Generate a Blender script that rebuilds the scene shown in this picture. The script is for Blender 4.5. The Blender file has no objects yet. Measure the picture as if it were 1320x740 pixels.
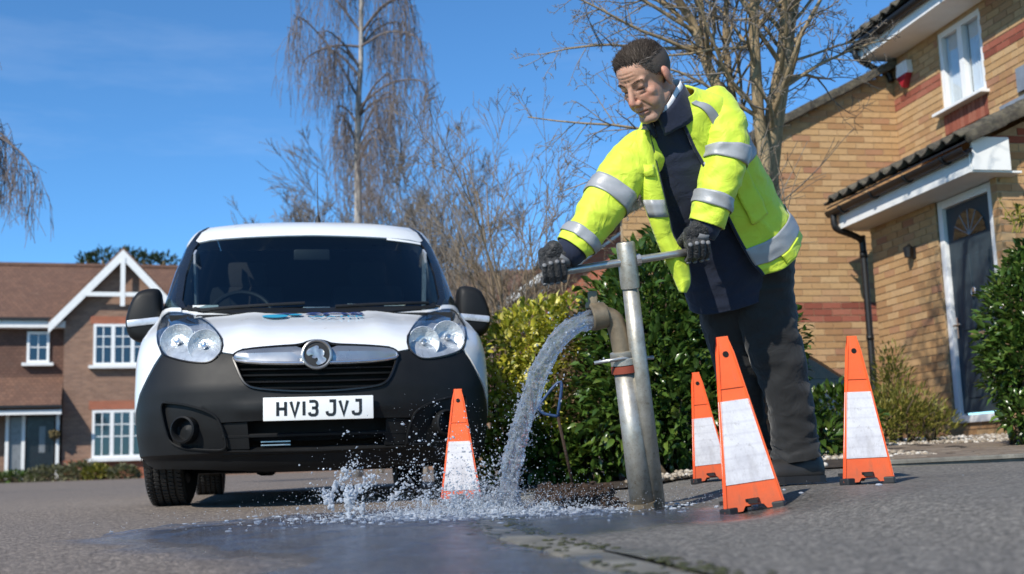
import bpy, bmesh, math, random
from math import radians, sin, cos, pi, sqrt, atan2, exp, floor
from mathutils import Vector, Matrix, noise, Quaternion
from mathutils.geometry import delaunay_2d_cdt
random.seed(11)
sc = bpy.context.scene
COL = sc.collection
# ---------------------------------------------------------------- camera
FPX, CAMH, PITCH, ROLL = 1550.0, 0.22, radians(8.55), radians(2.0)
_F = Vector((0, cos(PITCH), sin(PITCH)))
_U0 = Vector((0, -sin(PITCH), cos(PITCH)))
_R0 = Vector((1, 0, 0))
_R = _R0*cos(ROLL) - _U0*sin(ROLL)
_U = _U0*cos(ROLL) + _R0*sin(ROLL)
_C = Vector((0, 0, CAMH))
cam = bpy.data.cameras.new('camera')
camo = bpy.data.objects.new('camera', cam)
COL.objects.link(camo)
camo.matrix_world = Matrix(((_R.x, _U.x, -_F.x, 0), (_R.y, _U.y, -_F.y, 0), (_R.z, _U.z, -_F.z, CAMH), (0, 0, 0, 1)))
cam.sensor_width = 36
cam.lens = FPX/1320*36
cam.clip_start, cam.clip_end = 0.05, 3000
cam.dof.use_dof = True
cam.dof.focus_distance = 4.5
cam.dof.aperture_fstop = 3.6
sc.camera = camo
# ---------------------------------------------------------------- sky and sun
SUN_AZ, SUN_EL = radians(213), radians(37)      # compass style: 0 = +Y, clockwise
world = bpy.data.worlds.new('World')
sc.world = world
world.use_nodes = True
nt = world.node_tree
nt.nodes.clear()
sky = nt.nodes.new('ShaderNodeTexSky')
sky.sky_type = 'NISHITA'
sky.sun_disc = False
sky.sun_elevation = SUN_EL
sky.sun_rotation = SUN_AZ
sky.air_density, sky.dust_density, sky.ozone_density = 0.85, 0.0, 4.0
sky.altitude = 1200
bg = nt.nodes.new('ShaderNodeBackground')
bg.inputs['Strength'].default_value = 0.108
wo = nt.nodes.new('ShaderNodeOutputWorld')
tcw = nt.nodes.new('ShaderNodeTexCoord')
mpw = nt.nodes.new('ShaderNodeMapping')
mpw.inputs['Scale'].default_value = (1.2, 1.2, 7.0)
mpw.inputs['Rotation'].default_value = (0.12, 0.1, 0)
nzw = nt.nodes.new('ShaderNodeTexNoise')
nzw.inputs['Scale'].default_value = 2.1
nzw.inputs['Detail'].default_value = 9
nzw.inputs['Roughness'].default_value = 0.62
rmw = nt.nodes.new('ShaderNodeMapRange')
rmw.inputs['From Min'].default_value = 0.55
rmw.inputs['From Max'].default_value = 0.85
rmw.inputs['To Max'].default_value = 0.11
mxw = nt.nodes.new('ShaderNodeMixRGB')
mxw.inputs['Color2'].default_value = (7.0, 7.6, 8.4, 1)
nt.links.new(tcw.outputs['Generated'], mpw.inputs['Vector'])
nt.links.new(mpw.outputs['Vector'], nzw.inputs['Vector'])
nt.links.new(nzw.outputs['Fac'], rmw.inputs['Value'])
nt.links.new(rmw.outputs['Result'], mxw.inputs['Fac'])
tnw = nt.nodes.new('ShaderNodeMixRGB')
tnw.blend_type = 'MULTIPLY'
tnw.inputs['Fac'].default_value = 1
tnw.inputs['Color2'].default_value = (0.60, 0.98, 1.15, 1)
nt.links.new(sky.outputs['Color'], tnw.inputs['Color1'])
nt.links.new(tnw.outputs['Color'], mxw.inputs['Color1'])
nt.links.new(mxw.outputs['Color'], bg.inputs['Color'])
nt.links.new(bg.outputs['Background'], wo.inputs['Surface'])
sun = bpy.data.lights.new('sun', 'SUN')
sun.energy = 3.6
sun.angle = radians(0.55)
sun.color = (1.0, 0.94, 0.84)
suno = bpy.data.objects.new('sun', sun)
COL.objects.link(suno)
_sd = Vector((sin(SUN_AZ)*cos(SUN_EL), cos(SUN_AZ)*cos(SUN_EL), sin(SUN_EL)))
suno.rotation_euler = _sd.to_track_quat('Z', 'Y').to_euler()
sc.view_settings.view_transform = 'Standard'
sc.view_settings.look = 'None'
sc.view_settings.gamma = 1
sc.view_settings.exposure = 0.62
sc.cycles.max_bounces = 8
sc.cycles.transparent_max_bounces = 24
sc.cycles.caustics_reflective = False
sc.cycles.caustics_refractive = False
sc.cycles.use_denoising = True

# ---------------------------------------------------------------- helpers
def at(x, y, d):
    """World point on the photograph's ray (1320 x 740 frame) at depth d metres."""
    return _C + _F*d + _R*((x-660)/FPX*d) - _U*((y-370)/FPX*d)

def smooth(t):
    t = min(1, max(0, t))
    return t*t*(3-2*t)

def lerp(a, b, t):
    return a + (b-a)*t

def curve(tab, z):
    """piecewise smooth (monotone Hermite) lookup in a [(z, value)] table"""
    if z <= tab[0][0]: return tab[0][1]
    if z >= tab[-1][0]: return tab[-1][1]
    n = len(tab)
    def slope(i):
        if i == 0: return (tab[1][1]-tab[0][1])/(tab[1][0]-tab[0][0])
        if i == n-1: return (tab[-1][1]-tab[-2][1])/(tab[-1][0]-tab[-2][0])
        a = (tab[i][1]-tab[i-1][1])/(tab[i][0]-tab[i-1][0])
        b = (tab[i+1][1]-tab[i][1])/(tab[i+1][0]-tab[i][0])
        return 0 if a*b <= 0 else 2*a*b/(a+b)
    for i in range(n-1):
        z0, v0 = tab[i]; z1, v1 = tab[i+1]
        if z <= z1:
            h = z1-z0; t = (z-z0)/h
            m0, m1 = slope(i)*h, slope(i+1)*h
            return (2*t**3-3*t*t+1)*v0 + (t**3-2*t*t+t)*m0 + (-2*t**3+3*t*t)*v1 + (t**3-t*t)*m1

def spline(pts, n):
    """Catmull-Rom through points (Vectors of any size), n samples per span"""
    P = [Vector(p) for p in pts]
    P = [P[0]*2-P[1]] + P + [P[-1]*2-P[-2]]
    out = []
    for i in range(1, len(P)-2):
        for k in range(n):
            t = k/n
            a, b, c, d = P[i-1], P[i], P[i+1], P[i+2]
            out.append(0.5*((2*b) + (c-a)*t + (2*a-5*b+4*c-d)*t*t + (3*b-a-3*c+d)*t**3))
    out.append(P[-2].copy())
    return out

class MB:
    """collects geometry, then becomes ONE mesh object"""
    def __init__(s):
        s.v = []; s.f = []; s.r = []; s.m = []
    def add(s, vs, fs, r=0.0, mi=0):
        o = len(s.v)
        s.v.extend([tuple(p) for p in vs])
        for f in fs:
            s.f.append(tuple(i+o for i in f)); s.r.append(r); s.m.append(mi)
    def box(s, c, size, rot=None, bevel=0.0, r=0.0, mi=0):
        hx, hy, hz = size[0]/2, size[1]/2, size[2]/2
        c = Vector(c)
        if bevel <= 0:
            vs = [Vector((x, y, z)) for x in (-hx, hx) for y in (-hy, hy) for z in (-hz, hz)]
            fs = [(0,1,3,2),(4,6,7,5),(0,4,5,1),(2,3,7,6),(0,2,6,4),(1,5,7,3)]
        else:
            b = min(bevel, hx*.9, hy*.9, hz*.9)
            bm = bmesh.new()
            bmesh.ops.create_cube(bm, size=1)
            bmesh.ops.scale(bm, vec=(2*hx, 2*hy, 2*hz), verts=bm.verts)
            bmesh.ops.bevel(bm, geom=bm.edges[:], offset=b, segments=2, profile=.6, affect='EDGES')
            bm.verts.index_update()
            vs = [v.co.copy() for v in bm.verts]
            fs = [[v.index for v in f.verts] for f in bm.faces]
            bm.free()
        if rot is not None:
            vs = [rot @ v for v in vs]
        s.add([v+c for v in vs], fs, r, mi)
        return s
    def loft(s, rings, closed=True, cap=True, r=0.0, mi=0):
        n = len(rings[0]); o = len(s.v)
        for g in rings: s.v.extend([tuple(p) for p in g])
        m = n if closed else n-1
        for i in range(len(rings)-1):
            for j in range(m):
                a = o+i*n+j; b = o+i*n+(j+1) % n
                s.f.append((a, b, b+n, a+n)); s.r.append(r); s.m.append(mi)
        if cap and closed:
            s.f.append(tuple(o+j for j in range(n))[::-1]); s.r.append(r); s.m.append(mi)
            k = o+(len(rings)-1)*n
            s.f.append(tuple(k+j for j in range(n))); s.r.append(r); s.m.append(mi)
        return s
    def tube(s, pts, rad, sides=8, cap=True, r=0.0, mi=0):
        P = [Vector(p) for p in pts]
        if not hasattr(rad, '__len__'): rad = [rad]*len(P)
        rings = []; ref = None
        for i, p in enumerate(P):
            t = (P[min(i+1, len(P)-1)] - P[max(i-1, 0)])
            if t.length < 1e-9: t = Vector((0, 0, 1))
            t.normalize()
            if ref is None:
                ref = t.orthogonal().normalized()
            ref = (ref - t*ref.dot(t))
            if ref.length < 1e-6: ref = t.orthogonal()
            ref.normalize()
            bn = t.cross(ref)
            rings.append([p + (ref*cos(2*pi*k/sides) + bn*sin(2*pi*k/sides))*rad[i] for k in range(sides)])
        return s.loft(rings, True, cap, r, mi)
    def lathe(s, prof, n=24, mat=None, r=0.0, mi=0, cap=True):
        """prof: [(radius, height)] about local z, transformed by mat"""
        mat = mat or Matrix()
        rings = [[mat @ Vector((q*cos(2*pi*k/n), q*sin(2*pi*k/n), z)) for k in range(n)] for q, z in prof]
        return s.loft(rings, True, cap, r, mi)
    def ball(s, c, rad, sub=1, rot=None, r=0.0, mi=0):
        bm = bmesh.new()
        bmesh.ops.create_icosphere(bm, subdivisions=sub, radius=1)
        bm.verts.index_update()
        R = Vector(rad) if hasattr(rad, '__len__') else Vector((rad, rad, rad))
        c = Vector(c)
        vs = []
        for v in bm.verts:
            p = Vector((v.co.x*R.x, v.co.y*R.y, v.co.z*R.z))
            if rot is not None: p = rot @ p
            vs.append(p+c)
        fs = [[v.index for v in f.verts] for f in bm.faces]
        bm.free()
        s.add(vs, fs, r, mi)
        return s
    def prism(s, poly, depth, mat=None, r=0.0, mi=0):
        """poly: [(x, z)] extruded along y by depth"""
        mat = mat or Matrix()
        a = [mat @ Vector((x, 0, z)) for x, z in poly]
        b = [mat @ Vector((x, depth, z)) for x, z in poly]
        n = len(poly)
        fs = [tuple(range(n)), tuple(range(2*n-1, n-1, -1))]
        fs += [(i, i+n, (i+1) % n+n, (i+1) % n) for i in range(n)]
        s.add(a+b, fs, r, mi)
        return s
    def mesh(s, name, mats, smooth=False, attr=False):
        me = bpy.data.meshes.new(name)
        me.from_pydata(s.v, [], s.f)
        for m in (mats if isinstance(mats, (list, tuple)) else [mats]): me.materials.append(m)
        if any(s.m): me.polygons.foreach_set('material_index', s.m)
        if smooth: me.polygons.foreach_set('use_smooth', [True]*len(s.f))
        if attr:
            at_ = me.attributes.new('rnd', 'FLOAT', 'FACE')
            at_.data.foreach_set('value', s.r)
        me.update()
        return me
    def build(s, name, mats, parent=None, smooth=False, attr=False, fix=True):
        me = s.mesh(name, mats, smooth, attr)
        if fix:
            bm = bmesh.new(); bm.from_mesh(me)
            bmesh.ops.recalc_face_normals(bm, faces=bm.faces)
            bm.to_mesh(me); bm.free()
        return link(name, me, parent)

def link(name, me, parent=None):
    o = bpy.data.objects.new(name, me)
    COL.objects.link(o)
    if parent is not None: o.parent = parent
    return o

def thing(name, label, cat, loc=(0, 0, 0), rz=0.0, group=None):
    o = bpy.data.objects.new(name, None)
    COL.objects.link(o)
    o.location = loc
    o.rotation_euler = (0, 0, rz)
    return tag(o, label, cat, group)

def tag(o, label, cat=None, group=None, kind=None):
    o['label'] = label
    if cat: o['category'] = cat
    if group: o['group'] = group
    if kind: o['kind'] = kind
    return o

def struct(o, kind='structure', label=None):
    o['kind'] = kind
    if label: o['label'] = label
    return o

def modapply(o):
    """bake modifiers of an object into its mesh without bpy.ops"""
    dg = bpy.context.evaluated_depsgraph_get()
    dg.update()
    me = bpy.data.meshes.new_from_object(o.evaluated_get(dg))
    o.modifiers.clear()
    o.data = me
    return o

def autosmooth(o, deg=35):
    me = o.data
    me.polygons.foreach_set('use_smooth', [True]*len(me.polygons))
    bm = bmesh.new(); bm.from_mesh(me)
    a = radians(deg)
    for e in bm.edges:
        if len(e.link_faces) == 2 and e.calc_face_angle(0) > a: e.smooth = False
    bm.to_mesh(me); bm.free()
    return o

# ---------------------------------------------------------------- materials
class N:
    """thin wrapper to wire shader nodes"""
    def __init__(s, name):
        s.m = bpy.data.materials.new(name); s.m.use_nodes = True
        s.t = s.m.node_tree; s.t.nodes.clear()
        s.out = s.t.nodes.new('ShaderNodeOutputMaterial')
    def n(s, typ, **kw):
        nd = s.t.nodes.new(typ)
        for k, v in kw.items():
            if hasattr(nd, k) and k not in nd.inputs: setattr(nd, k, v)
            else: s.set(nd.inputs[k.replace('_', ' ')] if k.replace('_', ' ') in nd.inputs else nd.inputs[k], v)
        return nd
    def set(s, sock, v):
        if isinstance(v, bpy.types.NodeSocket): s.t.links.new(v, sock)
        elif hasattr(v, '__len__') and len(v) == 3 and sock.type == 'RGBA': sock.default_value = (*v, 1)
        else: sock.default_value = v
    def coord(s, kind='Object', scale=(1, 1, 1), rot=(0, 0, 0)):
        tc = s.n('ShaderNodeTexCoord')
        if kind == 'World':
            src = s.n('ShaderNodeNewGeometry').outputs['Position']
        else: src = tc.outputs[kind]
        mp = s.n('ShaderNodeMapping')
        mp.inputs['Scale'].default_value = scale
        mp.inputs['Rotation'].default_value = rot
        s.t.links.new(src, mp.inputs['Vector'])
        return mp.outputs['Vector']
    def noise(s, vec, scale, detail=4, rough=.55, dist=0):
        return s.n('ShaderNodeTexNoise', Vector=vec, Scale=scale, Detail=detail, Roughness=rough, Distortion=dist).outputs['Fac']
    def ramp(s, fac, stops, interp='LINEAR'):
        rp = s.n('ShaderNodeValToRGB'); cr = rp.color_ramp; cr.interpolation = interp
        while len(cr.elements) < len(stops): cr.elements.new(.5)
        for e, (p, c) in zip(cr.elements, stops):
            e.position = p; e.color = (*c, 1) if len(c) == 3 else c
        s.set(rp.inputs['Fac'], fac)
        return rp.outputs['Color']
    def mix(s, fac, a, b, mode='MIX'):
        mx = s.n('ShaderNodeMixRGB', blend_type=mode)
        s.set(mx.inputs['Fac'], fac); s.set(mx.inputs['Color1'], a); s.set(mx.inputs['Color2'], b)
        return mx.outputs['Color']
    def math(s, op, a, b=0.0):
        m = s.n('ShaderNodeMath', operation=op)
        s.set(m.inputs[0], a); s.set(m.inputs[1], b)
        return m.outputs[0]
    def rng(s, v, a, b, c=0.0, d=1.0):
        m = s.n('ShaderNodeMapRange')
        s.set(m.inputs['Value'], v)
        for k, x in zip(('From Min', 'From Max', 'To Min', 'To Max'), (a, b, c, d)): s.set(m.inputs[k], x)
        return m.outputs['Result']
    def bump(s, h, strength=.3, dist=.01, prev=None):
        b = s.n('ShaderNodeBump', Strength=strength, Distance=dist)
        s.set(b.inputs['Height'], h)
        if prev is not None: s.set(b.inputs['Normal'], prev)
        return b.outputs['Normal']
    def bsdf(s, **kw):
        b = s.n('ShaderNodeBsdfPrincipled')
        for k, v in kw.items(): s.set(b.inputs[k.replace('_', ' ')], v)
        return b
    def done(s, b):
        s.t.links.new(b.outputs[0], s.out.inputs['Surface'])
        return s.m

def simple(name, col, rough=.5, metal=0.0, var=.12, vscale=6.0, bump=0.0, bscale=60.0, bdist=.003, coat=0.0, ior=1.5, spec=.5, kind='Object'):
    k = N(name)
    vec = k.coord(kind)
    nz = k.noise(vec, vscale, 5, .6)
    dark = tuple(c*(1-var) for c in col); light = tuple(min(1, c*(1+var)) for c in col)
    c = k.ramp(nz, [(.3, dark), (.7, light)])
    r = k.rng(nz, .3, .7, max(0, rough-.06), min(1, rough+.06))
    b = k.bsdf(Base_Color=c, Roughness=r, Metallic=metal, IOR=ior)
    b.inputs['Specular IOR Level'].default_value = spec
    if coat: b.inputs['Coat Weight'].default_value = coat; b.inputs['Coat Roughness'].default_value = .05
    if bump: k.set(b.inputs['Normal'], k.bump(k.noise(vec, bscale, 4, .6), bump, bdist))
    return k.done(b)

M = {}
M['white_paint'] = simple('white van paint', (.74, .75, .75), .32, var=.03, coat=.6)
M['black_plastic'] = simple('black textured plastic', (.0105, .011, .0116), .5, spec=.22, var=.3, vscale=3, bump=.25, bscale=700, bdist=.0006)
M['dark_plastic'] = simple('dark plastic', (.008, .008, .009), .6, var=.2)
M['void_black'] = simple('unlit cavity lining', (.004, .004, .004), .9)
M['chrome'] = simple('satin chrome', (.42, .42, .42), .32, .8, var=.05)
M['bright_chrome'] = simple('bright chrome', (.66, .66, .66), .2, .9, var=.04)
M['rubber'] = simple('tyre rubber', (.022, .021, .02), .75, var=.35, vscale=14, bump=.3, bscale=150)
M['steel_wheel'] = simple('wheel steel', (.18, .18, .19), .4, .8)
M['upvc'] = simple('white upvc', (.78, .78, .77), .35, var=.03)
M['white_board'] = simple('white painted board', (.76, .76, .74), .5, var=.05, bump=.1)
M['black_gutter'] = simple('black plastic gutter', (.005, .005, .0055), .5, var=.2)
M['zinc'] = None
# ---------------------------------------------------------------- ground
def ground_z(x, y):
    z = .052 + .035*smooth((y-5.2)/1.5)*(1-smooth((x-.2)/1.0)) + .0065*max(0, min(y, 60)-7)*(1-smooth((x-.2)/2))
    z += .062*smooth((x-.45-.06*max(0, 5.5-y))/.55)
    z += (.012*min(6, max(0, x-1.0)) + .034*max(0, min(y, 16)-5.6))*smooth((x-.45)/1.2)
    return z
KERB = [(.34, 1.0), (.20, 2.0), (-.02, 3.0), (-.10, 4.2), (-.03, 5.6), (.12, 7.0), (.3, 9.0), (.3, 14.0)]
def kerb_x(y): return curve([(b, a) for a, b in KERB], y)
PUD = [(-1.38,3.72),(-1.15,3.35),(-.72,2.85),(-.42,2.3),(-.30,1.7),(-.2,1.0),(.30,1.0),(.20,1.9),(.02,2.7),(.16,3.0),(.45,3.2),(.70,3.5),(.74,4.05),(.5,4.55),(.1,5.0),(-.5,5.3),(-1.0,5.0),(-1.2,4.3)]
def poly_dist(p, poly):
    best = 9
    for (ax, ay), (bx, by) in zip(poly, poly[1:]+poly[:1]):
        dx, dy = bx-ax, by-ay
        t = max(0, min(1, ((p[0]-ax)*dx+(p[1]-ay)*dy)/(dx*dx+dy*dy)))
        best = min(best, math.hypot(p[0]-ax-t*dx, p[1]-ay-t*dy))
    c = False
    for (x0, y0), (x1, y1) in zip(poly, poly[1:]+poly[:1]):
        if (y0 > p[1]) != (y1 > p[1]) and p[0] < (x1-x0)*(p[1]-y0)/(y1-y0)+x0: c = not c
    return -best if c else best
def wetness(x, y):
    d = poly_dist((x, y), PUD)
    n = noise.noise(Vector((x*3.1, y*1.6, 0)))*.22 + noise.noise(Vector((x*11, y*6, 3)))*.08
    w = smooth((.16 - d + n)/.22)
    # damp streaks spreading over the footway round the standpipe
    w2 = smooth((.75-math.hypot((x-.75)*.8, (y-3.95)*.9)+n*1.6)/.5)*.55
    w3 = smooth((.5-abs(y-4.75-.25*(x-1)+n*.8))/.5)*smooth((x-.3)/.4)*smooth((2.2-x)/.6)*.4
    return max(w, w2, w3)
def asphalt(name, base, agg):
    k = N(name)
    vec = k.coord('World')
    big = k.noise(vec, .9, 6, .65)
    mid = k.noise(vec, 9, 5, .6)
    vo = k.n('ShaderNodeTexVoronoi', Vector=vec, Scale=115.0)
    fine = k.noise(vec, 240, 3, .7)
    c = k.mix(k.rng(big, .3, .7), tuple(x*.82 for x in base), tuple(x*1.15 for x in base))
    c = k.mix(k.rng(mid, .35, .75, 0, .55), c, tuple(x*.62 for x in base))
    stone = k.ramp(k.n('ShaderNodeSeparateColor', Color=vo.outputs['Color']).outputs[0], [(.0, tuple(x*.35 for x in base)), (.45, base), (.8, agg), (1, tuple(min(1, x*1.6) for x in agg))])
    c = k.mix(.62, c, stone)
    c = k.mix(k.rng(fine, .3, .7, 0, .35), c, (.02, .02, .02))
    wet = k.n('ShaderNodeAttribute', attribute_name='wet').outputs['Fac']
    c = k.mix(k.math('MULTIPLY', wet, .72), c, k.mix(.45, c, (.012, .014, .018)))
    r = k.rng(wet, 0, 1, .88, .14)
    h = k.math('ADD', k.math('MULTIPLY', k.math('SUBTRACT', .6, vo.outputs['Distance']), 1.0), k.math('MULTIPLY', fine, .5))
    st = k.rng(wet, 0, 1, .8, .35)
    bp = k.n('ShaderNodeBump', Distance=.004); k.set(bp.inputs['Strength'], st); k.set(bp.inputs['Height'], h)
    b2 = k.bump(mid, .25, .02, bp.outputs['Normal'])
    b = k.bsdf(Base_Color=c, Roughness=r, Normal=b2)
    return k.done(b)
M['road'] = asphalt('worn road asphalt', (.175, .140, .112), (.36, .30, .245))
M['footway'] = asphalt('grey footway asphalt', (.148, .136, .118), (.29, .265, .23))
def sheet(name, xs, ys, lift, mat, xf=None):
    mb = MB(); wet = []
    for y in ys:
        for t in xs:
            x = xf(t, y) if xf else t
            rough = .0025*noise.noise(Vector((x*4, y*4, 0)))+.004*noise.noise(Vector((x*1.1, y*1.1, 5)))
            mb.v.append((x, y, ground_z(x, y)+lift+rough*(1 if y < 20 else 0))); wet.append(wetness(x, y) if y < 7 and abs(x) < 4 else 0)
    n = len(xs)
    for j in range(len(ys)-1):
        for i in range(n-1):
            mb.f.append((j*n+i, j*n+i+1, j*n+n+i+1, j*n+n+i)); mb.r.append(0); mb.m.append(0)
    me = mb.mesh(name, mat, True)
    a_ = me.attributes.new('wet', 'FLOAT', 'POINT'); a_.data.foreach_set('value', wet)
    return struct(link(name, me))
ys = [-3, -1, 0, .6] + [1.0+i*.07 for i in range(80)] + [6.7+.3*i for i in range(40)] + [19+4*i for i in range(20)] + [110, 160, 250, 400, 700, 1200]
xs_ = [-900, -400, -150, -80, -50, -35, -25, -18, -13, -10, -8, -6, -4.5, -3.5] + [-2.8+.09*i for i in range(70)] + [3.8, 4.5, 5.5, 7, 9, 13, 17, 25, 40, 80, 200, 500, 900]
sheet('road', xs_, ys, -.004, M['road'])
fy = [.6+.09*i for i in range(70)]
sheet('pavement', [i/44 for i in range(45)], fy, .004, M['footway'], lambda t, y: lerp(kerb_x(y)+.045, 5.2, t**1.3))
# flush kerb stones between road and footway
M['kerb'] = simple('weathered concrete kerb', (.16, .15, .125), .7, var=.45, vscale=9, bump=.6, bscale=120, bdist=.004, kind='Object')
M['moss'] = simple('moss', (.040, .045, .016), .95, var=.5, vscale=40, bump=.8, bscale=200)
kerb = struct(bpy.data.objects.new('kerb', None)); COL.objects.link(kerb)
y = .55; i = 0
kp = []
while y < 8.5:
    x0, x1 = kerb_x(y), kerb_x(y+.9)
    L = math.hypot(x1-x0, .9)
    xm, ym = (x0+x1)/2, y+.45
    mb = MB().box((0, 0, 0), (.10, .892, .16), None, .012)
    for q in range(len(mb.v)):
        v = mb.v[q]; mb.v[q] = (v[0], v[1], v[2]+.003*noise.noise(Vector((v[0]*20, v[1]*5, i))))
    o = mb.build('kerb_stone', M['kerb'], kerb)
    o.location = (xm, ym, ground_z(xm, ym)+.0045-.08)
    o.rotation_euler = (atan2(ground_z(x1, y+.9)-ground_z(x0, y), .9), 0, -atan2(x1-x0, .9))
    autosmooth(o, 40)
    y += .9; i += 1
mo = MB()
for i in range(600):
    y = 1.2+random.random()**1.4*3.2
    x = kerb_x(y)+random.choice((-.052, .052, .06, .075))+random.gauss(0, .022)
    if noise.noise(Vector((x*2, y*2.3, 9))) < -.12: continue
    r = random.uniform(.002, .0055)
    mo.ball((x, y, ground_z(x, y)+.006), (r*2.2, r*2.2, r*.35), 1)
struct(mo.build('moss', M['moss'], None, smooth=True), 'stuff', 'green moss growing along the joints of the kerb')
# block paving of the drive, each block a piece
M['paver'] = None
k = N('brown concrete block paver')
rn = k.n('ShaderNodeObjectInfo').outputs['Random']
vec = k.coord('Object')
c = k.ramp(rn, [(0, (.17, .125, .09)), (.5, (.21, .165, .12)), (1, (.25, .20, .155))])
c = k.mix(k.rng(k.noise(vec, 22, 5), .35, .7, 0, .5), c, (.09, .075, .06))
M['paver'] = k.done(k.bsdf(Base_Color=c, Roughness=.85, Normal=k.bump(k.noise(vec, 160, 3), .5, .003)))
M['sand'] = simple('jointing sand', (.12, .10, .075), .95, kind='World')
drive = sheet('block_paved_drive', [i/20 for i in range(21)], [6.3+.15*i for i in range(24)], .022, M['sand'], lambda t, y: lerp(1.85, 5.6, t))
pm = MB().box((0, 0, 0), (.196, .096, .06), None, .007).mesh('paver', M['paver'])
cnt = 0
for j in range(26):
    for i in range(20):
        x = 1.95+i*.2+(.1 if j % 2 else 0); y = 6.46+j*.1
        if cnt >= 300 or x > 4.9-(.05*j): continue
        o = link('paver', pm, drive); cnt += 1
        o.location = (x, y, ground_z(x, y)+.022-.03+.016+random.uniform(-.0025, .0025))
        dzx = (ground_z(x+.1, y)-ground_z(x-.1, y))/.2; dzy = (ground_z(x, y+.1)-ground_z(x, y-.1))/.2
        o.rotation_euler = (atan2(dzy, 1)+random.uniform(-.01, .01), -atan2(dzx, 1), random.uniform(-.012, .012))
edge = struct(bpy.data.objects.new('drive_edging', None)); COL.objects.link(edge)
em = MB().box((0, 0, 0), (.895, .05, .15), None, .008).mesh('edging_stone', M['kerb'])
for i in range(5):
    x = 2.2+i*.9; y = 6.34+.02*i
    o = link('edging_stone', em, edge)
    o.location = (x, y, ground_z(x, y)+.032-.075+.012); o.rotation_euler = (0, -atan2(ground_z(x+.4, y)-ground_z(x-.4, y), .8), .022)
# gravel bed before the right house and under the hedges
M['gravel'] = None
k = N('pale gravel')
rn = k.n('ShaderNodeAttribute', attribute_name='rnd').outputs['Fac']
c = k.ramp(rn, [(0, (.16, .13, .10)), (.4, (.34, .28, .21)), (.75, (.46, .41, .34)), (1, (.62, .59, .54))])
M['gravel'] = k.done(k.bsdf(Base_Color=c, Roughness=.8))
gv = MB()
def stones(n, fx, rmin=.009, rmax=.02):
    for _ in range(n):
        x, y = fx()
        r = random.uniform(rmin, rmax)
        gv.ball((x, y, ground_z(x, y)+.014+r*.4+random.random()*.02), (r*random.uniform(.8, 1.4), r*random.uniform(.8, 1.3), r*random.uniform(.5, .9)), 1, Matrix.Rotation(random.random()*3, 3, 'Z'), random.random())
stones(3800, lambda: (random.uniform(1.6, 4.6), random.uniform(9.0, 10.8)))
stones(1700, lambda: (random.uniform(.9, 2.4), 6.9+random.random()*1.3+abs(random.gauss(0, .1))), .009, .022)
stones(500, lambda: (random.uniform(.6, 1.6), 6.35+random.random()*.5), .008, .018)
g = gv.build('gravel', M['gravel'], None, smooth=True, attr=True, fix=False)
struct(g, 'stuff', 'pale stone gravel bed in front of the brick house')
# planted soil under hedge
M['soil'] = simple('dark garden soil', (.045, .032, .022), .95, var=.5, vscale=30, bump=1, bscale=60, bdist=.02, kind='World')
sb = MB()
for j in range(16):
    for i in range(34):
        x = -.1+i*.1; y = 6.45+j*.18
        sb.v.append((x, y, ground_z(x, y)+.013+.035*smooth(j/3)*(.6+.6*noise.noise(Vector((x*5, y*5, 0))))*smooth(i/3)*smooth((33-i)/3)))
for j in range(15):
    for i in range(33):
        a = j*34+i; sb.f.append((a, a+1, a+35, a+34)); sb.r.append(0); sb.m.append(0)
struct(sb.build('flower_bed', M['soil'], None, smooth=True))
# ---------------------------------------------------------------- the van
M['glass_dark'] = None
def glass_material(name, tint=(.25, .33, .36), refl=1.0, rough=.02):
    k = N(name)
    fac = k.math('ADD', .04, k.math('MULTIPLY', .96, k.math('POWER', k.n('ShaderNodeLayerWeight', Blend=.5).outputs['Facing'], 5.0)))
    nz = k.noise(k.coord('Object'), 3.0, 4)
    tr = k.n('ShaderNodeBsdfTransparent', Color=(*tint, 1))
    gl = k.n('ShaderNodeBsdfGlossy', Color=(.95, .97, 1, 1)); k.set(gl.inputs['Roughness'], k.rng(nz, .2, .8, rough*.6, rough*1.6))
    mx = k.n('ShaderNodeMixShader')
    k.set(mx.inputs[0], k.math('MINIMUM', 1.0, k.math('MULTIPLY', fac, refl)))
    k.t.links.new(tr.outputs[0], mx.inputs[1]); k.t.links.new(gl.outputs[0], mx.inputs[2])
    return k.done(mx)
M['glass_dark'] = glass_material('tinted car glass', (.5, .6, .62), 1.1)
M['lens'] = glass_material('clear lamp lens', (.93, .95, .96), .9, .03)
M['pillar_black'] = simple('gloss black trim', (.01, .01, .011), .25, var=.1)
M['reflector'] = simple('lamp reflector', (.80, .82, .85), .22, .45, var=.22, vscale=45, bump=.7, bscale=60, bdist=.012)
M['lamp_shell'] = simple('lamp shell grey', (.50, .52, .56), .3, .35, var=.2, vscale=20)
M['plate_white'] = simple('number plate white', (.8, .8, .78), .35, var=.03)
M['plate_black'] = simple('number plate black', (.012, .012, .012), .4)
M['logo_navy'] = simple('logo navy print', (.03, .05, .16), .35)
M['logo_blue'] = simple('logo blue print', (.03, .36, .55), .35)
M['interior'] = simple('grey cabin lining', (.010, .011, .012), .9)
M['seat_cloth'] = simple('seat cloth', (.010, .010, .012), .9, bump=.3, bscale=300)

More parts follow.
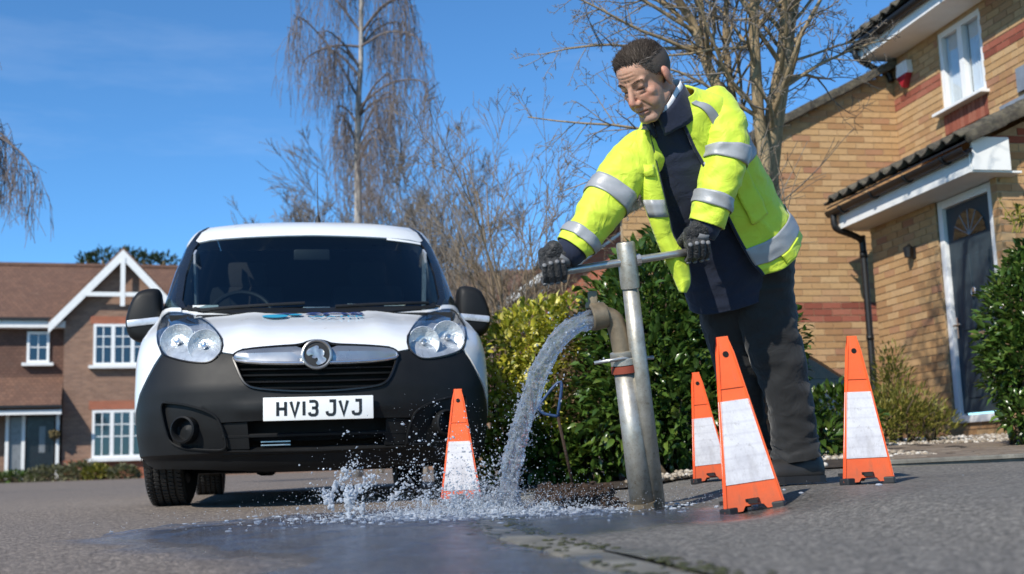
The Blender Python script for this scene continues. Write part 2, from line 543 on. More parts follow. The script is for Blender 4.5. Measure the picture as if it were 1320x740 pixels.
M['paper'] = simple('white paper', (.8, .8, .78), .8)
VAN_LABEL = 'white panel van with black bumper and dark windscreen parked facing the camera'
van = thing('van', VAN_LABEL, 'van', (-.955, 5.8, 0), radians(10.3))
VG = .088                                          # road level under the van
YC = [(.18,.20),(.26,.10),(.35,.05),(.45,.02),(.55,0),(.65,0),(.75,.03),(.80,.05),(.86,.09),(.92,.17),(.97,.28),(1.02,.45),(1.06,.62),(1.10,.80),(1.14,.885),(1.40,1.225),(1.66,1.56),(1.70,1.60),(1.74,1.645),(1.78,1.705),(1.82,1.80),(1.86,1.99),(1.885,2.3),(1.897,2.8)]
WW = [(.18,.83),(.3,.88),(.45,.905),(.6,.915),(.8,.917),(.95,.912),(1.05,.90),(1.12,.885),(1.2,.862),(1.47,.826),(1.65,.79),(1.72,.767),(1.78,.738),(1.83,.685),(1.865,.59),(1.887,.42),(1.897,.2)]
DD = [(.18,.5),(.6,.62),(.9,.62),(1.0,.6),(1.1,.45),(1.2,.40),(1.66,.35),(1.825,.3)]
NX = 2.4
def lin(tab, z):
    if z <= tab[0][0]: return tab[0][1]
    for (a, b), (c, d) in zip(tab, tab[1:]):
        if z <= c: return b+(d-b)*(z-a)/(c-a)
    return tab[-1][1]
def vw(z): return lin(WW, z)
def vfront(x, z):
    t = min(1, abs(x)/vw(z))
    return lin(YC, z) + lin(DD, z)*(1-(1-t**NX)**(1/NX))
def s_of(x, z):
    t = min(1, abs(x)/vw(z)); return math.copysign(1-(1-t)**(1/2.0), x)
def x_of(s, z): return math.copysign(vw(z)*(1-(1-min(1, abs(s)))**2.0), s)
def dens(poly, d):
    out = []
    for a, b in zip(poly, poly[1:]+poly[:1]):
        n = max(1, int(math.hypot(b[0]-a[0], b[1]-a[1])/d))
        out += [(a[0]+(b[0]-a[0])*i/n, a[1]+(b[1]-a[1])*i/n) for i in range(n)]
    return out
def rnd_poly(poly, it=2):
    """Chaikin corner cutting"""
    for _ in range(it):
        q = []
        for a, b in zip(poly, poly[1:]+poly[:1]):
            q += [(a[0]*.75+b[0]*.25, a[1]*.75+b[1]*.25), (a[0]*.25+b[0]*.75, a[1]*.25+b[1]*.75)]
        poly = q
    return poly
def inside(p, poly):
    c = False
    for (x0, y0), (x1, y1) in zip(poly, poly[1:]+poly[:1]):
        if (y0 > p[1]) != (y1 > p[1]) and p[0] < (x1-x0)*(p[1]-y0)/(y1-y0)+x0: c = not c
    return c
def tri_region(poly, holes, step):
    loops = [poly]+holes
    vs, es = [], []
    for lp in loops:
        o = len(vs); vs += [Vector(p) for p in lp]
        es += [(o+i, o+(i+1) % len(lp)) for i in range(len(lp))]
    xs = [p[0] for p in poly]; zs = [p[1] for p in poly]
    nx = int((max(xs)-min(xs))/step)+1; nz = int((max(zs)-min(zs))/step)+1
    edge = [p for lp in loops for p in lp]
    for i in range(nx):
        for j in range(nz):
            q = (min(xs)+(i+.5)*step, min(zs)+(j+.5)*step)
            if inside(q, poly) and not any(inside(q, h) for h in holes) and min((q[0]-e[0])**2+(q[1]-e[1])**2 for e in edge) > (step*.45)**2:
                vs.append(Vector(q))
    res = delaunay_2d_cdt(vs, es, [], 0, 1e-6)
    ov, of = res[0], res[2]
    tris = []
    for f in of:
        c = sum((ov[i] for i in f), Vector((0, 0)))/len(f)
        if inside(c, poly) and not any(inside(c, h) for h in holes): tris.append(tuple(f))
    return ov, tris
def patch(poly, off=0.0, holes=(), step=.03, skirt=.025, crown=None, mb=None):
    """skin panel of the van front: (x, z) outline laid on the body surface, pushed 'off' towards the viewer, edges turned back"""
    mb = mb or MB()
    toS = lambda lp: [(s_of(x, z), z) for x, z in dens(lp, step)]
    P = toS(list(poly)); H = [toS(list(h)) for h in holes]
    ov, tris = tri_region(P, H, step)
    def pos(q):
        z = q[1]; x = x_of(q[0], z)
        e = .004
        nx = (vfront(x+e, z)-vfront(x-e, z))/(2*e); nx = max(-8, min(8, nx))
        nz = (vfront(x, z+e)-vfront(x, z-e))/(2*e)
        n = Vector((nx, -1, nz)).normalized()
        k = off + (crown(x, z) if crown else 0)
        return Vector((x, vfront(x, z), z)) + n*k, n
    pn = [pos(q) for q in ov]
    cnt = {}
    for t in tris:
        for a, b in zip(t, t[1:]+t[:1]):
            cnt[(a, b)] = 1
    bd = [(a, b) for (a, b) in cnt if (b, a) not in cnt]
    vs = [p for p, n in pn]; fs = list(tris); back = {}
    if skirt:
        for a, b in bd:
            for i in (a, b):
                if i not in back:
                    back[i] = len(vs); vs.append(pn[i][0]-pn[i][1]*skirt)
            fs.append((b, a, back[a], back[b]))
    mb.add(vs, fs)
    return mb
def mirror(poly): return [(-x, z) for x, z in poly][::-1]
def vpart(mb, name, mat, parent=None, sm=35, fix=True):
    o = mb.build(name, mat, parent or van, fix=fix)
    return autosmooth(o, sm) if sm else o
def zr(poly): return [(x, z if z <= 1.69 else 1.69+(z-1.69)*1.42) for x, z in poly]
def circ(cx, cz, r, n=28, rz=None): return [(cx+r*cos(2*pi*i/n), cz+(rz or r)*sin(2*pi*i/n)) for i in range(n)]

lampL = [(-.823,1.028),(-.838,1.09),(-.842,1.135),(-.811,1.158),(-.728,1.142),(-.65,1.112),(-.572,1.048),(-.497,.96),(-.461,.901),(-.452,.858),(-.463,.82),(-.49,.791),(-.518,.776),(-.568,.777),(-.641,.791),(-.71,.815),(-.750,.838),(-.785,.904)]
half_bonnet = [(0,1.118),(-.445,1.128),(-.62,1.142),(-.70,1.165),(-.735,1.172),(-.728,1.148),(-.65,1.120),(-.566,1.053),(-.491,.963),(-.455,.903),(-.446,.858),(-.452,.824),(-.402,.813),(-.357,.838),(-.217,.849),(-.075,.855),(-.045,.872),(0,.880)]
bonnet = half_bonnet + mirror(half_bonnet)[1:-1]
vpart(patch(bonnet, .004, step=.035, crown=lambda x, z: .012*smooth((abs(abs(x)-.33)/.12))*smooth((z-.86)/.1)*-1+.0), 'bonnet', M['white_paint'])
grille_top = [(-.402,.800),(-.357,.832),(-.217,.843),(-.06,.849)]
grille_out = [(-.400,.79),(-.385,.755),(-.36,.69),(-.334,.655),(-.29,.637),(-.155,.622),(0,.615)]
hg = [(0,.876),(-.045,.868),(-.075,.851)] + [(-.217,.845),(-.357,.834),(-.398,.812)] + grille_out
grille_poly = hg + mirror(hg)[1:-1]
fog_out = [(-.756,.596),(-.70,.588),(-.629,.576),(-.539,.547),(-.483,.517),(-.46,.48),(-.437,.408),(-.432,.353),(-.502,.351),(-.699,.375),(-.735,.48)]
low_h = [(0,.482),(-.26,.485),(-.46,.482),(-.428,.345),(-.30,.340),(0,.333)]
low_poly = low_h + mirror(low_h)[1:-1]
hb = [(0,.884),(-.048,.876),(-.078,.857),(-.217,.851),(-.357,.840),(-.402,.815),(-.452,.818),(-.463,.815),(-.49,.786),(-.518,.771),(-.568,.772),(-.641,.786),(-.71,.810),(-.752,.832),(-.784,.783),(-.823,.713),(-.862,.641),(-.89,.56),(-.903,.47),(-.894,.38),(-.878,.30),(-.80,.262),(-.529,.245),(-.25,.228),(0,.222)]
bumper_poly = hb + mirror(hb)[1:-1]
def bump_shape(x, z):
    k = 0.0
    k += .012*smooth((z-.333)/.03)*smooth((.36-z)/.02)
    k += -.02*smooth((.335-z)/.012)
    k += .010*smooth((.62-abs(x-0)*.12-z)/.03)*smooth((z-.5)/.03)*smooth((.42-abs(x))/.1)
    return k
bumper = vpart(patch(bumper_poly, .0, [rnd_poly(grille_poly, 1), rnd_poly(fog_out, 1), rnd_poly(mirror(fog_out), 1), low_poly], step=.026, skirt=.05, crown=bump_shape), 'bumper', M['black_plastic'])
# fog lamp pockets, low intake, grille
for sx in (-1, 1):
    fo = fog_out if sx < 0 else mirror(fog_out)
    c = (sx*.628, .456)
    fr = patch(rnd_poly(fo, 1), -.02, [circ(c[0], c[1], .060)], step=.025, skirt=.03)
    pk = vpart(fr, 'fog_lamp_surround', M['black_plastic'], bumper)
    y0 = vfront(c[0], c[1])
    nrm = Vector((sx*.55, -1, 0)).normalized()
    mt = Matrix.Translation((c[0], y0+.01, c[1])) @ nrm.to_track_quat('Z', 'Y').to_matrix().to_4x4()
    fl = MB().lathe([(.066, -.03), (.066, .028), (.058, .034), (.052, .024), (.050, -.01), (.045, -.016), (.0, -.006)], 28, mt)
    vpart(fl, 'fog_lamp', M['black_plastic'], bumper, 30)
    # lip bead round the pocket
    bd = [Vector((x, vfront(x, z)-.004, z)) for x, z in dens(rnd_poly(fo, 2), .02)]
    vpart(MB().tube(bd+bd[:2], .006, 6), 'pocket_bead', M['black_plastic'], bumper)
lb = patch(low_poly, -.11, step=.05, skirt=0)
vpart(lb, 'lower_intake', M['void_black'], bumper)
for z, t in ((.415, .010), (.338, .012)):
    q = [Vector((x, vfront(x, z)+.02, z)) for x in [-.45+.9*i/30 for i in range(31)]]
    vpart(MB().tube(q, t, 6), 'intake_bar', M['black_plastic'], bumper)
for sx in (-1, 1):
    pl = [(sx*.455, .475), (sx*.335, .478), (sx*.325, .348), (sx*.432, .35)]
    vpart(patch(pl if sx > 0 else pl[::-1], -.012, step=.03, skirt=.02), 'intake_blank', M['black_plastic'], bumper)
for i in range(2):
    vpart(MB().box((-.20, .085, .385-.016*i), (.14, .006, .006)), 'radiator_fin', M['chrome'], bumper, 0)
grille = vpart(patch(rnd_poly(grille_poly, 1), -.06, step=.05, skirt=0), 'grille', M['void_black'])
def bead(poly, r, off, name, mat, par):
    q = [Vector((x, vfront(x, z)-off, z)) for x, z in dens(rnd_poly(poly, 2), .02)]
    return vpart(MB().tube(q+q[:2], r, 6), name, mat, par)
bead(grille_poly, .007, .006, 'grille_frame', M['pillar_black'], grille)
for k, z in enumerate((.735, .705, .672, .64)):
    hw = lin([(.62, .27), (.66, .335), (.71, .365), (.75, .38)], z)
    q = [Vector((-hw+2*hw*i/24, vfront(-hw+2*hw*i/24, z)+.02, z-.004*sin(pi*i/24))) for i in range(25)]
    mb = MB()
    mb.loft([[p+Vector((0, dy, dz)) for dy, dz in ((-.012, -.004), (-.014, .003), (.03, .009), (.03, -.001))] for p in q])
    vpart(mb, 'grille_slat', M['black_plastic'] if k % 2 else M['pillar_black'], grille, 30)
hc = [(-.058,.838),(-.217,.833),(-.345,.820),(-.384,.803),(-.392,.786),(-.380,.772),(-.217,.757),(-.058,.75)]
for cp in (hc, mirror(hc)):
    bar = vpart(patch(rnd_poly(cp, 1), .012, step=.02, skirt=.04, crown=lambda x, z: .010*smooth((z-.765)/.03)*smooth((.838-z)/.03)-.012*exp(-((z-.775)/.006)**2)), 'grille_chrome_bar', M['chrome'], grille)
    lo = [(x, z) for x, z in cp]
for sx in (-1, 1):
    q = [Vector((sx*x, vfront(x, z)-.018, z)) for x, z in [(.06, .756), (.15, .757), (.26, .762), (.34, .770), (.383, .779), (.394, .79), (.388, .803), (.36, .816)]]
    vpart(MB().tube(q, [.010, .010, .010, .009, .008, .007, .006, .004], 8), 'chrome_lower_edge', M['bright_chrome'], grille)
bm_ = Matrix.Translation((.0, vfront(0, .80)-.035, .797)) @ Vector((0, -1, .12)).to_track_quat('Z', 'Y').to_matrix().to_4x4()
badge = vpart(MB().lathe([(.074, -.02), (.076, .0), (.074, .008), (.068, .011), (.062, .006), (.060, .0), (.0, .0)], 36, bm_), 'badge', M['chrome'], van, 30)
vpart(MB().lathe([(.061, .0005), (.0, .0025)], 32, bm_, cap=False), 'badge_field', M['dark_plastic'], badge, 30)
gr = [(-.052,.004),(-.045,.024),(-.02,.036),(.0,.045),(.012,.036),(.006,.026),(.020,.028),(.034,.018),(.036,.0),(.028,-.012),(.042,-.018),(.046,-.032),(.030,-.046),(.006,-.054),(-.008,-.044),(.006,-.030),(.002,-.016),(-.012,-.022),(-.026,-.016),(-.018,-.004),(-.030,-.002),(-.040,-.010)]
g2 = MB()
gp = rnd_poly(gr, 1)
ov, tr = tri_region(gp, [], .012)
cen = Vector((0, 0))
g2.add([bm_ @ Vector((q[0], q[1], .006+.006*noise.noise(Vector((q[0]*60, q[1]*60, 0))))) for q in ov], tr)
vpart(g2, 'badge_emblem', M['chrome'], badge, 60)
# headlamps
for sx in (-1, 1):
    lp = rnd_poly(lampL if sx < 0 else mirror(lampL), 2)
    shell = vpart(patch(lp, -.040, step=.03, skirt=-.036), 'headlight', M['lamp_shell'])
    for (cx, cz, r) in ((sx*.684, .908, .088), (sx*.545, .872, .082)):
        y0 = vfront(cx, cz)
        nr = Vector((sx*.18, -1, .16)).normalized()
        mt = Matrix.Translation((cx, y0+.040, cz)) @ nr.to_track_quat('Z', 'Y').to_matrix().to_4x4()
        vpart(MB().lathe([(r*1.02, -.03), (r*1.02, .006), (r*.98, .009), (r*.93, .002), (r*.76, -.016), (r*.5, -.030), (r*.25, -.038), (.0, -.040)], 30, mt), 'reflector', M['reflector'], shell, 40)
        vpart(MB().lathe([(.016, -.03), (.016, .012), (.010, .020), (0, .021)], 14, mt), 'bulb', M['bright_chrome'], shell, 40)
    vpart(patch(lp, .004, step=.03, skirt=.0, crown=lambda x, z: .012), 'headlight_lens', M['lens'], shell, 60)
    bead(lampL if sx < 0 else mirror(lampL), .005, .003, 'headlight_seal', M['pillar_black'], shell)
# wings beside the lamps
fl = [(-.735,1.178),(-.80,1.19),(-.862,1.19),(-.885,1.12),(-.90,1.05),(-.912,.95),(-.917,.8),(-.916,.62),(-.905,.50),(-.898,.55),(-.868,.645),(-.829,.717),(-.790,.787),(-.757,.838),(-.790,.904),(-.829,1.028),(-.845,1.09),(-.849,1.139),(-.813,1.164),(-.735,1.150)]
for q in (fl, mirror(fl)):
    vpart(patch(q, .003, step=.03, skirt=.02), 'wing', M['white_paint'])
# screen, pillars, roof
ws_h = [(0,1.126),(-.445,1.136),(-.62,1.150),(-.705,1.178),(-.735,1.23),(-.738,1.42),(-.715,1.62),(-.69,1.668),(-.62,1.678),(0,1.69)]
vpart(patch(ws_h + mirror(ws_h)[1:-1], -.002, step=.07, skirt=.0), 'windscreen', M['glass_dark'], sm=60)
pil = [(-.706,1.172),(-.738,1.172),(-.775,1.23),(-.790,1.47),(-.765,1.64),(-.745,1.69),(-.700,1.745),(-.655,1.778),(-.640,1.775),(-.685,1.735),(-.715,1.69),(-.69,1.672),(-.716,1.62),(-.740,1.42),(-.737,1.23)]
pil = zr(pil)
for q in (pil, mirror(pil)):
    vpart(patch(q, .006, step=.03, skirt=.02), 'windscreen_pillar', M['pillar_black'])
frm = [(0,1.108),(-.445,1.116),(-.70,1.160),(-.706,1.172),(-.70,1.190),(-.62,1.160),(-.445,1.147),(0,1.138)]
vpart(patch(frm + mirror(frm)[1:-1], .006, step=.05, skirt=.01), 'scuttle_panel', M['black_plastic'])
qw = [(-.742,1.176),(-.80,1.192),(-.860,1.195),(-.840,1.40),(-.80,1.60),(-.785,1.668),(-.768,1.665),(-.767,1.64),(-.792,1.47),(-.778,1.23)]
for q in (qw, mirror(qw)):
    vpart(patch(q, .002, step=.035, skirt=.02), 'quarter_window', M['glass_dark'])
rf = [(0,1.695),(-.62,1.684),(-.69,1.676),(-.710,1.692),(-.680,1.738),(-.640,1.772),(-.60,1.797),(-.42,1.818),(-.2,1.8335),(0,1.8345)]
rf = zr(rf)
vpart(patch(rf + mirror(rf)[1:-1], .004, step=.05, skirt=.01), 'roof', M['white_paint'])
rs = [(-.770,1.668),(-.785,1.672),(-.755,1.72),(-.700,1.765),(-.66,1.785),(-.652,1.782),(-.705,1.745),(-.75,1.69)]
rs = zr(rs)
for q in (rs, mirror(rs)):
    vpart(patch(q, .004, step=.03, skirt=.01), 'roof_edge', M['white_paint'])
# sun-visor strip sticker at screen top, aerial, wipers
vpart(patch([(.47,1.668),(.69,1.652),(.69,1.668),(.47,1.684)], .006, step=.04, skirt=.004), 'screen_sticker', M['upvc'])
ab = Vector((.05, 2.05, 1.865))
vpart(MB().lathe([(.022, -.03), (.020, .02), (.010, .05), (.004, .06)], 12, Matrix.Translation(ab)).tube([ab+Vector((0, 0, .05)), ab+Vector((0, .12, .42))], [.004, .002], 6), 'aerial', M['dark_plastic'])
for (x0, x1, z0, z1) in ((-.62, -.05, 1.150, 1.175), (.12, .66, 1.150, 1.185)):
    q = [Vector((lerp(x0, x1, t), vfront(lerp(x0, x1, t), lerp(z0, z1, t))-.022, lerp(z0, z1, t))) for t in [i/10 for i in range(11)]]
    vpart(MB().tube(q, .009, 6), 'wiper', M['dark_plastic'])
# side walls with wheel arches, doors glass
SIDE_Y1 = 4.35
for sx in (-1, 1):
    arch = lambda cy, r: [(cy+r*cos(t), .37+r*sin(t)) for t in [radians(-14+208*i/16) for i in range(17)]]
    front = [(lin(YC, z)+lin(DD, z), z) for z in (.48, .6, .8, .95, 1.05, 1.12, 1.19)]
    low = [(SIDE_Y1, .30)] + arch(3.68, .37) + arch(.93, .37)
    poly = front + [(1.30, 1.20), (2.1, 1.20), (2.1, 1.668), (1.93, 1.668)] + [(lin(YC, z)+lin(DD, z), z) for z in (1.70, 1.74, 1.78, 1.82, 1.85)] + [(SIDE_Y1, 1.85)] + low
    ov, tr = tri_region(dens(poly, .12), [], .14)
    mb = MB(); mb.add([(sx*(vw(q[1])+.001), q[0], q[1]) for q in ov], tr)
    o = vpart(mb, 'side_panel', M['white_paint'], sm=40)
    gl = [(1.30, 1.20), (2.1, 1.20), (2.1, 1.665), (1.92, 1.665), (1.6, 1.45)]
    ov, tr = tri_region(dens(gl, .1), [], .12)
    mb = MB(); mb.add([(sx*(vw(q[1])-.004), q[0], q[1]) for q in ov], tr)
    vpart(mb, 'door_window', M['glass_dark'])
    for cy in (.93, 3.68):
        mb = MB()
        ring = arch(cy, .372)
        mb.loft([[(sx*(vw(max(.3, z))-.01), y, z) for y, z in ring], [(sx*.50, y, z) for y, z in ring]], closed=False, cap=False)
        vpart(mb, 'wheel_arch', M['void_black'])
# body closures: rear, top, floor, engine bay bulkhead
mb = MB()
mb.add([(-.90, SIDE_Y1, .3), (.90, SIDE_Y1, .3), (.90, SIDE_Y1, 1.1), (.79, SIDE_Y1, 1.65), (.62, SIDE_Y1, 1.85), (-.62, SIDE_Y1, 1.85), (-.79, SIDE_Y1, 1.65), (-.90, SIDE_Y1, 1.1)], [tuple(range(8))])
mb.add([(-.63, 2.1, 1.85), (.63, 2.1, 1.85), (.63, SIDE_Y1, 1.852), (-.63, SIDE_Y1, 1.852)], [(0, 1, 2, 3)])
vpart(mb, 'rear_body', M['white_paint'], sm=0)
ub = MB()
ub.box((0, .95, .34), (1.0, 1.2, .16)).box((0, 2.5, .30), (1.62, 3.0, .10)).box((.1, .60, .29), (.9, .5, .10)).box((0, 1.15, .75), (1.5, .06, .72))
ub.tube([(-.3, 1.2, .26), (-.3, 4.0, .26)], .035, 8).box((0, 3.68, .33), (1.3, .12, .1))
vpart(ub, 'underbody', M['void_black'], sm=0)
# wheels
def wheel(cx, cy, steer=0):
    w = bpy.data.objects.new('wheel', None); COL.objects.link(w); w.parent = van
    w.location = (cx, cy, VG+.312); w.rotation_euler = (0, 0, steer)
    mt = Matrix.Rotation(pi/2, 4, 'Y')
    prof = [(.20, -.085), (.265, -.098), (.295, -.100), (.308, -.090)]
    for g in (-.052, -.018, .018, .052):
        prof += [(.312, g-.010), (.312, g-.004), (.304, g-.003), (.304, g+.003), (.312, g+.004), (.312, g+.010)]
    prof += [(.308, .090), (.295, .100), (.265, .098), (.20, .085)]
    ty = MB().lathe(prof, 64, mt)
    for i in range(72):                            # tread blocks cut by cross sipes
        a0 = 2*pi*i/72
        for k, gx in enumerate((-.076, -.036, 0, .036, .076)):
            a = a0+(.02 if k % 2 else 0)
            rot = Matrix.Rotation(-a, 3, 'X') @ Matrix.Rotation(.35*(1 if k < 2 else -1 if k > 2 else 0), 3, 'Z')
            ty.box((gx, sin(a)*.313, cos(a)*.313), (.026, .019, .007), rot)
    o = ty.build('tyre', M['rubber'], w); autosmooth(o, 30)
    rm = MB().lathe([(.05, .07), (.08, .075), (.15, .05), (.19, .06), (.205, .085), (.205, -.085), (.0, -.085)], 40, mt if cx > 0 else Matrix.Rotation(-pi/2, 4, 'Y'))
    o = rm.build('rim', M['steel_wheel'], w); autosmooth(o, 30)
for cx in (-.765, .765):
    wheel(cx, .93, radians(-4)); wheel(cx*.985, 3.68)
# mirrors
for sx in (-1, 1):
    hous = [(-1.075,1.135),(-1.06,1.20),(-1.035,1.27),(-.995,1.32),(-.90,1.335),(-.872,1.31),(-.865,1.20),(-.868,1.06),(-.88,1.03),(-.95,1.012),(-1.03,1.025),(-1.065,1.07)]
    h = bpy.data.objects.new('door_mirror', None); COL.objects.link(h); h.parent = van
    pts = rnd_poly([(x*sx*-1, z) for x, z in hous], 2)
    cx = sum(p[0] for p in pts)/len(pts); cz = sum(p[1] for p in pts)/len(pts)
    rings = []
    for k, (sc_, dy) in enumerate(((.70, 0), (.88, .012), (.97, .035), (1.0, .07), (1.0, .13), (.97, .15))):
        rings.append([(cx+(x-cx)*sc_, 1.27+dy, cz+(z-cz)*sc_) for x, z in pts])
    vpart(MB().loft(rings), 'mirror_housing', M['black_plastic'], h, 40)
    vpart(MB().box((sx*.965, 1.285, 1.125), (.185, .05, .042), Matrix.Rotation(radians(sx*6), 3, 'Y'), .012), 'mirror_indicator', M['lamp_shell'], h, 40)
    vpart(MB().loft([[(sx*.76, 1.33, 1.17), (sx*.76, 1.42, 1.17), (sx*.76, 1.42, 1.09), (sx*.76, 1.33, 1.09)], [(sx*.88, 1.30, 1.17), (sx*.88, 1.38, 1.17), (sx*.88, 1.38, 1.10), (sx*.88, 1.30, 1.10)]]), 'mirror_arm', M['black_plastic'], h, 0)
# number plate
STROKE = {
 'H': [[(0, 0), (0, 1)], [(1, 0), (1, 1)], [(0, .5), (1, .5)]],
 'V': [[(0, 1), (.5, 0), (1, 1)]],
 '1': [[(.5, 0), (.5, 1)]],
 '3': [[(.02, 1), (.72, 1), (.93, .93), (1, .8), (1, .68), (.92, .56), (.75, .52), (.35, .52)], [(.75, .52), (.92, .47), (1, .34), (1, .2), (.93, .07), (.72, 0), (.28, 0), (.07, .07), (0, .2)]],
 'J': [[(.35, 1), (1, 1), (1, .25), (.93, .08), (.75, 0), (.25, 0), (.07, .08), (0, .25)]],
}
def stroke_flat(mb, line, w, y, x0, z0, sx, sz, th=.0015):
    q = [Vector((x0+px*sx, 0, z0+pz*sz)) for px, pz in line]
    L, Rr = [], []
    for i, p in enumerate(q):
        d = None
        t0 = (q[i]-q[i-1]).normalized() if i else None
        t1 = (q[i+1]-q[i]).normalized() if i < len(q)-1 else None
        t = ((t0 or t1)+(t1 or t0)).normalized()
        n = Vector((-t.z, 0, t.x))
        c = n.dot(Vector((-(t1 or t0).z, 0, (t1 or t0).x)))
        n = n*(w/2/max(.5, c))
        L.append(p+n); Rr.append(p-n)
    rings = [[a+Vector((0, y, 0)), b+Vector((0, y, 0)), b+Vector((0, y+th, 0)), a+Vector((0, y+th, 0))] for a, b in zip(L, Rr)]
    mb.loft(rings)
plate = vpart(MB().box((.005, -.022, .535), (.522, .012, .112), None, .004), 'number_plate', M['plate_white'], van, 30)
CW, CH, ST, GAP = .050-.013, .079-.013, .0135, .0112
xs = -.195
for ch in 'HV13 JVJ':
    if ch == ' ': xs += .033-GAP; continue
    w = CW if ch != '1' else .0
    mb = MB()
    for ln in STROKE[ch]:
        stroke_flat(mb, ln if ch != '1' else [(0, 0), (0, 1)], ST, -.0300, xs+ST/2, .5025, w if w else 1, CH)
    vpart(mb, 'plate_character', M['plate_black'], plate, 0)
    xs += w+ST+GAP
# bonnet print
def text_mesh(body, size=1.0, offset=0.0):
    cu = bpy.data.curves.new('lettering', 'FONT'); cu.body = body; cu.size = size; cu.offset = offset; cu.resolution_u = 4
    o = bpy.data.objects.new('lettering', cu); COL.objects.link(o)
    dg = bpy.context.evaluated_depsgraph_get(); dg.update()
    me = bpy.data.meshes.new_from_object(o.evaluated_get(dg))
    bpy.data.objects.remove(o)
    return me
def print_text(body, x0, x1, z0, z1, mat, name, offset=.02):
    me = text_mesh(body, 1, offset)
    bm = bmesh.new(); bm.from_mesh(me)
    bmesh.ops.subdivide_edges(bm, edges=[e for e in bm.edges if e.calc_length() > .25], cuts=2)
    X = [v.co.x for v in bm.verts]; Y = [v.co.y for v in bm.verts]
    for v in bm.verts:
        x = lerp(x0, x1, (v.co.x-min(X))/(max(X)-min(X))); z = lerp(z0, z1, (v.co.y-min(Y))/(max(Y)-min(Y)))
        v.co = Vector((x, vfront(x, z)-.008, z+.004))
    bm.to_mesh(me); bm.free()
    me.materials.clear(); me.materials.append(mat)
    return link(name, me, van)
print_text('SOS', -.045, .27, 1.072, 1.104, M['logo_navy'], 'bonnet_lettering', .05)
print_text('WATER', -.035, .265, 1.040, 1.060, M['logo_blue'], 'bonnet_lettering', .01)
def print_poly(poly, mat):
    ov, tr = tri_region(dens(rnd_poly(poly, 2), .02), [], .03)
    mb = MB(); mb.add([(q[0], vfront(q[0], q[1])-.007, q[1]+.004) for q in ov], tr)
    vpart(mb, 'bonnet_emblem', mat, sm=60)
print_poly([(-.29,1.068),(-.24,1.045),(-.17,1.046),(-.13,1.066),(-.16,1.084),(-.25,1.086)], M['logo_blue'])
print_poly([(-.24,1.094),(-.18,1.104),(-.11,1.100),(-.075,1.086),(-.13,1.086),(-.18,1.092)], M['logo_navy'])
print_poly([(-.15,1.076),(-.10,1.068),(-.055,1.078),(-.08,1.092),(-.12,1.090)], M['logo_blue'])
# cabin
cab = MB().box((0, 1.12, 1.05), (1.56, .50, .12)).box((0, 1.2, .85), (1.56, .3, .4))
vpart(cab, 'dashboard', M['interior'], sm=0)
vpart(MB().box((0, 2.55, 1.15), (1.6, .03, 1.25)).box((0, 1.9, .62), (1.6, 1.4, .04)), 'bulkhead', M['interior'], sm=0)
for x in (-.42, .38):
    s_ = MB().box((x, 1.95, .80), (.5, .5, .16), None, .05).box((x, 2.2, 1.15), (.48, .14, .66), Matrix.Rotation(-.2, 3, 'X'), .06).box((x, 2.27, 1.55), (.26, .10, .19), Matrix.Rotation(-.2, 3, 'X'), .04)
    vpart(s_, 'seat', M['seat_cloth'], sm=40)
q = [Vector((-.42+.185*cos(t), 1.42+.07*sin(t), 1.16+.165*sin(t))) for t in [2*pi*i/28 for i in range(30)]]
vpart(MB().tube(q, .015, 8), 'steering_wheel', M['dark_plastic'])
vpart(MB().box((.02, 1.18, 1.135), (.16, .10, .10), None, .01), 'dash_holder', M['lamp_shell'], sm=30)
for (x, w, z) in ((-.60, .14, 1.178), (.24, .10, 1.165), (.46, .12, 1.172)):
    vpart(MB().box((x, vfront(x, z)+.02, z), (w, .012, .016)), 'dash_paper', M['paper'], sm=0)
vpart(MB().box((0, 1.52, 1.56), (.22, .03, .07), None, .012), 'rear_view_mirror', M['dark_plastic'], sm=40)
for sx in (-1, 1):
    vpart(MB().box((sx*.70, 1.62, 1.40), (.012, .14, .40), Matrix.Rotation(.35, 3, 'X')), 'pillar_lining', M['lamp_shell'], sm=0)
# ---------------------------------------------------------------- brick house on the right
k = N('buff brick')
att = k.n('ShaderNodeAttribute', attribute_name='rnd').outputs['Fac']
rnd = k.math('FRACT', k.math('ADD', att, k.n('ShaderNodeObjectInfo').outputs['Random']))
vec = k.coord('World')
c = k.ramp(rnd, [(0, (.36, .185, .08)), (.25, (.43, .245, .105)), (.55, (.49, .30, .135)), (.8, (.54, .35, .175)), (.93, (.42, .22, .11)), (1, (.34, .15, .09))])
c = k.mix(k.rng(k.noise(vec, 26, 6, .7), .3, .75, 0, .45), c, (.20, .12, .06))
c = k.mix(k.rng(k.noise(vec, 1.2, 4), .4, .75, 0, .25), c, (.50, .34, .18))
M['buff_brick'] = k.done(k.bsdf(Base_Color=c, Roughness=.88, Normal=k.bump(k.noise(vec, 120, 5, .7), .5, .004)))
k = N('red brick')
att = k.n('ShaderNodeAttribute', attribute_name='rnd').outputs['Fac']
rnd = k.math('FRACT', k.math('ADD', att, k.n('ShaderNodeObjectInfo').outputs['Random']))
vec = k.coord('World')
c = k.ramp(rnd, [(0, (.20, .05, .028)), (.5, (.30, .085, .05)), (1, (.36, .13, .08))])
c = k.mix(k.rng(k.noise(vec, 30, 5, .7), .35, .75, 0, .4), c, (.14, .05, .035))
M['red_brick'] = k.done(k.bsdf(Base_Color=c, Roughness=.88, Normal=k.bump(k.noise(vec, 120, 5, .7), .5, .004)))
M['mortar'] = simple('sandy mortar', (.42, .31, .19), .95, var=.2, vscale=20, bump=.4, bscale=150, kind='World')
k = N('concrete roof tile')
vec = k.coord('World'); rn = k.n('ShaderNodeObjectInfo').outputs['Random']
c = k.mix(rn, (.045, .040, .034), (.085, .072, .056))
